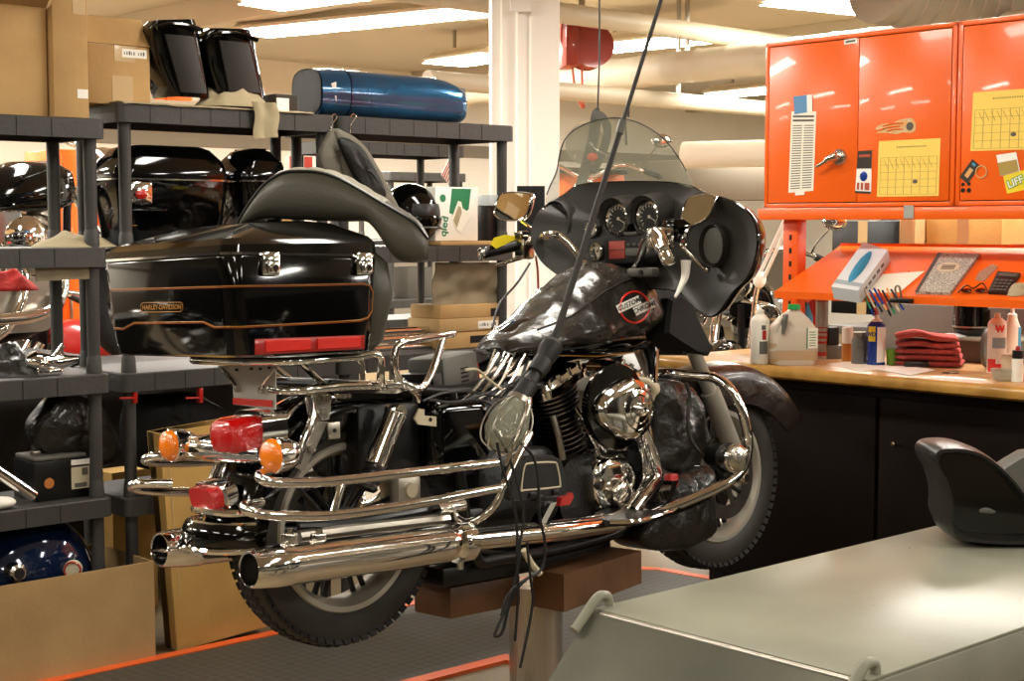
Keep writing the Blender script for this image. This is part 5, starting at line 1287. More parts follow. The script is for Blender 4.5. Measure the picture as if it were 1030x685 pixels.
# ---------------------------------------------------------------- fork and front fender
ft_, fb_ = V(1.33, 0, .90), V(1.60, 0, .325)
for s in (-1, 1):
    a_ = K(697, 352, -.115); b_ = K(740, 458, -.115); a_.y = s * .115; b_.y = s * .115; d = (b_ - a_)
    g = GB(); g.rings([(a_ - d * .35, .024), (a_ + d * .38, .024), (a_ + d * .385, .034), (a_ + d * .5, .035), (a_ + d * 1.0, .031), (a_ + d * 1.14, .026), (a_ + d * 1.18, .02)], 24); fk = part('fork_leg', g, 'fork_grey')
    g = GB(); g.rings([(a_ - d * .4, .034), (a_ - d * .02, .034)], 22); obj('fork_cover', g, 'black_satin', fk)
# fork nacelle / black panel
P = KK((672, 300, -.14), (690, 290, -.14), (700, 320, -.14), (716, 352, -.14), (712, 358, -.14), (700, 356, -.14), (678, 342, -.14), (668, 335, -.14))
c = sum(P, Vector()) / len(P); g = GB(); g.loft([[c.lerp(v, s_) + V(0, o, 0) for v in P] for s_, o in ((1, .26), (1, .0), (.9, -.012))]); part('fork_shroud', g, 'black_matte')
flr = lambda u: .105 * max(0, 1 - u / .42) ** 1.6
g = fender(FXc, .386, 21, 190, .092, lambda u: .085 + .04 * math.sin(u * PI) + .03 * max(0, 1 - u * 3), n=48, flare=flr); ff = part('front_fender', g, 'leather_brown', ang=60)
g = GB(); PE = []
for k in range(25):
    u = k / 24; a = math.radians(21 + 169 * u); r = .386 - .02 - (.085 + .04 * math.sin(u * PI) + .03 * max(0, 1 - u * 3)) + flr(u)
    PE.append(V(1.61 + math.cos(a) * r, -.094, .325 + math.sin(a) * r))
g.tube(PE, .003, 6, 1); obj('fender_edge', g, 'black_satin', ff)

# ---------------------------------------------------------------- tank and its leather cover
def tank_ring(x, zb, zt, hw, n=32, p1=.62, p2=.8, yo=0):
    zc = zb + (zt - zb) * .35; out = []
    for k in range(n):
        a = 2 * PI * k / n; c_, s_ = sup(a, p1)
        out.append(Vector((x, yo + c_ * hw * (1 if s_ < 0 else 1 - .25 * s_), zc + (s_ * (zt - zc) if s_ > 0 else s_ * (zc - zb)))))
    return out
g = GB(); g.loft([tank_ring(x, zb, zt, hw) for x, zb, zt, hw in ((.60, .775, .80, .03), (.63, .76, .83, .07), (.75, .745, .89, .12), (.9, .74, .955, .14), (1.05, .745, .985, .145), (1.17, .76, .97, .125), (1.24, .79, .93, .09), (1.27, .82, .90, .04))]); tank = part('fuel_tank', g, 'black_gloss', ang=60)
bt_ = drape_bvh([tank])
xs = [.535, .55, .58, .64, .72, .80, .88, .96, 1.04, 1.12, 1.19, 1.245, 1.275, 1.29]
ztk = [(.58, .80), (.61, .825), (.66, .850), (.72, .875), (.80, .925), (.88, .975), (.96, 1.03), (1.04, 1.047), (1.12, 1.035), (1.19, 1.0), (1.245, .955), (1.29, .90)]
hwk = [(.58, .05), (.61, .09), (.66, .12), (.75, .155), (.9, .17), (1.1, .172), (1.2, .15), (1.26, .11), (1.29, .06)]
zbk = [(.53, .785), (.6, .770), (.75, .772), (.9, .780), (1.05, .795), (1.16, .82), (1.25, .86), (1.29, .88)]
R = []; NN = 60
xs2 = [.585 + (1.29 - .585) * k / 44 for k in range(45)]
for x in xs2:
    ring = tank_ring(x, interp(zbk, x), interp(ztk, x), interp(hwk, x), NN, .72)
    out = []
    for v in ring:
        n_ = Vector((0, v.y * 3, (v.z - .88) * 3)); n_ = n_.normalized() if n_.length > 0 else n_
        a1 = noise.noise(Vector((v.x * 8, v.y * 7, v.z * 10 + 3))); a2 = noise.noise(Vector((v.x * 20 + v.z * 12, v.y * 18, v.z * 14)))
        cr = 1 - abs(noise.noise(Vector((v.x * 5 + v.z * 4, v.y * 5, 7))) * 2)
        out.append(v + n_ * (.016 * a1 + .006 * a2 + .010 * max(0, cr - .7) * 3))
    R.append(out)
g = GB(); g.loft(R); tc_ = obj('tank_cover', g, 'leather', label='wrinkled black leather cover draped over the motorcycle tank with a red ring emblem', cat='tank cover', ang=75)
bc = drape_bvh([tc_])
g = decal_line(bc, [(540, 332), (556, 326), (575, 318), (592, 305), (610, 292), (625, 284), (636, 280)], .0022, .002); obj('seam', g, 'cord_dark', tc_)
g = decal_line(bc, [(490, 352), (515, 356), (560, 358), (600, 356), (640, 350), (656, 338)], .0035, .002); obj('hem', g, 'leather', tc_)
ring_px = [(638 + 14.5 * math.cos(a) - 0, 309 + 15.5 * math.sin(a)) for a in [k * PI / 14 for k in range(29)]]
g = decal_line(bc, ring_px, .0034, .001, 6); em = obj('ring_emblem', g, 'red_reflector', tc_)
def strip_(x0, y0, x1, y1, h, par):
    dx, dy = x1 - x0, y1 - y0; L_ = math.hypot(dx, dy); nx, ny = -dy / L_ * h / 2, dx / L_ * h / 2
    return [(x0 - nx, y0 - ny), (x1 - nx, y1 - ny), (x1 + nx, y1 + ny), (x0 + nx, y0 + ny)]
for (x0, y0, x1, y1, tx) in ((620.5, 311.5, 643, 301.5, 'CUSTOM'), (637.5, 314, 657, 305, 'CHROME')):
    q = strip_(x0, y0, x1, y1, 8.4, None); g = decal_poly(bc, q, .0035, 12, 4); w_ = obj('word_patch', g, 'white', em)
    ang_ = math.atan2(y1 - y0, x1 - x0); ux = (math.cos(ang_), math.sin(ang_)); 
    g = decal_text(bc, tx, (x0 + x1) / 2, (y0 + y1) / 2, 7.2, (ux[0] * .82, ux[1] * .82), (-.18, -.95), .0055, .02)
    obj('lettering', g, 'black_matte', w_)
g = decal_line(bt_, [(560, 357), (600, 358), (640, 354), (655, 350)], .0015, .002)
if g.v: obj('pinstripe', g, 'gold', tank)

# ---------------------------------------------------------------- fairing
OUT = [(556, 203, 1.14), (543, 212, 1.08), (535, 226, 1.06), (535, 244, 1.05), (543, 261, 1.06), (558, 274, 1.08), (578, 286, 1.11), (600, 290, 1.14), (630, 290, 1.15), (655, 290, 1.15), (678, 292, 1.12), (690, 303, 1.10), (702, 314, 1.08), (714, 318, 1.07), (722, 314, 1.06), (730, 303, 1.05), (738, 292, 1.04), (750, 280, 1.03), (758, 262, 1.03), (761, 240, 1.03), (756, 220, 1.04), (742, 206, 1.06), (724, 199, 1.09), (706, 194, 1.13), (695, 188, 1.18), (672, 184, 1.20), (640, 183, 1.20), (605, 184, 1.20), (580, 187, 1.19), (568, 195, 1.17)]
P = catmull([KX(x, y, lx) for x, y, lx in OUT], 3, True); cF = KX(637, 238, 1.16)
g = GB(); R = []
def fx(v, s_, depth, fwd):
    q = cF.lerp(v, s_); base = cF.x + (v.x - cF.x) * s_ ** 2
    return V(base + depth * (1 - s_ ** 4) if not fwd else base + depth * math.sqrt(max(0, 1 - s_ ** 2.2)), q.y, q.z)
for s_ in (.04, .2, .4, .6, .75, .87, .95, 1): R.append([fx(v, s_, .20, True) + V(.012 if s_ == 1 else 0, 0, 0) for v in P])
g.loft(R + [[fx(v, s_, .03, False) for v in P] for s_ in (1, .96, .9, .8, .7, .55, .4, .25, .1, .03)]); fa = part('fairing', g, ['fairing_inner'], ang=60)
g = GB(); g.tube([v + V(.006, 0, 0) for v in P], .0045, 6, 1, True); obj('edge_trim', g, 'black_gloss', fa)
g = GB(); R2 = [[fx(v, s_, .205, True) + V(.004, 0, 0) for v in P] for s_ in (.04, .2, .4, .6, .75, .87, .95, .995)]; g.loft(R2 + [[p_ - V(.003, 0, 0) for p_ in R2[-1]]], caps=False); obj('outer_shell', g, 'black_gloss', fa, ang=60)
def gauge(px, r_, lx, hood, white=False):
    q = KX(px[0], px[1], lx); M = Matrix.Translation(q) @ Matrix.Rotation(PI / 2, 4, 'Y') @ Matrix.Rotation(math.radians(0), 4, 'X')
    g = GB(Matrix.Translation(q))
    if hood: g.lathe([(r_ + .012, .06), (r_ + .016, .0), (r_ + .012, -.014), (r_ + .007, -.012), (r_ + .004, .01)], (0, 0, 0), (1, 0, 0), 36)
    else: g.lathe([(r_ + .006, .05), (r_ + .007, 0), (r_ + .004, -.004), (r_, 0)], (0, 0, 0), (1, 0, 0), 30)
    h = obj('gauge', g, 'fairing_inner', fa)
    g = GB(Matrix.Translation(q)); g.lathe([(r_, .004), (r_ + .003, -.010), (r_ - .003, -.012), (r_ - .008, .0)], (0, 0, 0), (1, 0, 0), 36); obj('chrome_ring', g, 'chrome', h)
    g = GB(Matrix.Translation(q)); g.cyl((0, 0, 0), (.02, 0, 0), r_ - .002, n=36); obj('dial', g, 'gauge_dark' if hood else 'gauge_face', h)
    g = GB(Matrix.Translation(q))
    for k in range(13):
        a = math.radians(-220 + 260 * k / 12 + 90); c_, s_ = math.cos(a), math.sin(a)
        g.box(-.0012, 0, -.0012, .0012, r_ * .66, r_ * .86, M=Matrix.Rotation(a, 4, 'X'))
    g.box(-.002, 0, -.001, .001, -.004, r_ * .75, M=Matrix.Rotation(math.radians(120 if hood else 40), 4, 'X')); g.cyl((-.002, 0, 0), (0, 0, 0), r_ * .12, n=12)
    obj('dial_marks', g, 'gauge_face' if hood else 'gauge_dark', h)
gauge((622, 220), .046, 1.15, True); gauge((653, 218), .046, 1.15, True); gauge((596, 230), .026, 1.16, False); gauge((601, 253), .026, 1.16, False)
# hood over the gauges
q1, q2 = KX(622, 220, 1.15), KX(653, 218, 1.15)
for q in (q1, q2):
    g = GB(); P2 = [V(1.15 - .035, q.y + math.cos(a) * .066, q.z + math.sin(a) * .066) for a in [math.radians(-20 + 220 * k / 20) for k in range(21)]]
    P3 = [V(1.24, q.y + math.cos(a) * .088, q.z + math.sin(a) * .082) for a in [math.radians(-20 + 220 * k / 20) for k in range(21)]]
    P4 = [V(1.15 - .02, q.y + math.cos(a) * .055, q.z + math.sin(a) * .055) for a in [math.radians(-20 + 220 * k / 20) for k in range(21)]]
    g.loft([P3, [p_.lerp(r_, .6) + V(0, 0, .004) for p_, r_ in zip(P3, P2)], P2, P4, [p_ + V(.05, 0, 0) for p_ in P4]], caps=False, closed=False); obj('gauge_hood', g, 'fairing_inner', fa, ang=60)
# radio
xr = 1.135
P = [KX(x, y, xr) for x, y in ((607, 238), (661, 237), (664, 264), (640, 268), (610, 266))]
g = GB(); y0, y1 = P[0].y, P[1].y; z1, z0 = P[0].z, P[4].z; yc = (y0 + y1) / 2
g.box(xr, xr + .10, y1, y0, z0, z1, .008); rd = obj('radio', g, 'black_plastic', fa)
g = GB(); a_, b_ = KX(613, 243, xr), KX(629, 260, xr); g.box(xr - .003, xr + .002, b_.y, a_.y, b_.z, a_.z, .001); dp = obj('display', g, 'radio_red', rd)
g = GB(); g.box(xr - .0036, xr - .0028, b_.y, a_.y, (a_.z + b_.z) / 2 - .0012, (a_.z + b_.z) / 2 + .0012); obj('display_line', g, 'gauge_dark', dp)
for k in range(4):
    a_ = KX(633 + k * 5.5, 246, xr); g = GB(); g.box(xr - .006, xr, a_.y - .0065, a_.y + .0065, a_.z - .005, a_.z + .005, .002); obj('button', g, 'charger_gray', rd)
g = GB(); a_, b_ = KX(630, 250, xr), KX(646, 257, xr); g.box(xr - .006, xr, b_.y, a_.y, b_.z, a_.z, .002); obj('tape_slot', g, 'charger_gray', rd)
g = GB(); a_ = KX(651, 252, xr); g.cyl((xr, a_.y, a_.z), (xr - .01, a_.y, a_.z), .009, n=14); obj('knob', g, 'gauge_face', rd)
g = GB(); a_, b_ = KX(629, 236, 1.14), KX(642, 233, 1.14); g.box(1.13, 1.16, b_.y, a_.y, a_.z - .003, a_.z + .008, .003); obj('name_bar', g, 'charger_gray', fa)
g = GB(); a_, b_ = KX(634, 270, 1.1), KX(660, 278, 1.1); g.box(1.08, 1.12, b_.y, a_.y, b_.z, a_.z, .008); o = obj('switch_panel', g, 'charger_gray', fa); q = KX(645, 274, 1.08); g = GB(); g.cyl((1.08, q.y, q.z), (1.074, q.y, q.z), .008, n=14); obj('ignition_switch', g, 'gauge_dark', o)
# speakers
for px, ry, rz_, lx in (((716, 247), .045, .062, 1.085), ((558, 225), .07, .075, 1.13)):
    q = KX(px[0], px[1], lx); g = GB(Matrix.Translation(q)); g.loft([[V(x, math.cos(a) * ry * s_, math.sin(a) * rz_ * s_) for a in [2 * PI * k / 32 for k in range(32)]] for x, s_ in ((.07, 1.05), (.0, 1.05), (-.006, 1.0), (.012, .9), (.015, .1))]); sp = obj('speaker', g, 'fairing_inner', fa, ang=45)
    g = GB(Matrix.Translation(q)); g.loft([[V(x, math.cos(a) * ry * s_, math.sin(a) * rz_ * s_) for a in [2 * PI * k / 32 for k in range(32)]] for x, s_ in ((.018, .88), (.008, .86), (.004, .3))]); obj('grille', g, 'charger_gray' if px[0] > 600 else 'black_plastic', sp)
# windshield
WO = [(696, 189, 1.17), (690, 172, 1.15), (682, 158, 1.135), (670, 142, 1.12), (655, 130, 1.11), (638, 122, 1.105), (620, 118.5, 1.10), (600, 121, 1.10), (582, 128, 1.10), (569, 139, 1.11), (563, 155, 1.13), (560, 172, 1.15), (552, 190, 1.16), (549, 204, 1.16), (565, 198, 1.2), (600, 187, 1.25), (640, 187, 1.25), (675, 188, 1.23)]
P = catmull([KX(*p_) for p_ in WO], 3, True); c = sum(P, Vector()) / len(P); c = V(c.x + .02, c.y, c.z)
def wfx(v, s_): q = c.lerp(v, s_); return V(q.x + .05 * (1 - s_ ** 2), q.y, q.z)
g = GB(); ss = (.03, .3, .55, .75, .9, 1)
g.loft([[wfx(v, s_) for v in P] for s_ in ss] + [[wfx(v, s_) + V(.004, 0, 0) for v in P] for s_ in ss[::-1]]); ws = part('windshield', g, 'shield', ang=60)
g = GB(); g.tube(P[3:38], .0022, 6, 1); obj('edge', g, 'fairing_inner', ws)
# black cowl strip along windshield base (left wedge)

# ---------------------------------------------------------------- handlebar and controls
hl = part('handlebar', GB().tube([KX(603, 300, 1.06), KX(592, 274, 1.04), KX(577, 250, 1.02), KX(562, 237, .99), KX(549, 237, .96), K(538, 242, .37), K(520, 247, .38), K(488, 255, .40)], .0135, 12), 'chrome')
a_, b_ = K(483, 256, .41), K(519, 247, .37)
g = GB(); g.rings([(a_, .017), (a_.lerp(b_, .05), .02), (a_.lerp(b_, .12), .019), (b_, .0195)], 20); gr = part('left_grip', g, 'black_satin')
g = GB(); g.rings([(a_ + (a_ - b_) * .02, .014), (a_, .0205), (a_.lerp(b_, .07), .0205)], 20); obj('grip_end', g, 'chrome', gr)
q = K(526, 246, .36); g = GB(); g.box(q.x - .025, q.x + .03, q.y - .03, q.y + .02, q.z - .05, q.z + .02, .01); g.box(q.x - .03, q.x + .01, q.y - .025, q.y + .015, q.z + .02, q.z + .045, .006); cl = part('left_control', g, 'chrome_worn')
for dz in (-.03, 0, .03):
    g = GB(); g.box(q.x - .033, q.x - .024, q.y - .018, q.y + .006, q.z + dz - .008, q.z + dz + .008, .003); obj('switch_button', g, 'black_satin', cl)
g = GB(); g.tube(KK((531, 257, .36), (515, 262, .40), (499, 267, .44)), lambda t_: .009 - .003 * t_, 10); obj('clutch_lever', g, 'chrome_worn', cl)
def mirror(pts, lx, stem, nm):
    P = catmull([KX(x, y, lx) for x, y in pts], 4, True); c = sum(P, Vector()) / len(P); P = [v + V((v.z - c.z) * .2, 0, 0) for v in P]; g = GB()
    g.loft([[c.lerp(v, s_) + V(o, 0, 0) for v in P] for s_, o in ((.85, -.001), (.97, -.006), (1.0, 0), (.98, .012), (.8, .026), (.4, .032), (.05, .033))]); m_ = part(nm, g, 'chrome', ang=50)
    # glass faces back and slightly inward
    g = GB(); g.loft([[c.lerp(v, s_) + V(o, 0, 0) for v in P] for s_, o in ((.9, -.0015), (.89, -.0045), (.04, -.0045))]); obj('glass', g, 'mirror', m_)
    g = GB(); g.tube(stem, .006, 8); obj('stem', g, 'chrome', m_)
mirror([(500, 198), (503, 194), (515, 192.5), (530, 193.5), (535, 197), (534, 212), (530, 220), (522, 222.5), (508, 222), (499, 217), (498, 210)], K(515, 208, .44).x, KK((524, 222, .42), (532, 228, .40), (540, 234, .36)), 'mirror')
lxr = K(702, 211, -.40).x
mirror([(690, 200), (697, 195.5), (708, 194.5), (717, 196), (720, 200), (718, 212), (712, 221), (702, 226.5), (692, 228), (687, 224), (687, 212)], lxr, [KX(697, 227, lxr + .01), K(690, 234, -.40), K(688, 244, -.38), K(686, 250, -.36)], 'mirror')
hr = part('handlebar', GB().tube([KX(628, 292, 1.10), K(640, 268, -.10), K(646, 252, -.18), K(650, 240, -.26), K(656, 236, -.32), K(664, 240, -.36), K(668, 250, -.40)], .0135, 12), 'chrome')
a_, b_ = K(660, 234, -.33), K(673, 263, -.41)
g = GB(); g.rings([(b_ + (b_ - a_) * .04, .012), (b_, .021), (b_.lerp(a_, .1), .0225), (b_.lerp(a_, .3), .0205), (b_.lerp(a_, .35), .024), (b_.lerp(a_, .5), .026), (b_.lerp(a_, .8), .028), (a_, .022)], 22); part('right_grip', g, 'chrome')
q = K(662, 240, -.33); g = GB(); g.box(q.x - .02, q.x + .045, q.y - .03, q.y + .035, q.z - .035, q.z + .035, .012); rc = part('right_control', g, 'chrome_worn')
q = K(681, 232, -.34); g = GB(); g.box(q.x - .04, q.x + .035, q.y - .02, q.y + .03, q.z - .035, q.z + .035, .01); obj('brake_reservoir', g, 'black_gloss', rc)
g = GB(); g.tube(KK((684, 246, -.36), (692, 254, -.38), (702, 264, -.40), (709, 269.5, -.41)), lambda t_: .0085 - .002 * t_, 10); g.ell(K(711, 271, -.412), (.011, .011, .011), 12, 8); obj('brake_lever', g, 'chrome_worn', rc)
g = GB(); g.ell(K(688, 240, -.37), (.012, .012, .014), 12, 8); g.ell(K(689, 247, -.37), (.012, .012, .012), 12, 8); obj('pivot', g, 'chrome', rc)
# ================================================================ seat lying on the trunk
def loft_side_unused(bot, top, lat, hwk, m, name, label, cat, crown=.03, n=40, M=None, latL=None, ridge=None):
    Bt = sorted([K(x, y, lat) for x, y in bot], key=lambda v: v.x); Tp = sorted([K(x, y, lat) for x, y in top], key=lambda v: v.x)
    kb = [(v.x, v.z) for v in catmull(Bt, 4)]; kt = [(v.x, v.z) for v in catmull(Tp, 4)]; x0 = max(kb[0][0], kt[0][0]); x1 = min(kb[-1][0], kt[-1][0])
    return kb, kt, x0, x1
SB = [(237, 228), (262, 220), (285, 221), (310, 222), (335, 223), (355, 223), (367, 223), (376, 231), (384, 243), (392, 255), (402, 263), (418, 265), (431, 260)]
STp = [(237, 226), (251, 203), (265, 185), (283, 173), (300, 171), (320, 172), (340, 178), (360, 189), (380, 201), (400, 212), (418, 224), (430, 240)]
# its long side faces the camera: traced on the upright plane through its near edge
SYs = 3.90
def Q_(x, y): r = ray(x, y); return EYEP + r * (SYs / r.y)
kb = [(v.x, v.z) for v in catmull([Q_(*p_) for p_ in SB], 4)]; kt = [(v.x, v.z) for v in catmull([Q_(*p_) for p_ in STp], 4)]
xs0 = max(kb[0][0], kt[0][0]); xs1 = min(kb[-1][0], kt[-1][0]); R = []; pip = []; n = 48
for k in range(n + 1):
    t_ = k / n; x = xs0 + (xs1 - xs0) * t_; zb = interp(kb, x); zt = max(zb + .004, interp(kt, x)); h = zt - zb
    e = math.sqrt(max(0, math.sin(min(1, t_ * 4) * PI / 2))) * math.sqrt(max(0, math.sin(min(1, (1 - t_) * 6) * PI / 2))); wd = .30 * max(.12, e) * (1 - .25 * max(0, t_ - .5) * 2)
    y0 = SYs + .02 * (1 - e) ; bul = min(.018, h * .2)
    ring = [V(x, y0 + .025, zb + .001), V(x, y0 - bul * .4, zb + h * .10), V(x, y0 - bul, zb + h * .35), V(x, y0 - bul * .8, zb + h * .7), V(x, y0, zb + h * .96)]
    pip.append(V(x, y0 - .001, zb + h * .975)); cr = min(.007, h * .25)
    for j in range(1, 8): s_ = j / 8; ring.append(V(x, y0 + wd * s_, zt + cr * math.sin(s_ * PI)))
    ring += [V(x, y0 + wd, zb + h * .96), V(x, y0 + wd + bul, zb + h * .5), V(x, y0 + wd - .02, zb + .001)]
    R.append(ring)
st_ = thing('twin_saddle', 'dark grey two-person motorcycle seat lying on top of the black trunk', 'seat', Matrix.Translation((( xs0 + xs1) / 2, SYs + .12, min(k_[1] for k_ in kb))))
g = G(); g.loft(R); obj('cushion', g, 'seat_vinyl', st_, ang=70)
g = G(); g.tube(pip, .0038, 8, 1); obj('piping', g, 'black_satin', st_)
g = G(); RR = []
for k in range(7, int(n * .80)):
    r_ = R[k]; pl_ = .0035 * abs(math.sin(k * .75)); RR.append([r_[4] + V(0, .004, .002)] + [v + V(0, 0, .002 + pl_) for v in r_[5:12]] + [v - V(0, 0, .004) for v in r_[5:12][::-1]] + [r_[4] + V(0, .004, -.002)])
g.loft(RR); obj('pleated_top', g, 'seat_pleat', st_, ang=80)

# ================================================================ work lamp with its cord
LY = -.46
hb, ht = K(521, 403, LY), K(545, 366, LY)
wl = thing('work_lamp', 'caged glass work lamp with black handle hanging from its cord in front of the engine', 'lamp', BIKE @ Matrix.Translation(K(514, 452, LY)))
g = GB(); g.rings([(hb, .026), (hb.lerp(ht, .45), .027), (hb.lerp(ht, .5), .020), (hb.lerp(ht, .72), .018), (hb.lerp(ht, .75), .025), (ht, .027), (K(549, 358, LY), .022)], 20); hd = obj('handle', g, 'black_plastic', wl)
g = GB(); g.rings([(K(545, 367, LY), .022), (K(552, 353, LY), .030), (K(556, 346, LY), .030), (K(558, 341, LY), .012), (K(561, 331, LY), .010)], 20); obj('strain_relief', g, 'cable_black', hd)
bd = (K(500, 449, LY) - K(523, 402, LY)); b0 = K(523, 402, LY)
g = GB(); g.rings([(b0, .026), (b0 + bd * .15, .040), (b0 + bd * .45, .054), (b0 + bd * .75, .053), (b0 + bd * .97, .036), (b0 + bd * 1.05, .012)], 24); obj('glass_shade', g, 'bulb_glass', wl)
g = GB(); g.rings([(b0 + bd * .2, .015), (b0 + bd * .4, .033), (b0 + bd * .6, .035), (b0 + bd * .75, .02)], 18); obj('bulb', g, 'glass', wl)
u_ = bd.normalized(); v1 = u_.cross(V(0, 1, 0)).normalized(); v2 = V(0, 1, 0)
for k in range(6):
    a = k * PI / 3 + .3; e = v1 * math.cos(a) + v2 * math.sin(a)
    obj('cage_wire', GB().tube([b0 + e * .028, b0 + bd * .3 + e * .056, b0 + bd * .7 + e * .061, b0 + bd + e * .045, b0 + bd * 1.1 + e * .01], .0022, 6, 4), 'steel', wl)
g = GB(); g.rings([(b0 - bd * .03, .034), (b0 + bd * .08, .036)], 22); obj('collar', g, 'steel', wl)
g = GB(); g.tube(KK((533, 401, LY - .03), (531, 410, LY - .05), (520, 440, LY - .055), (508, 468, LY - .03)), .006, 8); obj('hook_rod', g, 'chrome_worn', wl)
# cord upward to the ceiling
pA = BIKE @ K(561, 332, LY); r2 = ray(665, 0); top = EYEP + r2 * ((pA.y + .25) / r2.y); d = top - pA; top2 = pA + d * ((CEIL - .02 - pA.z) / d.z)
cd_ = thing('power_cord', 'long black cord running up from the work lamp to the ceiling', 'cord', top2)
g = G(); g.rings([(pA, .010), (pA + d * .30, .0088), (pA + d * .6, .0078)], 10); obj('thick_cord', g, 'cord_dark', cd_)
g = G(); g.rings([(pA + d * .6, .006), (top2, .005)], 8); obj('thin_cord', g, 'cord_dark', cd_)
g = G(); g.rings([(pA + d * .585, .011), (pA + d * .625, .011)], 10); obj('clip', g, 'charger_gray', cd_)
g = G(); g.cyl(top2, top2 + V(0, 0, .02), .05, n=20); obj('ceiling_mount', g, 'charger_gray', cd_)
# tether and strap hanging in front of the far wall
def wp(x, y, Y): r = ray(x, y); return EYEP + r * (Y / r.y)
# black cords dangling under the lamp
cords = [[(497, 432), (510, 455), (521, 490), (527, 520), (523, 545), (521, 570), (512, 605), (500, 632), (498, 640), (505, 636), (512, 610), (522, 590), (540, 575)],
         [(517, 440), (535, 458), (541, 480), (543, 520), (548, 545), (545, 572), (525, 585), (510, 600), (504, 620)],
         [(500, 445), (505, 470), (515, 500), (520, 530), (520, 560), (521, 600), (518, 645)],
         [(530, 545), (534, 585), (536, 605), (530, 640), (523, 672)]]
for i, P in enumerate(cords):
    obj('cable', GB().tube([K(x, y, -.47 - .012 * i) for x, y in P], .0042, 6, 5), 'cable_black', label=('black cable looping down in front of the steel lift post', 'black cable hanging across the passenger footboard', 'black cable dropping straight down beside the lift post', 'short black cable curving down the face of the lift post')[i], cat='cable')
obj('cable_tie', GB().tube([K(x, y, -.45) for x, y in ((527, 553), (534, 566), (543, 577))], .009, 8), 'aged_white', label='short pale strap hanging above the lift post', cat='strap')
# battery charger behind the hoop
q0, q1 = K(417, 400, .02), K(458, 372, .02)
Mc = Matrix.Translation(K(450, 401, -.05)) @ Matrix.Rotation(math.radians(-6), 4, 'Y') @ Matrix.Rotation(math.radians(12), 4, 'Z')
ch = thing('battery_charger', 'grey vented battery charger with a red end standing on the bare seat frame', 'charger', BIKE @ Mc)
g = GB(Mc); g.box(-.085, .085, -.06, .07, 0, .128, .012); obj('case', g, 'charger_gray', ch)
g = GB(Mc); g.box(.0855, .102, -.05, .06, .02, .09, .006); obj('red_end', g, 'red_paint', ch)
for k in range(5):
    g = GB(Mc); g.box(-.005, .03, -.0615, -.059, .035 + k * .012, .040 + k * .012, .001); obj('vent_slot', g, 'dark_gap', ch)
g = GB(Mc); g.box(-.13, -.0865, -.055, .06, .015, .09, .004); obj('front_panel', g, 'black_satin', ch)

# ================================================================ lift under the motorcycle
pc = Vector(wp(539, 640, 4.72)); 
lf = thing('motorcycle_lift', 'in-ground lift with a steel post and brown beams carrying the motorcycle', 'lift', Matrix.Translation((pc.x, pc.y, 0)))
# beams: boxes in the bike's own directions
def beam(pxs, lat0, lat1, nm):
    P = KK(*[(x, y, lat0) for x, y in pxs]); g = GB(); g.loft([[v for v in P], [v + V(0, lat1 - lat0, 0) for v in P]]); return obj(nm, g, 'lift_brown', lf)
zt_ = .185
a_, b_ = K(568, 585, -.23), K(645, 565, -.23)
e0, e1 = K(567, 578, -.23), K(645, 554, -.23); f0, f1 = K(568, 614, -.23), K(645, 577, -.23)
g = GB(); g.loft([[V(e0.x, y, min(e0.z, zt_)), V(e1.x, y, min(e1.z, zt_)), V(e1.x, y, e1.z - .10), V(e0.x, y, e0.z - .11)] for y in (-.23, -.10)]); obj('front_beam', g, 'lift_brown', lf)
zb_ = e0.z - .01
P = KK((400, 598, -.02), (470, 588, -.02), (560, 572, -.02))
g = GB(); g.box(.36, .64, -.06, .10, zb_ - .10, zb_ - .01, .005); obj('rear_beam', g, 'lift_brown', lf)
g = GB(); g.box(.30, 1.0, -.10, .12, zt_ - .06, zt_ - .005, .006) ; obj('saddle_plate', g, 'black_satin', lf)
ztop = (BIKE @ V(.6, 0, zb_ - .101)).z
g = G(); g.rings([((pc.x, pc.y, .012), .0845), ((pc.x, pc.y, ztop), .0845)], 40); obj('post', g, 'lift_post', lf)
g = G(); g.rings([((pc.x, pc.y, 0), .15), ((pc.x, pc.y, .012), .15)], 32); obj('floor_collar', g, 'steel', lf)

# ================================================================ grey lift table in the foreground
TZ = .75
tb = thing('lift_table', 'grey metal lift table in the foreground with a sloping end plate', 'table', RoomT(3.1, 1.75, 0))
ta, tbm, tM = 2.085, 1.42, 2.06
g = G(ROOM); g.box(ta, 4.6, tbm, tM, TZ - .006, TZ, .002); g2 = None; top_ = obj('table_top', g, 'lift_gray', tb)
g = G(ROOM); g.box(ta + .005, 4.58, tbm - .004, tbm + .004, TZ - .10, TZ - .0065, .002); g.box(ta + .005, 4.58, tM - .006, tM - .001, TZ - .10, TZ - .0065, .002); obj('side_rail', g, 'lift_side', tb)
g = G(ROOM); k = Ra(863, 675, ta); 
for a_ in (2.35, 2.36): pass
q = Rb(866, 674, tbm - .005)
g.cyl((2.15, tbm - .005, TZ - .03), (2.15, tbm - .0065, TZ - .03), .012, n=16); obj('bolt_hole', g, 'dark_gap', tb)
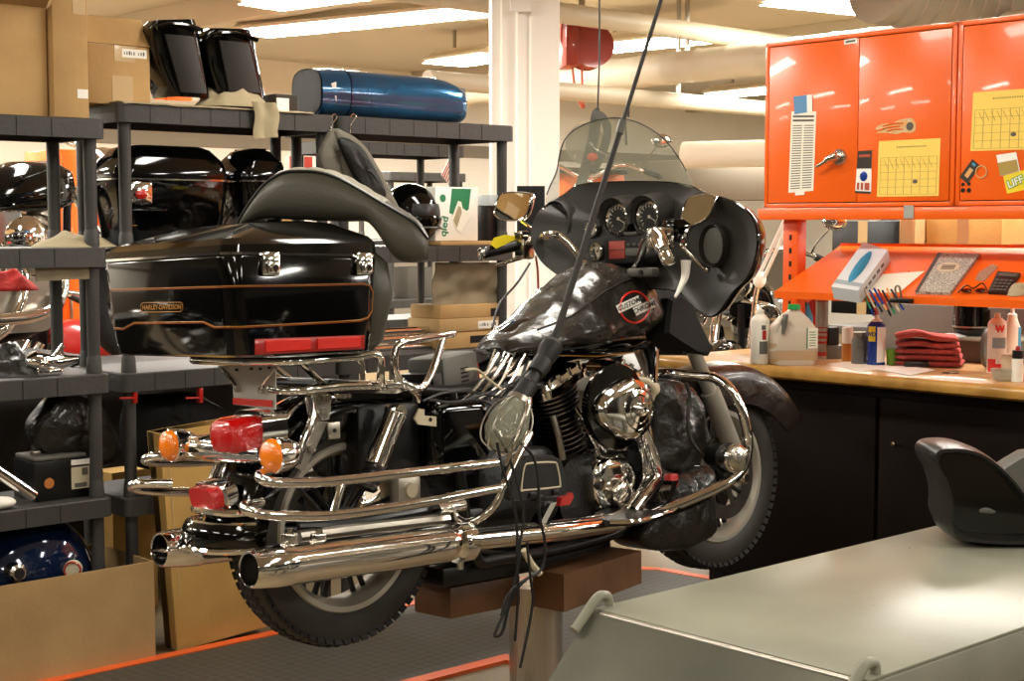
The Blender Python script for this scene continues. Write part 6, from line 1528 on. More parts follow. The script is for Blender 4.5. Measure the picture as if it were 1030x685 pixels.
# sloping end plate (ramp) hanging from the end
rl = Rz(525, 685, .60)
g = G(ROOM)
d_a, d_z = -.42, -.42
P0_, P1_ = V(ta - .006, tM, TZ - .004), V(ta - .006, tbm, TZ - .004)
g.loft([[p_ + V(d_a * t_, 0, d_z * t_) + o for p_ in (P0_, P1_)] + [p_ + V(d_a * t_, 0, d_z * t_) + o - V(.004, 0, .004) for p_ in (P1_, P0_)] for t_, o in ((0, V(0, 0, 0)), (1, V(0, 0, 0)))])
rp = obj('ramp_plate', g, 'lift_gray', tb)
g = G(ROOM)
rnd = random.Random(4)
for i in range(26):
    t_, b_ = rnd.uniform(.1, .95), rnd.uniform(tbm + .05, tM - .05); L2 = rnd.uniform(.004, .02); c0 = V(ta - .006 + d_a * t_, b_, TZ - .004 + d_z * t_) + V(-.0006, 0, .0006)
    dirv = V(d_a, 0, d_z).normalized() * rnd.uniform(-.3, .3) + V(0, 1, 0); dirv.normalize(); nn = V(-1, 0, 1).normalized()
    w_ = nn.cross(dirv) * rnd.uniform(.001, .003)
    if i < 12: g.add([c0 - dirv * L2 - w_ * .3, c0 + dirv * L2 - w_, c0 + dirv * L2 * .8 + w_, c0 - dirv * L2 + w_ * .5], [(0, 1, 2, 3)])
obj('scuff_mark', g, 'scuff', rp, kind='stuff')
g = G(ROOM); g.cyl((ta - .004, tbm + .02, TZ - .0075), (ta - .004, tM - .02, TZ - .0075), .0055, n=10); obj('hinge_rod', g, 'steel', tb)
for b_ in (tM - .006, tbm + .012):
    g = G(ROOM); g.tube([V(ta + .035, b_, TZ - .03), V(ta + .035, b_, TZ + .012), V(ta + .022, b_, TZ + .022), V(ta - .0, b_, TZ + .018), V(ta - .045, b_, TZ - .022), V(ta - .06, b_, TZ - .034)], .010, 12, 5); obj('hook', g, 'lift_gray', tb)
for a_ in (2.5, 4.2):
    for b_ in (tbm + .06, tM - .06):
        g = G(ROOM); g.box(a_ - .03, a_ + .03, b_ - .03, b_ + .03, .0, TZ - .0065, .004); obj('leg', g, 'lift_side', tb)
for b_ in (tbm + .06, tM - .06):
    g = G(ROOM); g.box(2.2, 4.5, b_ - .025, b_ + .025, .04, .09, .004); obj('base_rail', g, 'lift_side', tb)

# ================================================================ black seat on the table
Sc = Rz(990, 548, TZ)
# traced from the side on the vertical plane through its middle, which faces the camera
SP = ROOM @ V(Sc.x, Sc.y, TZ); SY = SP.y
def S(x, y, dy=0): r = ray(x, y); return EYEP + r * ((SY + dy) / r.y)
s2 = thing('solo_seat', 'black moulded motorcycle seat standing on the grey lift table at the right edge', 'seat', Matrix.Translation((SP.x, SP.y, TZ)))
def Sz(x, y, dy=0):
    v = S(x, y, dy); v.z = max(v.z, TZ + .0015); return v
pts = [(933, 455), (937, 448), (950, 446), (966, 447), (984, 453), (1000, 464), (1016, 480), (1032, 500), (1050, 520), (1060, 541), (1040, 546), (1000, 546), (975, 544), (958, 540), (950, 528), (950, 505), (944, 480), (936, 466)]
P = catmull([S(x, y) for x, y in pts], 4, True); c = sum(P, Vector()) / len(P)
# hollow underside facing the camera: rim, recess and outer pad
def rg(s_, dy, sh=V(0, 0, 0)):
    out = []
    for p_ in P:
        v = c.lerp(p_, s_) + V(0, dy, 0) + sh; v.z = max(v.z, TZ + .0015); out.append(v)
    return out
g = G(); g.loft([rg(.04, .20), rg(.5, .22), rg(.85, .18), rg(1.0, .10), rg(1.02, .03), rg(1.0, -.02), rg(.95, -.045), rg(.88, -.045), rg(.82, -.02), rg(.76, .03), rg(.6, .07), rg(.3, .09), rg(.04, .09)]); obj('shell', g, 'moulded_black', s2, ang=60)
g = G(); g.loft([rg(.80, -.01), rg(.755, .026), rg(.6, .066), rg(.3, .086), rg(.04, .086)], caps=True); o = obj('hollow_liner', g, 'black_gloss', s2, ang=60)
g = G(); g.tube([S(976, 516, .02), S(985, 513, .0), S(998, 514, .0), (S(1010, 520, .01)), S(1020, 530, .03)], .011, 10); obj('inner_rib', g, 'charger_gray', s2)
g = G(); P3 = [Sz(x, y, .10) for x, y in ((1006, 472), (1018, 464), (1032, 456), (1060, 452), (1075, 500), (1050, 520), (1030, 500))]; c3 = sum(P3, Vector()) / len(P3)
g.loft([[c3.lerp(p_, s_) + V(0, o_, 0) for p_ in P3] for s_, o_ in ((.9, .0), (1, .02), (1, .06), (.9, .08))]); obj('pillion_pad', g, 'charger_gray', s2, ang=60)
# ================================================================ things on the workbench
def bp(x, y, z=WT): v = Rz(x, y, z); return ROOM @ V(v.x, v.y, z + .0008)
def px2m(p): return p.y / 1520
def stand(name, label, cat, x, y, rz=0, group=None, z=WT): p = bp(x, y, z); t = thing(name, label, cat, Matrix.Translation(p) @ Matrix.Rotation(rz, 4, 'Z'), group); return t, MW[t.name], px2m(p)
def ttext(txt, size, M, x, z, r_, par, m, rot=0, bold=.0004, yoff=.0006):
    """lettering wrapped on a round body of radius r_ facing the camera"""
    t = G().text(txt, size, 0, None, 'CENTER', bold); g = G(M); vs = []
    cr, sr = math.cos(rot), math.sin(rot)
    for v in t.v:
        u, w_ = v.x * cr - v.y * sr + x, v.x * sr + v.y * cr + z; a = u / r_; vs.append(V(math.sin(a) * (r_ + yoff), -math.cos(a) * (r_ + yoff), w_))
    g.add(vs, t.f); return obj('lettering', g, m, par)
def wrap(M, r_, x0, x1, z0, z1, off=.0005, n=10):
    g = G(M); g.loft([[V(math.sin(a) * (r_ + o), -math.cos(a) * (r_ + o), z) for a in [(x0 + (x1 - x0) * k / n) / r_ for k in range(n + 1)]] for z, o in ((z0, 0), (z0, off), (z1, off), (z1, 0))], caps=False, closed=False); return g
# white squirt bottle at the left end
t, M, k = stand('squirt_bottle', 'white plastic bottle with dark label at the left end of the workbench', 'bottle', 764, 366)
g = G(M); R_ = 9.5 * k; H_ = 58 * k
g.lathe([(0, 0), (R_ * .92, 0), (R_, .004), (R_, H_ * .74), (R_ * .93, H_ * .78), (R_ * .5, H_ * .86), (R_ * .36, H_ * .87), (0, H_ * .87)], n=32); b = obj('body', g, 'white_plastic', t)
g = G(M); g.lathe([(0, H_ * .87), (R_ * .42, H_ * .87), (R_ * .42, H_ * .93), (R_ * .18, H_ * .95), (R_ * .1, H_), (0, H_)], n=20); obj('cap', g, 'white_plastic', t)
l = obj('label', wrap(M, R_, -.2 * R_, .75 * R_, H_ * .18, H_ * .40), 'charger_gray', t); obj('label', wrap(M, R_, .0, .5 * R_, H_ * .60, H_ * .68), 'charger_gray', t)
obj('red_print', wrap(M, R_, .1 * R_, .55 * R_, H_ * .43, H_ * .59), 'red_cloth', b)
# jug
t, M, k = stand('plastic_jug', 'translucent plastic jug with green cap and brown liquid on the workbench', 'jug', 796, 366, .05)
W_, H_ = 24 * k, 60 * k
def jr(z, w_, d_, r_=.4, n=5): return [V(x, y, z) for x, y in rrect(-w_, w_, -d_, d_, min(w_, d_) * r_, n)]
D_ = W_ * .72
body = [(0, .9), (.004, .98), (.03, 1.0), (H_ * .25, 1.0), (H_ * .5, .97), (H_ * .64, .86), (H_ * .76, .62), (H_ * .86, .36), (H_ * .90, .24), (H_ * .93, .23)]
g = G(M); g.loft([[V(v.x + (0.18 * W_ * max(0, (z / H_ - .5)) if z > H_ * .5 else 0), v.y, v.z) for v in jr(z, W_ * s_, D_ * (s_ if s_ < .9 else 1) * .98)] for z, s_ in body]); jb = obj('body', g, 'jug', t, ang=60)
g = G(M); g.loft([jr(z, W_ * s_ * 1.004, D_ * s_ * .985) for z, s_ in ((0.003, .92), (.01, .99), (.03, 1.0), (H_ * .36, .99))]); obj('liquid', g, 'jug_liquid', t, ang=60)
g = G(M); g.rings([((W_ * .08, 0, H_ * .92), W_ * .27), ((W_ * .08, 0, H_), W_ * .26)], 22); obj('cap', g, 'green_cap', t)
g = G(M); g.tube([V(-W_ * .50, -D_ * .60, H_ * .80), V(-W_ * .70, -D_ * .75, H_ * .68), V(-W_ * .80, -D_ * .80, H_ * .55)], .0085, 8); obj('handle', g, 'jug', t)
g = G(M); g.loft([[V(W_ * x, -D_ * (.86 + .0) + o, H_ * z) for x, z in ((-.46, .84), (-.34, .85), (-.40, .66), (-.50, .52), (-.60, .53), (-.56, .70))] for o in (.03, -.02)]); obj('handle_opening', g, 'charger_gray', t)
g = G(M); g.box(W_ * .50, W_ * .92, -D_ * 1.01 - .001, -D_ * .9, H_ * .28, H_ * .62); l = obj('label', g, 'paper', t)
g = G(M)
for i in range(6): g.box(W_ * .56, W_ * .84, -D_ * 1.01 - .0017, -D_ * 1.01 - .0011, H_ * (.32 + i * .045), H_ * (.332 + i * .045))
g.box(W_ * .46, W_ * .50, -D_ * 1.01 - .0015, -D_ * .99, H_ * .28, H_ * .62); obj('print', g, 'green', l)
# caulk tubes
for i, (x, h, lab) in enumerate(((826, 62, 'red striped sealant tube right of the plastic jug'), (817, 60, 'red sealant tube half hidden behind the plastic jug'))):
    t, M, k = stand('sealant_tube', lab, 'tube', x, 361 - i * 3, 0); R_ = 6.3 * k; H_ = h * k
    g = G(M); g.lathe([(0, 0), (R_, 0), (R_, H_ * .95), (R_ * 1.05, H_ * .955), (R_ * 1.05, H_), (0, H_)], n=24); b = obj('body', g, 'steel' if i == 0 else 'red_paint', t)
    if i == 0:
        for z0, z1 in ((.05, .12), (.25, .29), (.33, .38), (.42, .45), (.50, .52), (.93, 1.0)): obj('stripe', wrap(M, R_, -R_ * 1.5, R_ * 1.5, H_ * z0, H_ * z1), 'red_paint', b)
# blue capped bottle behind the jug
t, M, k = stand('spray_bottle', 'pale blue bottle top showing behind the jug cap', 'bottle', 811, 358); g = G(M); g.lathe([(0, 0), (8 * k, 0), (8 * k, 40 * k), (5 * k, 50 * k), (3 * k, 56 * k), (0, 56 * k)], n=20); obj('body', g, 'sky_blue', t)
# small black boxes
t, M, k = stand('small_box', 'small dark box between the sealant tube and amber bottle', 'box', 838, 361); g = G(M); g.box(-8 * k, 8 * k, -.02, .03, 0, 14 * k, .004); obj('body', g, 'charger_gray', t)
g = G(M); g.box(-6 * k, 5 * k, -.015, .025, 14 * k, 32 * k, .004); obj('top', g, 'black_satin', t)
# amber bottle with white cap
t, M, k = stand('amber_bottle', 'amber bottle with a tall white cap on the workbench', 'bottle', 852, 363); R_ = 5.4 * k; H_ = 34 * k
g = G(M); g.lathe([(0, 0), (R_, 0), (R_, H_ * .52), (0, H_ * .52)], n=22); obj('body', g, 'amber_liquid', t); g = G(M); g.lathe([(0, H_ * .521), (R_, H_ * .521), (R_, H_ * .98), (R_ * .9, H_), (0, H_)], n=22); obj('cap', g, 'white_plastic', t)
# grey jar
t, M, k = stand('grey_jar', 'small grey jar standing left of the blue spray can', 'jar', 864, 366); R_ = 7.6 * k; H_ = 32 * k
g = G(M); g.lathe([(0, 0), (R_, 0), (R_, H_ * .75), (R_ * .8, H_ * .85), (0, H_ * .86)], n=26); b = obj('body', g, 'charger_gray', t); g = G(M); g.lathe([(0, H_ * .861), (R_ * .85, H_ * .861), (R_ * .85, H_), (0, H_)], n=24); obj('lid', g, 'steel', t)
obj('print', wrap(M, R_, -.5 * R_, .5 * R_, H_ * .5, H_ * .56), 'print_ink', b)
# blue and yellow spray can
t, M, k = stand('spray_can', 'blue and yellow spray can with white label on the workbench', 'spray can', 881, 367); R_ = 9 * k; H_ = 50 * k
g = G(M); g.lathe([(0, 0), (R_, 0), (R_, H_ * .80), (R_ * .6, H_ * .88), (0, H_ * .88)], n=30); b = obj('body', g, 'blue_can', t)
g = G(M); g.lathe([(R_ * .62, H_ * .875), (R_ * .6, H_ * .9), (R_ * .3, H_ * .93), (R_ * .28, H_), (0, H_)], n=20); obj('cap', g, 'white_plastic', t)
g = G(M); g.cyl((-.004, 0, H_), (-.004, 0, H_ + .012), .006, n=10); obj('nozzle', g, 'red_paint', t)
obj('white_label', wrap(M, R_, -.15 * R_, 1.3 * R_, H_ * .06, H_ * .77), 'white', b); obj('yellow_shield', wrap(M, R_, -1.3 * R_, -.35 * R_, H_ * .48, H_ * .78), 'yellow', b)
ttext('WD', .022, M, -R_ * .85, H_ * .62, R_, b, 'blue_can', 0, .0008, .0014)
# green cup
t, M, k = stand('green_cup', 'small lime green cup beside the blue spray can', 'cup', 898, 367); g = G(M); g.lathe([(0, 0), (6 * k, 0), (7.5 * k, 16 * k), (6.8 * k, 16 * k), (5.5 * k, .004), (0, .004)], n=26); obj('body', g, 'green_cup', t)
# folded red towels
pL, pR = bp(906, 368), bp(983, 372); kx = px2m(pL)
cx_, cy_ = (pL.x + pR.x) / 2, (pL.y + pR.y) / 2 + .12; ang_ = math.atan2(pR.y - pL.y, pR.x - pL.x) * .5
z = WT + .001; Wt = (pR.x - pL.x) / 2 * 1.02
labs = ['lowest red shop towel of the folded pile', 'second red shop towel from the bottom of the pile', 'middle red shop towel of the folded pile', 'second red shop towel from the top of the pile', 'topmost red shop towel of the folded pile with a lifted left side']
for i in range(5):
    h = .0225; Mx = Matrix.Translation((cx_ - .004 * i, cy_, z)) @ Matrix.Rotation(ang_ + .03 * (i - 2), 4, 'Z'); g = G(Mx); R = []
    for u in range(25):
        x = -1 + 2 * u / 24; e = math.sqrt(max(0.02, 1 - abs(x) ** 8)); hh = h * .48 * e
        lift = (.006 * i * (1 - x) * .25 + .0025 * math.sin(x * 5 + i)) if i > 2 else .0006 * i
        if i == 4: lift += .012 * math.exp(-((x + .2) / .4) ** 2)
        ring = []
        for j in range(16):
            a = 2 * PI * j / 16; c_, s_ = sup(a, .35); nn = noise.noise(Vector((x * 4, c_ * 2, i * 3 + s_))) * .004
            ring.append(V(x * Wt * (1 - .015 * i) + nn, c_ * .105 + nn, h * .5 + s_ * hh * .98 + lift + max(0, nn) * (s_ > 0)))
        R.append(ring)
    g.loft(R); obj('red_towel', g, 'red_towel', label=labs[i], cat='towel', group='folded red shop towels on the workbench', ang=70); z += h + .0006
t, M, k = stand('black_case', 'small flat black case in front of the red towels', 'case', 922, 369.5); g = G(M); g.box(-12 * k, 12 * k, -.012, .02, 0, 5.5 * k, .004); obj('case', g, 'black_satin', t)
# papers
def sheet_on(pts, m, lab, name='paper_sheet', cat='paper', z=WT, th=.001, dz=0):
    P = [Rz(x, y, z) + V(0, 0, .0008 + dz) for x, y in pts]; g = G(ROOM); g.prism(P, (0, 0, th)); return obj(name, g, m, label=lab, cat=cat)
sheet_on([(832, 366), (868, 363), (904, 370), (866, 374)], 'paper', 'left sheet of white paper on the workbench in front of the spray can')
sheet_on([(868, 370), (912, 368), (941, 373), (915, 378)], 'white', 'right sheet of white paper on the workbench near the edge', dz=.0012)
# keys
t, M, k = stand('key_fob', 'small grey key fob lying near the edge of the workbench', 'key fob', 960, 376); g = G(M); g.ell((0, 0, .006), (.02, .012, .006), 16, 8); obj('body', g, 'steel', t); g = G(M); g.tube([V(-.03 + .014 * math.cos(a * PI / 5), .004 + .012 * math.sin(a * PI / 5), .003) for a in range(10)], .002, 6, 3, True); obj('key_ring', g, 'black_satin', t)
# grey disc standing behind the can
t, M, k = stand('grinding_disc', 'dark grey disc standing on edge behind the white and red spray can', 'disc', 994, 371); g = G(M); g.lathe([(0, -.008), (20 * k, -.008), (21 * k, 0), (20 * k, .008), (0, .008)], (0, 0, 21 * k), (.80, -.6, 0), 36); obj('disc', g, 'charger_gray', t)
# white and red spray can
t, M, k = stand('spray_can', 'tall white and red spray can at the right of the workbench', 'spray can', 1002, 375); R_ = 9.3 * k; H_ = 60 * k
g = G(M); g.lathe([(0, 0), (R_, 0), (R_, H_ * .82), (R_ * .85, H_ * .87), (R_ * .5, H_ * .92), (0, H_ * .92)], n=32); b = obj('body', g, 'white', t)
g = G(M); g.rings([((0, 0, H_ * .921), R_ * .35), ((0, 0, H_), R_ * .28)], 16); obj('nozzle', g, 'white_plastic', t)
o_ = wrap(M, R_, -1.4 * R_, 1.4 * R_, H_ * .02, H_ * .16, .0004); obj('red_band', o_, 'red_reflector', b); obj('red_sweep', wrap(M, R_, -1.4 * R_, -.4 * R_, H_ * .16, H_ * .24, .0004), 'red_reflector', b)
obj('print_block', wrap(M, R_, -.8 * R_, .8 * R_, H_ * .42, H_ * .60, .0004), 'box_print', b); ttext('W', .03, M, 0, H_ * .74, R_, b, 'red_reflector', 0, .003); obj('logo_bar', wrap(M, R_, -.6 * R_, .6 * R_, H_ * .735, H_ * .75, .0004), 'red_reflector', b)
# white bottle with blue label, black topped bottle, bowl, cup
t, M, k = stand('white_bottle', 'white squeeze bottle with a blue label behind the tall spray can', 'bottle', 1017, 372); R_ = 8.5 * k; H_ = 62 * k
g = G(M); g.lathe([(0, 0), (R_, 0), (R_, H_ * .68), (R_ * .55, H_ * .84), (R_ * .55, H_ * .9), (R_ * .25, H_ * .93), (R_ * .2, H_), (0, H_)], n=30); b = obj('body', g, 'white_plastic', t); obj('blue_label', wrap(M, R_, .45 * R_, 1.5 * R_, H_ * .3, H_ * .7), 'sky_blue', b)
t, M, k = stand('marker_bottle', 'small white bottle with a black and red top at the right edge of the workbench', 'bottle', 1023, 384); R_ = 5.6 * k; H_ = 36 * k
g = G(M); g.lathe([(0, 0), (R_, 0), (R_, H_ * .65), (0, H_ * .65)], n=24); b = obj('body', g, 'white', t); g = G(M); g.lathe([(0, H_ * .651), (R_, H_ * .651), (R_ * .95, H_ * .88), (0, H_ * .88)], n=24); obj('black_cap', g, 'black_satin', t); g = G(M); g.rings([((0, 0, H_ * .881), R_ * .5), ((0, 0, H_), R_ * .35)], 14); obj('red_tip', g, 'red_paint', t)
t, M, k = stand('glass_bowl', 'shallow glass bowl in front of the tall spray can', 'bowl', 1008, 383); g = G(M); g.lathe([(0, 0), (9 * k, 0), (12 * k, 12 * k), (11.3 * k, 12 * k), (8.4 * k, .004), (0, .004)], n=32); obj('bowl', g, 'bulb_glass', t)
t, M, k = stand('white_cup', 'small white cup beside the white and red spray can', 'cup', 1013, 377); g = G(M); g.lathe([(0, 0), (5.5 * k, 0), (6 * k, 20 * k), (5.5 * k, 20 * k), (5 * k, .004), (0, .004)], n=24); obj('cup', g, 'aged_white', t)
# ---- things on the sloping tray: in the tray's own plane
TA, TB_ = V(4.904, 0, 1.236), V(5.34, 0, 1.415); TD = (TB_ - TA).normalized(); TN = V(-TD.z, 0, TD.x)
def Tp(x, y, off=.0):
    n = ROOM.to_3x3() @ TN; p0 = ROOM @ (TA + TN * off); p = hit(x, y, p0, n); return ROOM.inverted() @ p
def tray_prism(pts, th, m, name, label=None, cat=None, par=None, off=.001, grp=None):
    P = [Tp(x, y, off) for x, y in pts]; g = G(ROOM); g.prism(P, TN * th); return obj(name, g, m, par, label=label, cat=cat, group=grp), P
# box of gloves
P = [Tp(x, y, .055) - TN * .054 for x, y in ((836, 288), (863, 292), (893, 251), (868, 243))]
t = thing('glove_box', 'pale blue and white box of disposable gloves tilted on the orange tray', 'box', ROOM @ Matrix.Translation(P[0])); hN = TN * .053
g = G(ROOM); g.prism(P, hN); o = obj('carton', g, 'box_pale', t)
g = G(ROOM); c = sum(P, Vector()) / 4 + hN; e1 = (P[3] - P[0]) * .34; e2 = (P[1] - P[0]) * .22
ov = [c + e1 * math.cos(a) + e2 * math.sin(a) * .9 for a in [k * PI / 10 for k in range(20)]]
g.prism([v + TN * .0005 for v in ov], TN * .001); obj('opening', g, 'tissue_blue', o)
g = G(ROOM); g.loft([[c + (v - c) * s_ + TN * (h_ + .004 * noise.noise(v * 40)) for v in ov] for s_, h_ in ((.85, .001), (.7, .008), (.4, .014), (.1, .012))]); obj('glove', g, 'tissue_blue', t)
g = G(ROOM); g.prism([P[0].lerp(P[3], .08) + hN * 1.005, P[0].lerp(P[3], .16) + hN * 1.005, P[1].lerp(P[2], .16) + hN * 1.005, P[1].lerp(P[2], .08) + hN * 1.005], TN * .0006); obj('print_band', g, 'box_print', o)
g = G(ROOM)
for i in range(5): a_, b_ = P[1].lerp(P[2], .15 + .14 * i), P[1].lerp(P[2], .24 + .14 * i); q_ = (P[1] - P[0]).normalized() * .0008; g.prism([a_ + hN * .4 + q_, b_ + hN * .4 + q_, b_ + hN * .6 + q_, a_ + hN * .6 + q_], q_)
obj('side_print', g, 'print_ink', o)
tray_prism([(872, 295), (905, 294), (930, 273), (888, 276)], .0012, 'paper', 'paper_sheet', 'sheet of white paper lying on the orange tray beside the glove box', 'paper')
o, P = tray_prism([(921, 296), (956, 297), (986, 258), (944, 257)], .012, 'composition', 'notebook', 'black speckled composition notebook leaning on the orange tray', 'notebook')
g = G(ROOM); g.prism([P[0] + TN * .0122, P[0].lerp(P[1], .10) + TN * .0122, P[3].lerp(P[2], .10) + TN * .0122, P[3] + TN * .0122], TN * .0008); obj('spine_tape', g, 'black_satin', o)
c = sum(P, Vector()) / 4 + TN * .0125; c = c + (P[3] - P[0]) * .12; g = G(ROOM); ov = [c + (P[1] - P[0]) * .33 * math.cos(a) + (P[3] - P[0]) * .13 * math.sin(a) for a in [k * PI / 12 for k in range(24)]]; g.prism(ov, TN * .0006); l = obj('title_plate', g, 'aged_white', o)
g = G(ROOM)
for i in (-1, 0, 1): e = (P[1] - P[0]) * .2; f_ = (P[3] - P[0]) * .012; q_ = c + (P[3] - P[0]) * .04 * i + TN * .0008; g.prism([q_ - e - f_, q_ + e - f_, q_ + e + f_, q_ - e + f_], TN * .0003)
obj('ruled_line', g, 'print_ink', l)
o, P = tray_prism([(981, 282), (990, 283), (1004, 269), (998, 266), (984, 275)], .004, 'bulb_glass', 'plastic_bag', 'small clear plastic bag on the orange tray right of the notebook', 'bag')
# sunglasses, calculator, rag
t = thing('sunglasses', 'dark sunglasses lying on the orange tray beside the calculator', 'sunglasses', ROOM @ Matrix.Translation(Tp(982, 294, .001)))
for x in (972, 986):
    g = G(ROOM); q = Tp(x, 292, .012); g.loft([[q + V(0, 1, 0) * .021 * math.cos(a) * s_ + TD * .014 * math.sin(a) * s_ + TN * o for a in [k * PI / 8 for k in range(16)]] for s_, o in ((.9, -.003), (1, 0), (.9, .003))]); obj('lens', g, 'black_gloss', t)
g = G(ROOM); g.tube([Tp(964, 294, .012), Tp(972, 287, .016), Tp(979, 290, .014), Tp(988, 285, .016), Tp(993, 292, .012)], .003, 6); obj('frame', g, 'black_satin', t)
o, P = tray_prism([(994, 296), (1014, 297), (1027, 277), (1004, 275)], .010, 'black_plastic', 'calculator', 'black calculator on the orange tray near its right end', 'calculator')
for r_ in range(4):
    for c_ in range(4):
        g = G(ROOM); q_ = (P[0].lerp(P[1], .18 + .21 * c_)).lerp(P[3].lerp(P[2], .18 + .21 * c_), .12 + .15 * r_) + TN * .0102; g.prism([q_ + V(0, 1, 0) * a * .006 + TD * b * .006 for a, b in ((-1, -1), (1, -1), (1, 1), (-1, 1))], TN * .002); obj('key', g, 'charger_gray', o)
g = G(ROOM); g.prism([P[0].lerp(P[3], .78).lerp(P[1].lerp(P[2], .78), .1) + TN * .0102, P[0].lerp(P[3], .78).lerp(P[1].lerp(P[2], .78), .9) + TN * .0102, P[0].lerp(P[3], .93).lerp(P[1].lerp(P[2], .93), .9) + TN * .0102, P[0].lerp(P[3], .93).lerp(P[1].lerp(P[2], .93), .1) + TN * .0102], TN * .0008); obj('screen', g, 'print_ink', o)
q = Tp(1026, 292, .002); g = G(ROOM @ Matrix.Translation(q) @ Matrix.Rotation(-math.atan2(TD.z, TD.x), 4, 'Y')); gg = blob_cloth(None, (0, 0, 0), .05, .05, .03, None, None, None, 11, M=ROOM @ Matrix.Translation(q) @ Matrix.Rotation(-math.atan2(TD.z, TD.x), 4, 'Y')); obj('rag', gg, 'cloth_beige', label='crumpled pale rag at the right end of the orange tray', cat='rag', ang=80)
# pens held by a clip on the tray lip
cols = ['green', 'aged_white', 'blue_can', 'blue_can', 'red_paint', 'black_satin', 'flame_art', 'black_satin']
nm = ['green', 'cream', 'blue', 'dark blue', 'red', 'black', 'tan', 'short black']
for i in range(8):
    x = 866 + i * 4.3; a_, b_ = Ra(x, 290 + (i % 3), 4.885 - .004 * (i % 2)), Ra(x + 13, 318 - (i % 4) * 2, 4.880 - .004 * (i % 2))
    t = thing('pen', '%s pen hanging in the row clipped to the tray edge' % nm[i], 'pen', ROOM @ Matrix.Translation(b_), 'pens clipped to the orange tray edge')
    g = G(ROOM); g.rings([(a_, .0042), (a_.lerp(b_, .75), .0042)], 8); obj('barrel', g, cols[i], t); g = G(ROOM); g.rings([(a_.lerp(b_, .752), .0046), (b_.lerp(a_, .04), .0044), (b_, .0025)], 8); obj('cap', g, cols[(i + 3) % 8], t)
t = thing('bulldog_clip', 'black and steel clip gripping the lip of the orange tray', 'clip', ROOM @ Matrix.Translation(Ra(909, 300, 4.89)))
q = Ra(908, 299, 4.892); g = G(ROOM); g.box(4.87, 4.899, q.y - .045, q.y + .045, q.z - .022, q.z - .004, .004); obj('jaw', g, 'black_satin', t); g = G(ROOM); g.tube([V(4.885, q.y + .02, q.z - .004), V(4.88, q.y + .025, q.z + .035), V(4.875, q.y + .005, q.z + .04), V(4.885, q.y, q.z - .004)], .004, 8); obj('lever', g, 'steel', t)
# ---- behind: second bench, dark panel, boxes, black pot
g = G(ROOM); g.box(5.80, 5.86, 1.8, 3.95, .0, 1.155, .006); obj('partition_panel', g, 'charger_gray', label='dark grey panel standing behind the workbench', cat='panel')
g = G(ROOM); g.box(6.1, 7.0, 1.2, 4.3, .0, .98, .006); g2 = thing('rear_bench', 'second bench behind the grey panel carrying boxes', 'workbench', RoomT(6.5, 2.8, 0)); obj('body', g, 'bench_dark', g2)
g = G(ROOM); g.box(6.05, 7.05, 1.15, 4.4, .981, 1.02, .004); obj('worktop', g, 'charger_gray', g2)
def bb(name, x0, x1, yt, yb, a, dep, m, lab, cat='box', zb_=1.0205):
    P = Ra(x0, yb, a); Q = Ra(x1, yt, a); t = thing(name, lab, cat, RoomT(a + dep / 2, (P.y + Q.y) / 2, zb_)); g = G(ROOM); g.box(a, a + dep, min(P.y, Q.y), max(P.y, Q.y), zb_, Q.z, .004); obj('carton', g, m, t)
    g = G(ROOM); m_ = (P.y + Q.y) / 2; g.box(a - .0012, a - .0002, m_ - .03, m_ + .03, zb_, Q.z, 0); obj('tape', g, 'tape', t); return t
bb('cardboard_box', 930, 1008, 218, 300, 6.2, .35, 'card_yellow', 'big cardboard box seen between the cabinets and the orange tray')
bb('cardboard_box', 903, 921, 218, 300, 6.12, .3, 'card_tan', 'narrow cardboard box left of the big box behind the tray')
bb('cardboard_box', 1016, 1040, 246, 300, 6.1, .4, 'red_paint', 'dark red box behind the tray at the right edge')
bb('cardboard_box', 893, 927, 306, 330, 6.3, .3, 'card', 'small cardboard box under the tray behind the grey panel')
bb('cardboard_box', 936, 958, 306, 330, 6.32, .3, 'card_tan', 'second small cardboard box under the tray beside the black pot')
bb('equipment_case', 836, 900, 222, 300, 6.9, .1, 'black_satin', 'tall black equipment case behind the tray left of the boxes', 'case')
bb('equipment_case', 1010, 1050, 212, 262, 6.6, .1, 'black_satin', 'black case above the dark red box at the right edge', 'case')
c = Ra(977, 340, 5.55); t = thing('black_pot', 'wide black cylinder standing on a glass plate behind the towels', 'canister', ROOM @ Matrix.Translation(V(5.55, c.y, WT + .10)))
zz = Ra(977, 337, 5.55).z; k = (ROOM @ c).y / 1520
g = G(ROOM); g.rings([((5.55, c.y, zz), 19 * k), ((5.55, c.y, zz + 6 * k), 20 * k), ((5.55, c.y, zz + 7 * k), 18.5 * k), ((5.55, c.y, zz + 36 * k), 17.5 * k)], 36); obj('body', g, 'black_gloss', t)
g = G(ROOM); g.rings([((5.55, c.y, zz + 8 * k), 18.8 * k), ((5.55, c.y, zz + 9.5 * k), 18.8 * k)], 36); obj('band', g, 'steel', t)
q = Ra(938, 335, 5.5); q2 = Ra(1030, 338, 5.5)
t = thing('glass_shelf', 'small glass topped stand behind the red towels', 'stand', ROOM @ Matrix.Translation(V(5.5, (q.y + q2.y) / 2, WT)))
g = G(ROOM); g.box(5.38, 5.74, q2.y, q.y, zz - .010, zz - .001, .002); obj('glass_top', g, 'bulb_glass', t)
q3 = Ra(952, 345, 5.5); g = G(ROOM); g.box(5.42, 5.70, q2.y + .02, q3.y, WT + .001, zz - .011, .004); obj('base', g, 'charger_gray', t)
g = G(ROOM); blob = blob_cloth('rag', (5.45, Ra(958, 334, 5.45).y, zz + .0), .03, .06, .012, 'box_pale', 'pale green rag on the glass stand left of the black cylinder', 'rag', 13)
g = G(ROOM); q = Ra(963, 318, 5.7); 
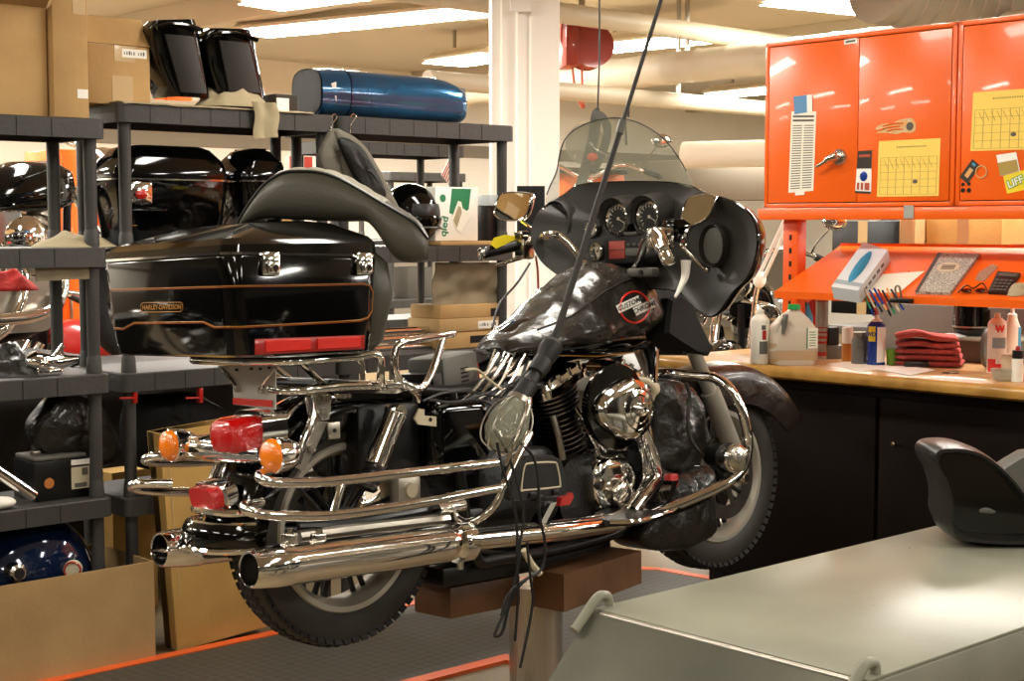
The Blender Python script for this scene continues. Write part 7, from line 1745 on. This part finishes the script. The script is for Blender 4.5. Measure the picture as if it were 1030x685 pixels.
# ================================================================ things farther back in the workshop
def parked_bike(label, M, paint, trim='chrome', bars='chrome', bag=False, group=None):
    t = thing('parked_motorcycle', label, 'motorcycle', M, group)
    def P(n, g, m, par=None): return obj(n, g, m, par or t)
    def whl(nm, x):
        g = G(M @ Matrix.Translation((x, 0, .32))); g.lathe([(.32, 0), (.31, .045), (.27, .06), (.235, .05), (.235, -.05), (.27, -.06), (.31, -.045)], (0, 0, 0), (0, 1, 0), 40, closed=True); w_ = P(nm, g, 'rubber')
        g = G(M @ Matrix.Translation((x, 0, .32))); g.lathe([(.236, .045), (.21, .04), (.205, 0), (.21, -.04), (.236, -.045)], (0, 0, 0), (0, 1, 0), 40, closed=False); g.lathe([(0, -.06), (.04, -.06), (.05, 0), (.04, .06), (0, .06)], (0, 0, 0), (0, 1, 0), 18)
        for k in range(9): a = 2 * PI * k / 9; g.box(.04, .21, -.008, .008, -.012, .012, M=Matrix.Rotation(a, 4, 'Y'))
        obj('rim', g, 'chrome', w_)
    whl('rear_wheel', 0); whl('front_wheel', 1.6)
    def fen(nm, c, a0, a1):
        def f(u, v): a = math.radians(a0 + (a1 - a0) * u); s = -1 + 2 * v; r = .37 - .07 * abs(s) ** 4; return V(c + math.cos(a) * r, s * .085, .32 + math.sin(a) * r)
        P(nm, G(M).sheet(f, 18, 8, .004), paint)
    fen('rear_fender', 0, 40, 190); fen('front_fender', 1.6, 20, 150)
    g = G(M); g.loft([tank_ring(x, zb_, zt_, hw, 20) for x, zb_, zt_, hw in ((.62, .76, .82, .04), (.72, .74, .90, .12), (.9, .74, .97, .15), (1.1, .75, .98, .14), (1.2, .78, .94, .06))]); P('tank', g, paint)
    g = G(M); g.loft([[V(x, y * w_, z + (1 - y * y) * .02) for y in (-1, -.5, 0, .5, 1)] + [V(x, y * w_, z - .07) for y in (1, -1)] for x, z, w_ in ((-.18, .80, .09), (.0, .80, .13), (.2, .78, .14), (.3, .74, .16), (.5, .74, .15), (.64, .78, .09))]); P('seat', g, 'leather')
    for s in (-1, 1):
        a_, b_ = V(1.28, s * .1, .86), V(1.6, s * .1, .32); g = G(M); g.rings([(a_, .025), (a_.lerp(b_, .5), .025), (a_.lerp(b_, .51), .034), (b_, .03)], 14); P('fork_leg', g, 'chrome')
    g = G(M); g.lathe([(0, -.10), (.05, -.095), (.085, -.06), (.095, 0), (.09, .05), (0, .055)], (1.38, 0, .96), (1, 0, 0), 28); h = P('headlamp', g, 'chrome')
    if bag:
        for s in (-1, 1):
            g = G(M); g.lathe([(0, -.07), (.04, -.065), (.062, -.03), (.068, .03), (.06, .045), (0, .05)], (1.42, s * .19, .80), (1, 0, 0), 24); P('side_lamp', g, 'chrome')
        g = G(M); g.tube([V(1.40, -.19, .86), V(1.34, 0, .88), V(1.40, .19, .86)], .012, 8); P('lamp_bar', g, 'chrome')
        g = G(M); g.ell((1.36, 0, 1.03), (.11, .115, .12), 28, 16); P('headlamp_cowl', g, 'chrome')
    g = G(M); g.tube([V(.92, -.42, 1.06), V(1.0, -.34, 1.10), V(1.18, -.2, 1.14), V(1.24, 0, 1.06), V(1.18, .2, 1.14), V(1.0, .34, 1.10), V(.92, .42, 1.06)], .0135, 10); hb_ = P('handlebar', g, bars)
    for s in (-1, 1):
        g = G(M); g.cyl(V(.90, s * .43, 1.055), V(.99, s * .35, 1.095), .019, n=12); P('grip', g, 'rubber')
        g = G(M); g.ell(V(1.02, s * .45, 1.28), (.012, .065, .045), 18, 10); g.tube([V(1.02, s * .42, 1.24), V(1.03, s * .36, 1.17), V(1.02, s * .33, 1.11)], .005, 6); P('mirror', g, 'chrome')
    g = G(M); g.loft([[V(x, y, z) for x, z in rrect(.68, 1.04, .2, .45, .08, 4)] for y in (-.14, .14)]); en_ = P('engine', g, 'steel')
    for x0, x1 in ((.82, .68), (.90, 1.04)):
        a_, b_ = V(x0, 0, .42), V(x1, 0, .72); g = G(M); pr = []
        for k in range(9): pr += [(a_.lerp(b_, k / 9), .08), (a_.lerp(b_, (k + .45) / 9), .08), (a_.lerp(b_, (k + .5) / 9), .06), (a_.lerp(b_, (k + .95) / 9), .06)]
        pr += [(a_.lerp(b_, 1), .085), (a_.lerp(b_, 1.12), .08)]; g.rings(pr, 18); obj('cylinder', g, 'steel', en_)
    g = G(M); g.lathe([(0, 0), (.1, 0), (.105, .02), (.07, .045), (0, .05)], (.86, -.18, .62), (0, -1, 0), 26); obj('air_cleaner', g, 'chrome', en_)
    for k, (zz, yy) in enumerate(((.28, -.2), (.20, -.2))):
        g = G(M); g.tube([V(.98 - .2 * k, -.12, .6), V(1.06 - .2 * k, -.18, .42), V(.9 - .2 * k, yy, zz), V(.3, yy, zz), V(-.3, yy, zz)], lambda t_: .022 + .02 * min(1, max(0, t_ * 3 - 1.2)), 12); P('exhaust_pipe', g, 'chrome')
    g = G(M); g.tube([V(1.2, 0, .9), V(.6, 0, .72), V(.1, 0, .70)], .02, 8); g.tube([V(1.2, 0, .85), V(1.1, 0, .25), V(.5, 0, .2), V(.3, 0, .66)], .02, 8); P('frame', g, 'black_satin')
    g = G(M); g.ell(V(-.36, 0, .62), (.04, .06, .04), 14, 8); P('tail_lamp', g, 'red_lens')
    return t
hd_ = Vector((-.35, -.937, 0)); hp_ = Vector((1.13, 7.7, 0)); rt_ = hp_ - hd_ * 1.38; az = math.atan2(hd_.y, hd_.x)
parked_bike('parked black motorcycle whose chrome headlamp shows behind the left end of the workbench', Matrix.Translation((rt_.x, rt_.y, .24)) @ Matrix.Rotation(az, 4, 'Z'), 'black_gloss', bag=True)
g = G(Matrix.Translation((rt_.x, rt_.y, 0)) @ Matrix.Rotation(az, 4, 'Z')); g.box(-.4, 1.78, -.12, .12, .0, .239, .006); obj('wheel_platform', g, 'charger_gray', label='low grey platform under the motorcycle behind the workbench', cat='platform')
for i, (a0, a1, h_, lab) in enumerate(((.7, 1.45, .93, 'left'), (1.5, 2.75, .95, 'middle'), (2.8, 4.1, .90, 'right'))):
    g = G(ROOM); g.box(a0, a1, 5.55, 6.0, .011, h_, .015); t = thing('storage_chest', 'black storage chest on the floor behind the shelving, %s one of three' % lab, 'chest', RoomT((a0 + a1) / 2, 5.75, .011)); obj('body', g, 'lid_lining', t)
    g = G(ROOM); g.box(a0 - .01, a1 + .01, 5.54, 6.01, h_, h_ + .04, .01); obj('lid', g, 'black_plastic', t); g = G(ROOM); g.box((a0 + a1) / 2 - .04, (a0 + a1) / 2 + .04, 5.53, 5.549, h_ - .08, h_ - .01, .004); obj('latch', g, 'steel', t)
# the machine behind the left shelving stands on a raised lift
Mb = RoomT(2.05, 6.55, .82, math.radians(6))
parked_bike('parked chrome laden motorcycle on a lift behind the left shelving unit', Mb, 'black_gloss')
t = thing('lift_stand', 'orange scissor lift under the motorcycle behind the left shelving', 'lift', RoomT(2.85, 6.63, 0, math.radians(6))); Ml = MW[t.name]
g = G(Ml); g.box(-1.1, 1.2, -.3, .3, .76, .815, .006); obj('platform', g, 'lift_brown', t)
g = G(Ml); g.box(-.9, -.82, -.25, .25, 0, .76, .006); obj('leg', g, 'orange_deep', t); g = G(Ml); g.box(.9, .98, -.25, .25, 0, .76, .006); obj('leg', g, 'orange_deep', t)
parked_bike('parked motorcycle with red tank far behind the middle of the shelving', RoomT(4.9, 7.7, .0, math.radians(170)), 'red_paint')
parked_bike('parked motorcycle far behind the windshield with chrome handlebar above the fairing', Matrix.Translation((.47, 8.35, .74)) @ Matrix.Rotation(PI / 2, 4, 'Z'), 'orange')
Mq = Matrix.Translation((.47, 8.35, 0)) @ Matrix.Rotation(PI / 2, 4, 'Z'); g = G(Mq); g.box(-.5, 2.2, -.3, .3, .64, .739, .01); t_ = thing('lift_stand', 'dark lift platform under the far motorcycle behind the windshield', 'lift', Mq); obj('platform', g, 'charger_gray', t_)
g = G(Mq); g.box(.3, 1.4, -.2, .2, 0, .639, .01); obj('base', g, 'charger_gray', t_)
# unseen neighbours outside the frame, put there for the glossy trunk and chrome to reflect
parked_bike('parked black motorcycle left of the picture edge, mirrored in the trunk', Matrix.Translation((-3.6, 3.3, 0)) @ Matrix.Rotation(math.radians(75), 4, 'Z'), 'black_gloss')
parked_bike('parked dark blue motorcycle right of the picture edge, mirrored in the trunk side', Matrix.Translation((3.2, 1.6, 0)) @ Matrix.Rotation(math.radians(115), 4, 'Z'), 'blue_dark')
g = G(); g.box(-6.0, -1.9, -1.2, 4.6, .001, .010); obj('floor_mat', g, 'floor_mat', label='unseen dark mat added left of the picture to darken trunk reflections', cat='mat')  # added out of view, keeps the floor dark in the trunk's reflection
g = G(); g.box(2.2, 8.0, -1.2, 4.2, .001, .010); obj('floor_mat', g, 'floor_mat', label='unseen dark mat added right of the picture to darken trunk reflections', cat='mat')
g = G(Matrix.Translation((5.2, 2.2, 0)) @ Matrix.Rotation(math.radians(100), 4, 'Z')); g.box(-1.6, 1.6, 0, .5, .0105, 1.9, .01); obj('reflection_locker', g, 'bench_dark', label='unseen dark locker added right of the picture to darken trunk reflections', cat='locker')  # added out of view as a dark mass for the trunk to mirror
g = G(Matrix.Translation((-5.4, 3.2, 0)) @ Matrix.Rotation(math.radians(85), 4, 'Z')); g.box(-1.6, 1.6, 0, .5, .0105, 1.9, .01); obj('reflection_locker', g, 'bench_dark', label='unseen dark locker added left of the picture to darken trunk reflections', cat='locker')
# orange cabinets standing far behind
def tall_cab(x0, x1, b, ztop, lab, z0=0, nd=2, m='orange'):
    P_, Q_ = Rb(x0, 200, b), Rb(x1, 200, b); a0, a1 = P_.x, Q_.x; t = thing('tool_cabinet', lab, 'cabinet', RoomT((a0 + a1) / 2, b + .25, z0)); g = G(ROOM); g.box(a0, a1, b, b + .5, z0, ztop, .006); bo = obj('body', g, m, t)
    for i in range(nd):
        u0, u1 = a0 + (a1 - a0) * i / nd, a0 + (a1 - a0) * (i + 1) / nd; g = G(ROOM); g.box(u0 + .012, u1 - .006, b - .012, b - .0005, z0 + .08, ztop - .03, .004); d = obj('door', g, m, t); g = G(ROOM); g.box(u1 - .08, u1 - .065, b - .04, b - .012, (z0 + ztop) / 2 - .08, (z0 + ztop) / 2 + .08, .004); obj('handle', g, 'steel', d)
    return t
tall_cab(99, 117, 9.0, 1.98, 'narrow tall orange cabinet far behind between the two shelving units', nd=1)
tall_cab(140, 196, 9.0, 2.02, 'wide orange cabinet far behind the spare trunks')
tall_cab(-40, 24, 8.6, 1.60, 'orange cabinet behind the motorcycle at the left edge')
tall_cab(26, 56, 8.0, 1.72, 'black cabinet far behind the left shelving unit', nd=1, m='black_satin')
tall_cab(60, 78, 9.0, 1.98, 'orange cabinet strip far behind the left shelving unit', nd=1)
tall_cab(567, 628, 11.5, 2.05, 'orange cabinet with a black top far behind the windshield')
g = G(ROOM); P_, Q_ = Rb(564, 165, 11.4), Rb(630, 165, 11.4); g.box(P_.x, Q_.x, 11.38, 12.05, 2.055, 2.11, .004); obj('cabinet_top', g, 'black_satin', label='black slab lying on the far orange cabinet', cat='slab')
# dark storage racks filling the far left bays
def far_rack(x0, x1, b, tops, lab):
    P_, Q_ = Rb(x0, 200, b), Rb(x1, 200, b); return shelving(lab, P_.x, Q_.x, b, .45, tops)
far_rack(250, 355, 8.8, (.5, .95, 1.4, 1.85), 'far dark shelving unit behind the jacket and trunk')
far_rack(392, 470, 8.9, (.5, .95, 1.4, 1.9), 'far dark shelving unit behind the small flag')
rnd = random.Random(3)
# stacked goods on those racks
i = 0
names = {'card': 'brown', 'charger_gray': 'grey', 'black_satin': 'black', 'white': 'white', 'red_paint': 'red'}
where = ['lowest tier', 'second tier', 'third tier']
for (x0, x1, b, rk) in ((258, 348, 9.0, 'behind the jacket'), (398, 464, 9.1, 'behind the flag')):
    P_, Q_ = Rb(x0, 200, b), Rb(x1, 200, b)
    for ti, z in enumerate((.5, .95, 1.4)):
        a = P_.x + .03; k_ = 0
        while a < Q_.x - .2:
            w_ = rnd.uniform(.14, .28); h = rnd.uniform(.12, .32); m = rnd.choice(['card', 'charger_gray', 'black_satin', 'card', 'white'])
            g = G(ROOM); g.box(a, min(a + w_, Q_.x - .05), b - .1, b + .15, z + .001, z + h, .004); g2 = obj('storage_box', g, m, label='%s box, %s from left, %s of far rack %s' % (names[m], ('one', 'two', 'three', 'four', 'five', 'six', 'seven')[k_], where[ti], rk), cat='box'); a += w_ + .03; k_ += 1
# chrome and black gear behind the bench, seen through the gaps
t = thing('task_lamp', 'white jointed lamp arm rising beside the left orange upright', 'lamp arm', ROOM @ Matrix.Translation(Ra(760, 287, 5.5)))
g = G(ROOM); g.tube([Ra(789, 222, 5.5), Ra(776, 250, 5.5), Ra(764, 276, 5.5)], .009, 8, 1); g.tube([Ra(794, 222, 5.5), Ra(781, 252, 5.5), Ra(769, 278, 5.5)], .009, 8, 1); obj('arm_rod', g, 'white', t)
g = G(ROOM); q = Ra(764, 281, 5.5); g.ell(q, (.03, .03, .042), 14, 10); obj('joint', g, 'white', t)
g = G(ROOM); g.tube([q, Ra(760, 300, 5.5), Ra(757, 330, 5.5)], .012, 8); g.cyl(V(5.5, Ra(757, 330, 5.5).y, 0), Ra(757, 330, 5.5), .012, n=10); obj('post', g, 'chrome_worn', t)
t = thing('tool_rack', 'dark tool rack with chrome tools hanging behind the sloping tray', 'rack', RoomT(6.6, 4.1, 0))
g = G(ROOM); g.box(7.15, 7.2, 3.9, 4.85, 0, 1.64, .005); obj('board', g, 'black_satin', t)
for i in range(9):
    y = 4.0 + i * .08; g = G(ROOM); z0 = rnd.uniform(1.36, 1.42); tl_ = rnd.uniform(-.06, .06); g.tube([V(7.12, y, 1.58), V(7.12, y + tl_, z0)], rnd.uniform(.006, .012), 8, 1); g.ell(V(7.12, y + tl_, z0), (.012, .018, .02), 10, 6); obj('hanging_tool', g, ('chrome', 'steel', 'hose_red')[i % 3], t)
for i in range(7):
    y = 3.98 + i * .11; g = G(ROOM); z0 = 1.12 + .04 * (i % 3); g.ell(V(7.115, y, z0), (.033, .045, .04), 14, 8); g.cyl(V(7.115, y, z0), V(7.13, y + .05, z0 + .08), .012, n=10); obj('hanging_part', g, ('chrome', 'steel')[i % 2], t)
t = thing('yellow_glove', 'yellow rag lying over the left clutch control', 'rag', BIKE @ Matrix.Translation(K(505, 243, .40)))
g = GB(); g.loft([[K(x, y, .40 + o) for x, y in ((493, 246), (497, 239), (508, 236), (520, 238), (521, 243), (508, 246), (499, 250))] for o in (-.03, .03)]); obj('cloth', g, 'yellow_sign', t)
obj('clutch_cable', GB().tube(KK((539, 258, .36), (541, 275, .33), (541, 300, .30), (538, 330, .25)), .004, 8), 'hose_red', bk)
obj('clutch_cable', GB().tube(KK((533, 265, .36), (520, 285, .30), (503, 305, .2), (495, 330, .12)), .004, 8), 'cable_black', bk)
g = GB(); g.tube(KK((690, 262, -.40), (689, 278, -.40), (684, 290, -.40), (679, 299, -.40)), lambda t_: .016 * (1 - .75 * t_), 10); obj('paper_tag', g, 'white', label='white strip of paper hanging from the right brake lever', cat='tag')
g = G(); P4 = [wp(x, y, 7.9) for x, y in ((520, 187), (548, 187), (548, 238), (520, 238))]; g.prism(P4, (0, .05, 0)); obj('notice_board', g, 'black_satin', label='black board mounted on the white column behind the left mirror', cat='board')
# strap loops hanging behind the windshield
t = thing('strap_loop', 'black webbing strap loop hanging behind the windshield', 'strap', Matrix.Translation(wp(600, 112, 6.4)))
def band(px, Y, w_, th, m, nm, par):
    P_ = catmull([wp(x, y, Y) for x, y in px], 5); g = G(); R = []
    for i_, p_ in enumerate(P_):
        d_ = (P_[min(i_ + 1, len(P_) - 1)] - P_[max(0, i_ - 1)]).normalized(); n_ = d_.cross(V(0, 1, 0)).normalized() * w_ / 2
        R.append([p_ - n_, p_ + n_, p_ + n_ + V(0, th, 0), p_ - n_ + V(0, th, 0)])
    g.loft(R); return obj(nm, g, m, par)
band([(584, 188), (590, 165), (597, 138), (600, 116), (604, 113)], 6.4, .045, .008, 'charger_gray', 'strap', t)
band([(598, 114), (606, 118), (611, 130), (608, 148), (603, 160), (597, 172)], 6.36, .034, .008, 'charger_gray', 'strap', t)
g = G(); g.tube([wp(601, 114, 6.4), wp(603, 60, 6.4), wp(603, -30, 6.4)], .004, 6, 1); obj('hanging_cord', g, 'cord_dark', t)
g = G(); c_ = wp(596, 158, 6.33); g.ell(c_, (.022, .01, .018), 12, 8); obj('red_buckle', g, 'red_reflector', t)
g = G(); g.lathe([(0, .0), (.05, .01), (.082, .03), (.088, .05), (.08, .05), (.05, .02), (0, .012)], wp(584, 143, 6.5), (.35, -1, -.2), 26); obj('round_shade', g, 'bulb_glass', label='round clear lamp shade hanging behind the strap loop', cat='lamp')
# tether ends hanging beyond the windshield
g = G(); g.rings([(wp(633, 98, 6.0), .004), (wp(632, 118, 6.0), .004)], 8); g.rings([(wp(629, 120, 6.0), .003), (wp(630, 146, 6.0), .005)], 8); obj('pull_cord', g, 'cord_dark', label='thin pull cord ending behind the top of the windshield', cat='cord')
# striped poster behind the jacket, dark wall cabinets
t = thing('striped_poster', 'red and white striped banner far behind the trunk seat', 'banner', ROOM @ Matrix.Translation(Rb(303, 170, 8.6))); a_, b_ = Rb(288, 180, 8.6), Rb(318, 158, 8.6)
g = G(ROOM); g.box(a_.x, b_.x, 8.6, 8.61, a_.z, b_.z); o = obj('sheet', g, 'white', t)
for k_ in (.12, .6): g = G(ROOM); g.box(a_.x + (b_.x - a_.x) * k_, a_.x + (b_.x - a_.x) * (k_ + .26), 8.596, 8.5995, a_.z, b_.z); obj('red_stripe', g, 'flag_red', o)
# white wall cupboards at the far side
g = G(ROOM); g.box(14.0, 14.4, 9.4, 13.5, 1.80, 2.3, .01); obj('hanging_cupboard', g, 'wall_gray', label='long pale grey cupboard on the far side seen right of the windshield', cat='cupboard')
# red cloth at the left edge
p = Rb(8, 292, 5.6); blob_cloth('red_cloth', (p.x, 5.6, p.z), .12, .1, .09, 'red_cloth', 'red cloth draped over the motorcycle at the left edge', 'cloth', 21)
# ---------------------------------------------------------------- camera, world, view
cd = bpy.data.cameras.new('camera'); cam = bpy.data.objects.new('camera', cd); C.objects.link(cam)
cd.sensor_fit = 'HORIZONTAL'; cd.sensor_width = 36; cd.lens = 36 * F / 1030; cd.clip_start = .05; cd.clip_end = 100
cam.location = EYEP; cam.rotation_euler = (PI / 2 - PITCH, 0, 0)
cd.dof.use_dof = False
bpy.context.scene.camera = cam
w = bpy.data.worlds.new('world'); bpy.context.scene.world = w; w.use_nodes = True
w.node_tree.nodes['Background'].inputs[0].default_value = (1, .9, .75, 1); w.node_tree.nodes['Background'].inputs[1].default_value = .3
s = bpy.context.scene; s.view_settings.view_transform = 'Standard'; s.view_settings.look = 'None'; s.view_settings.gamma = 1; s.view_settings.use_curve_mapping = False
s.view_settings.exposure = EXPO
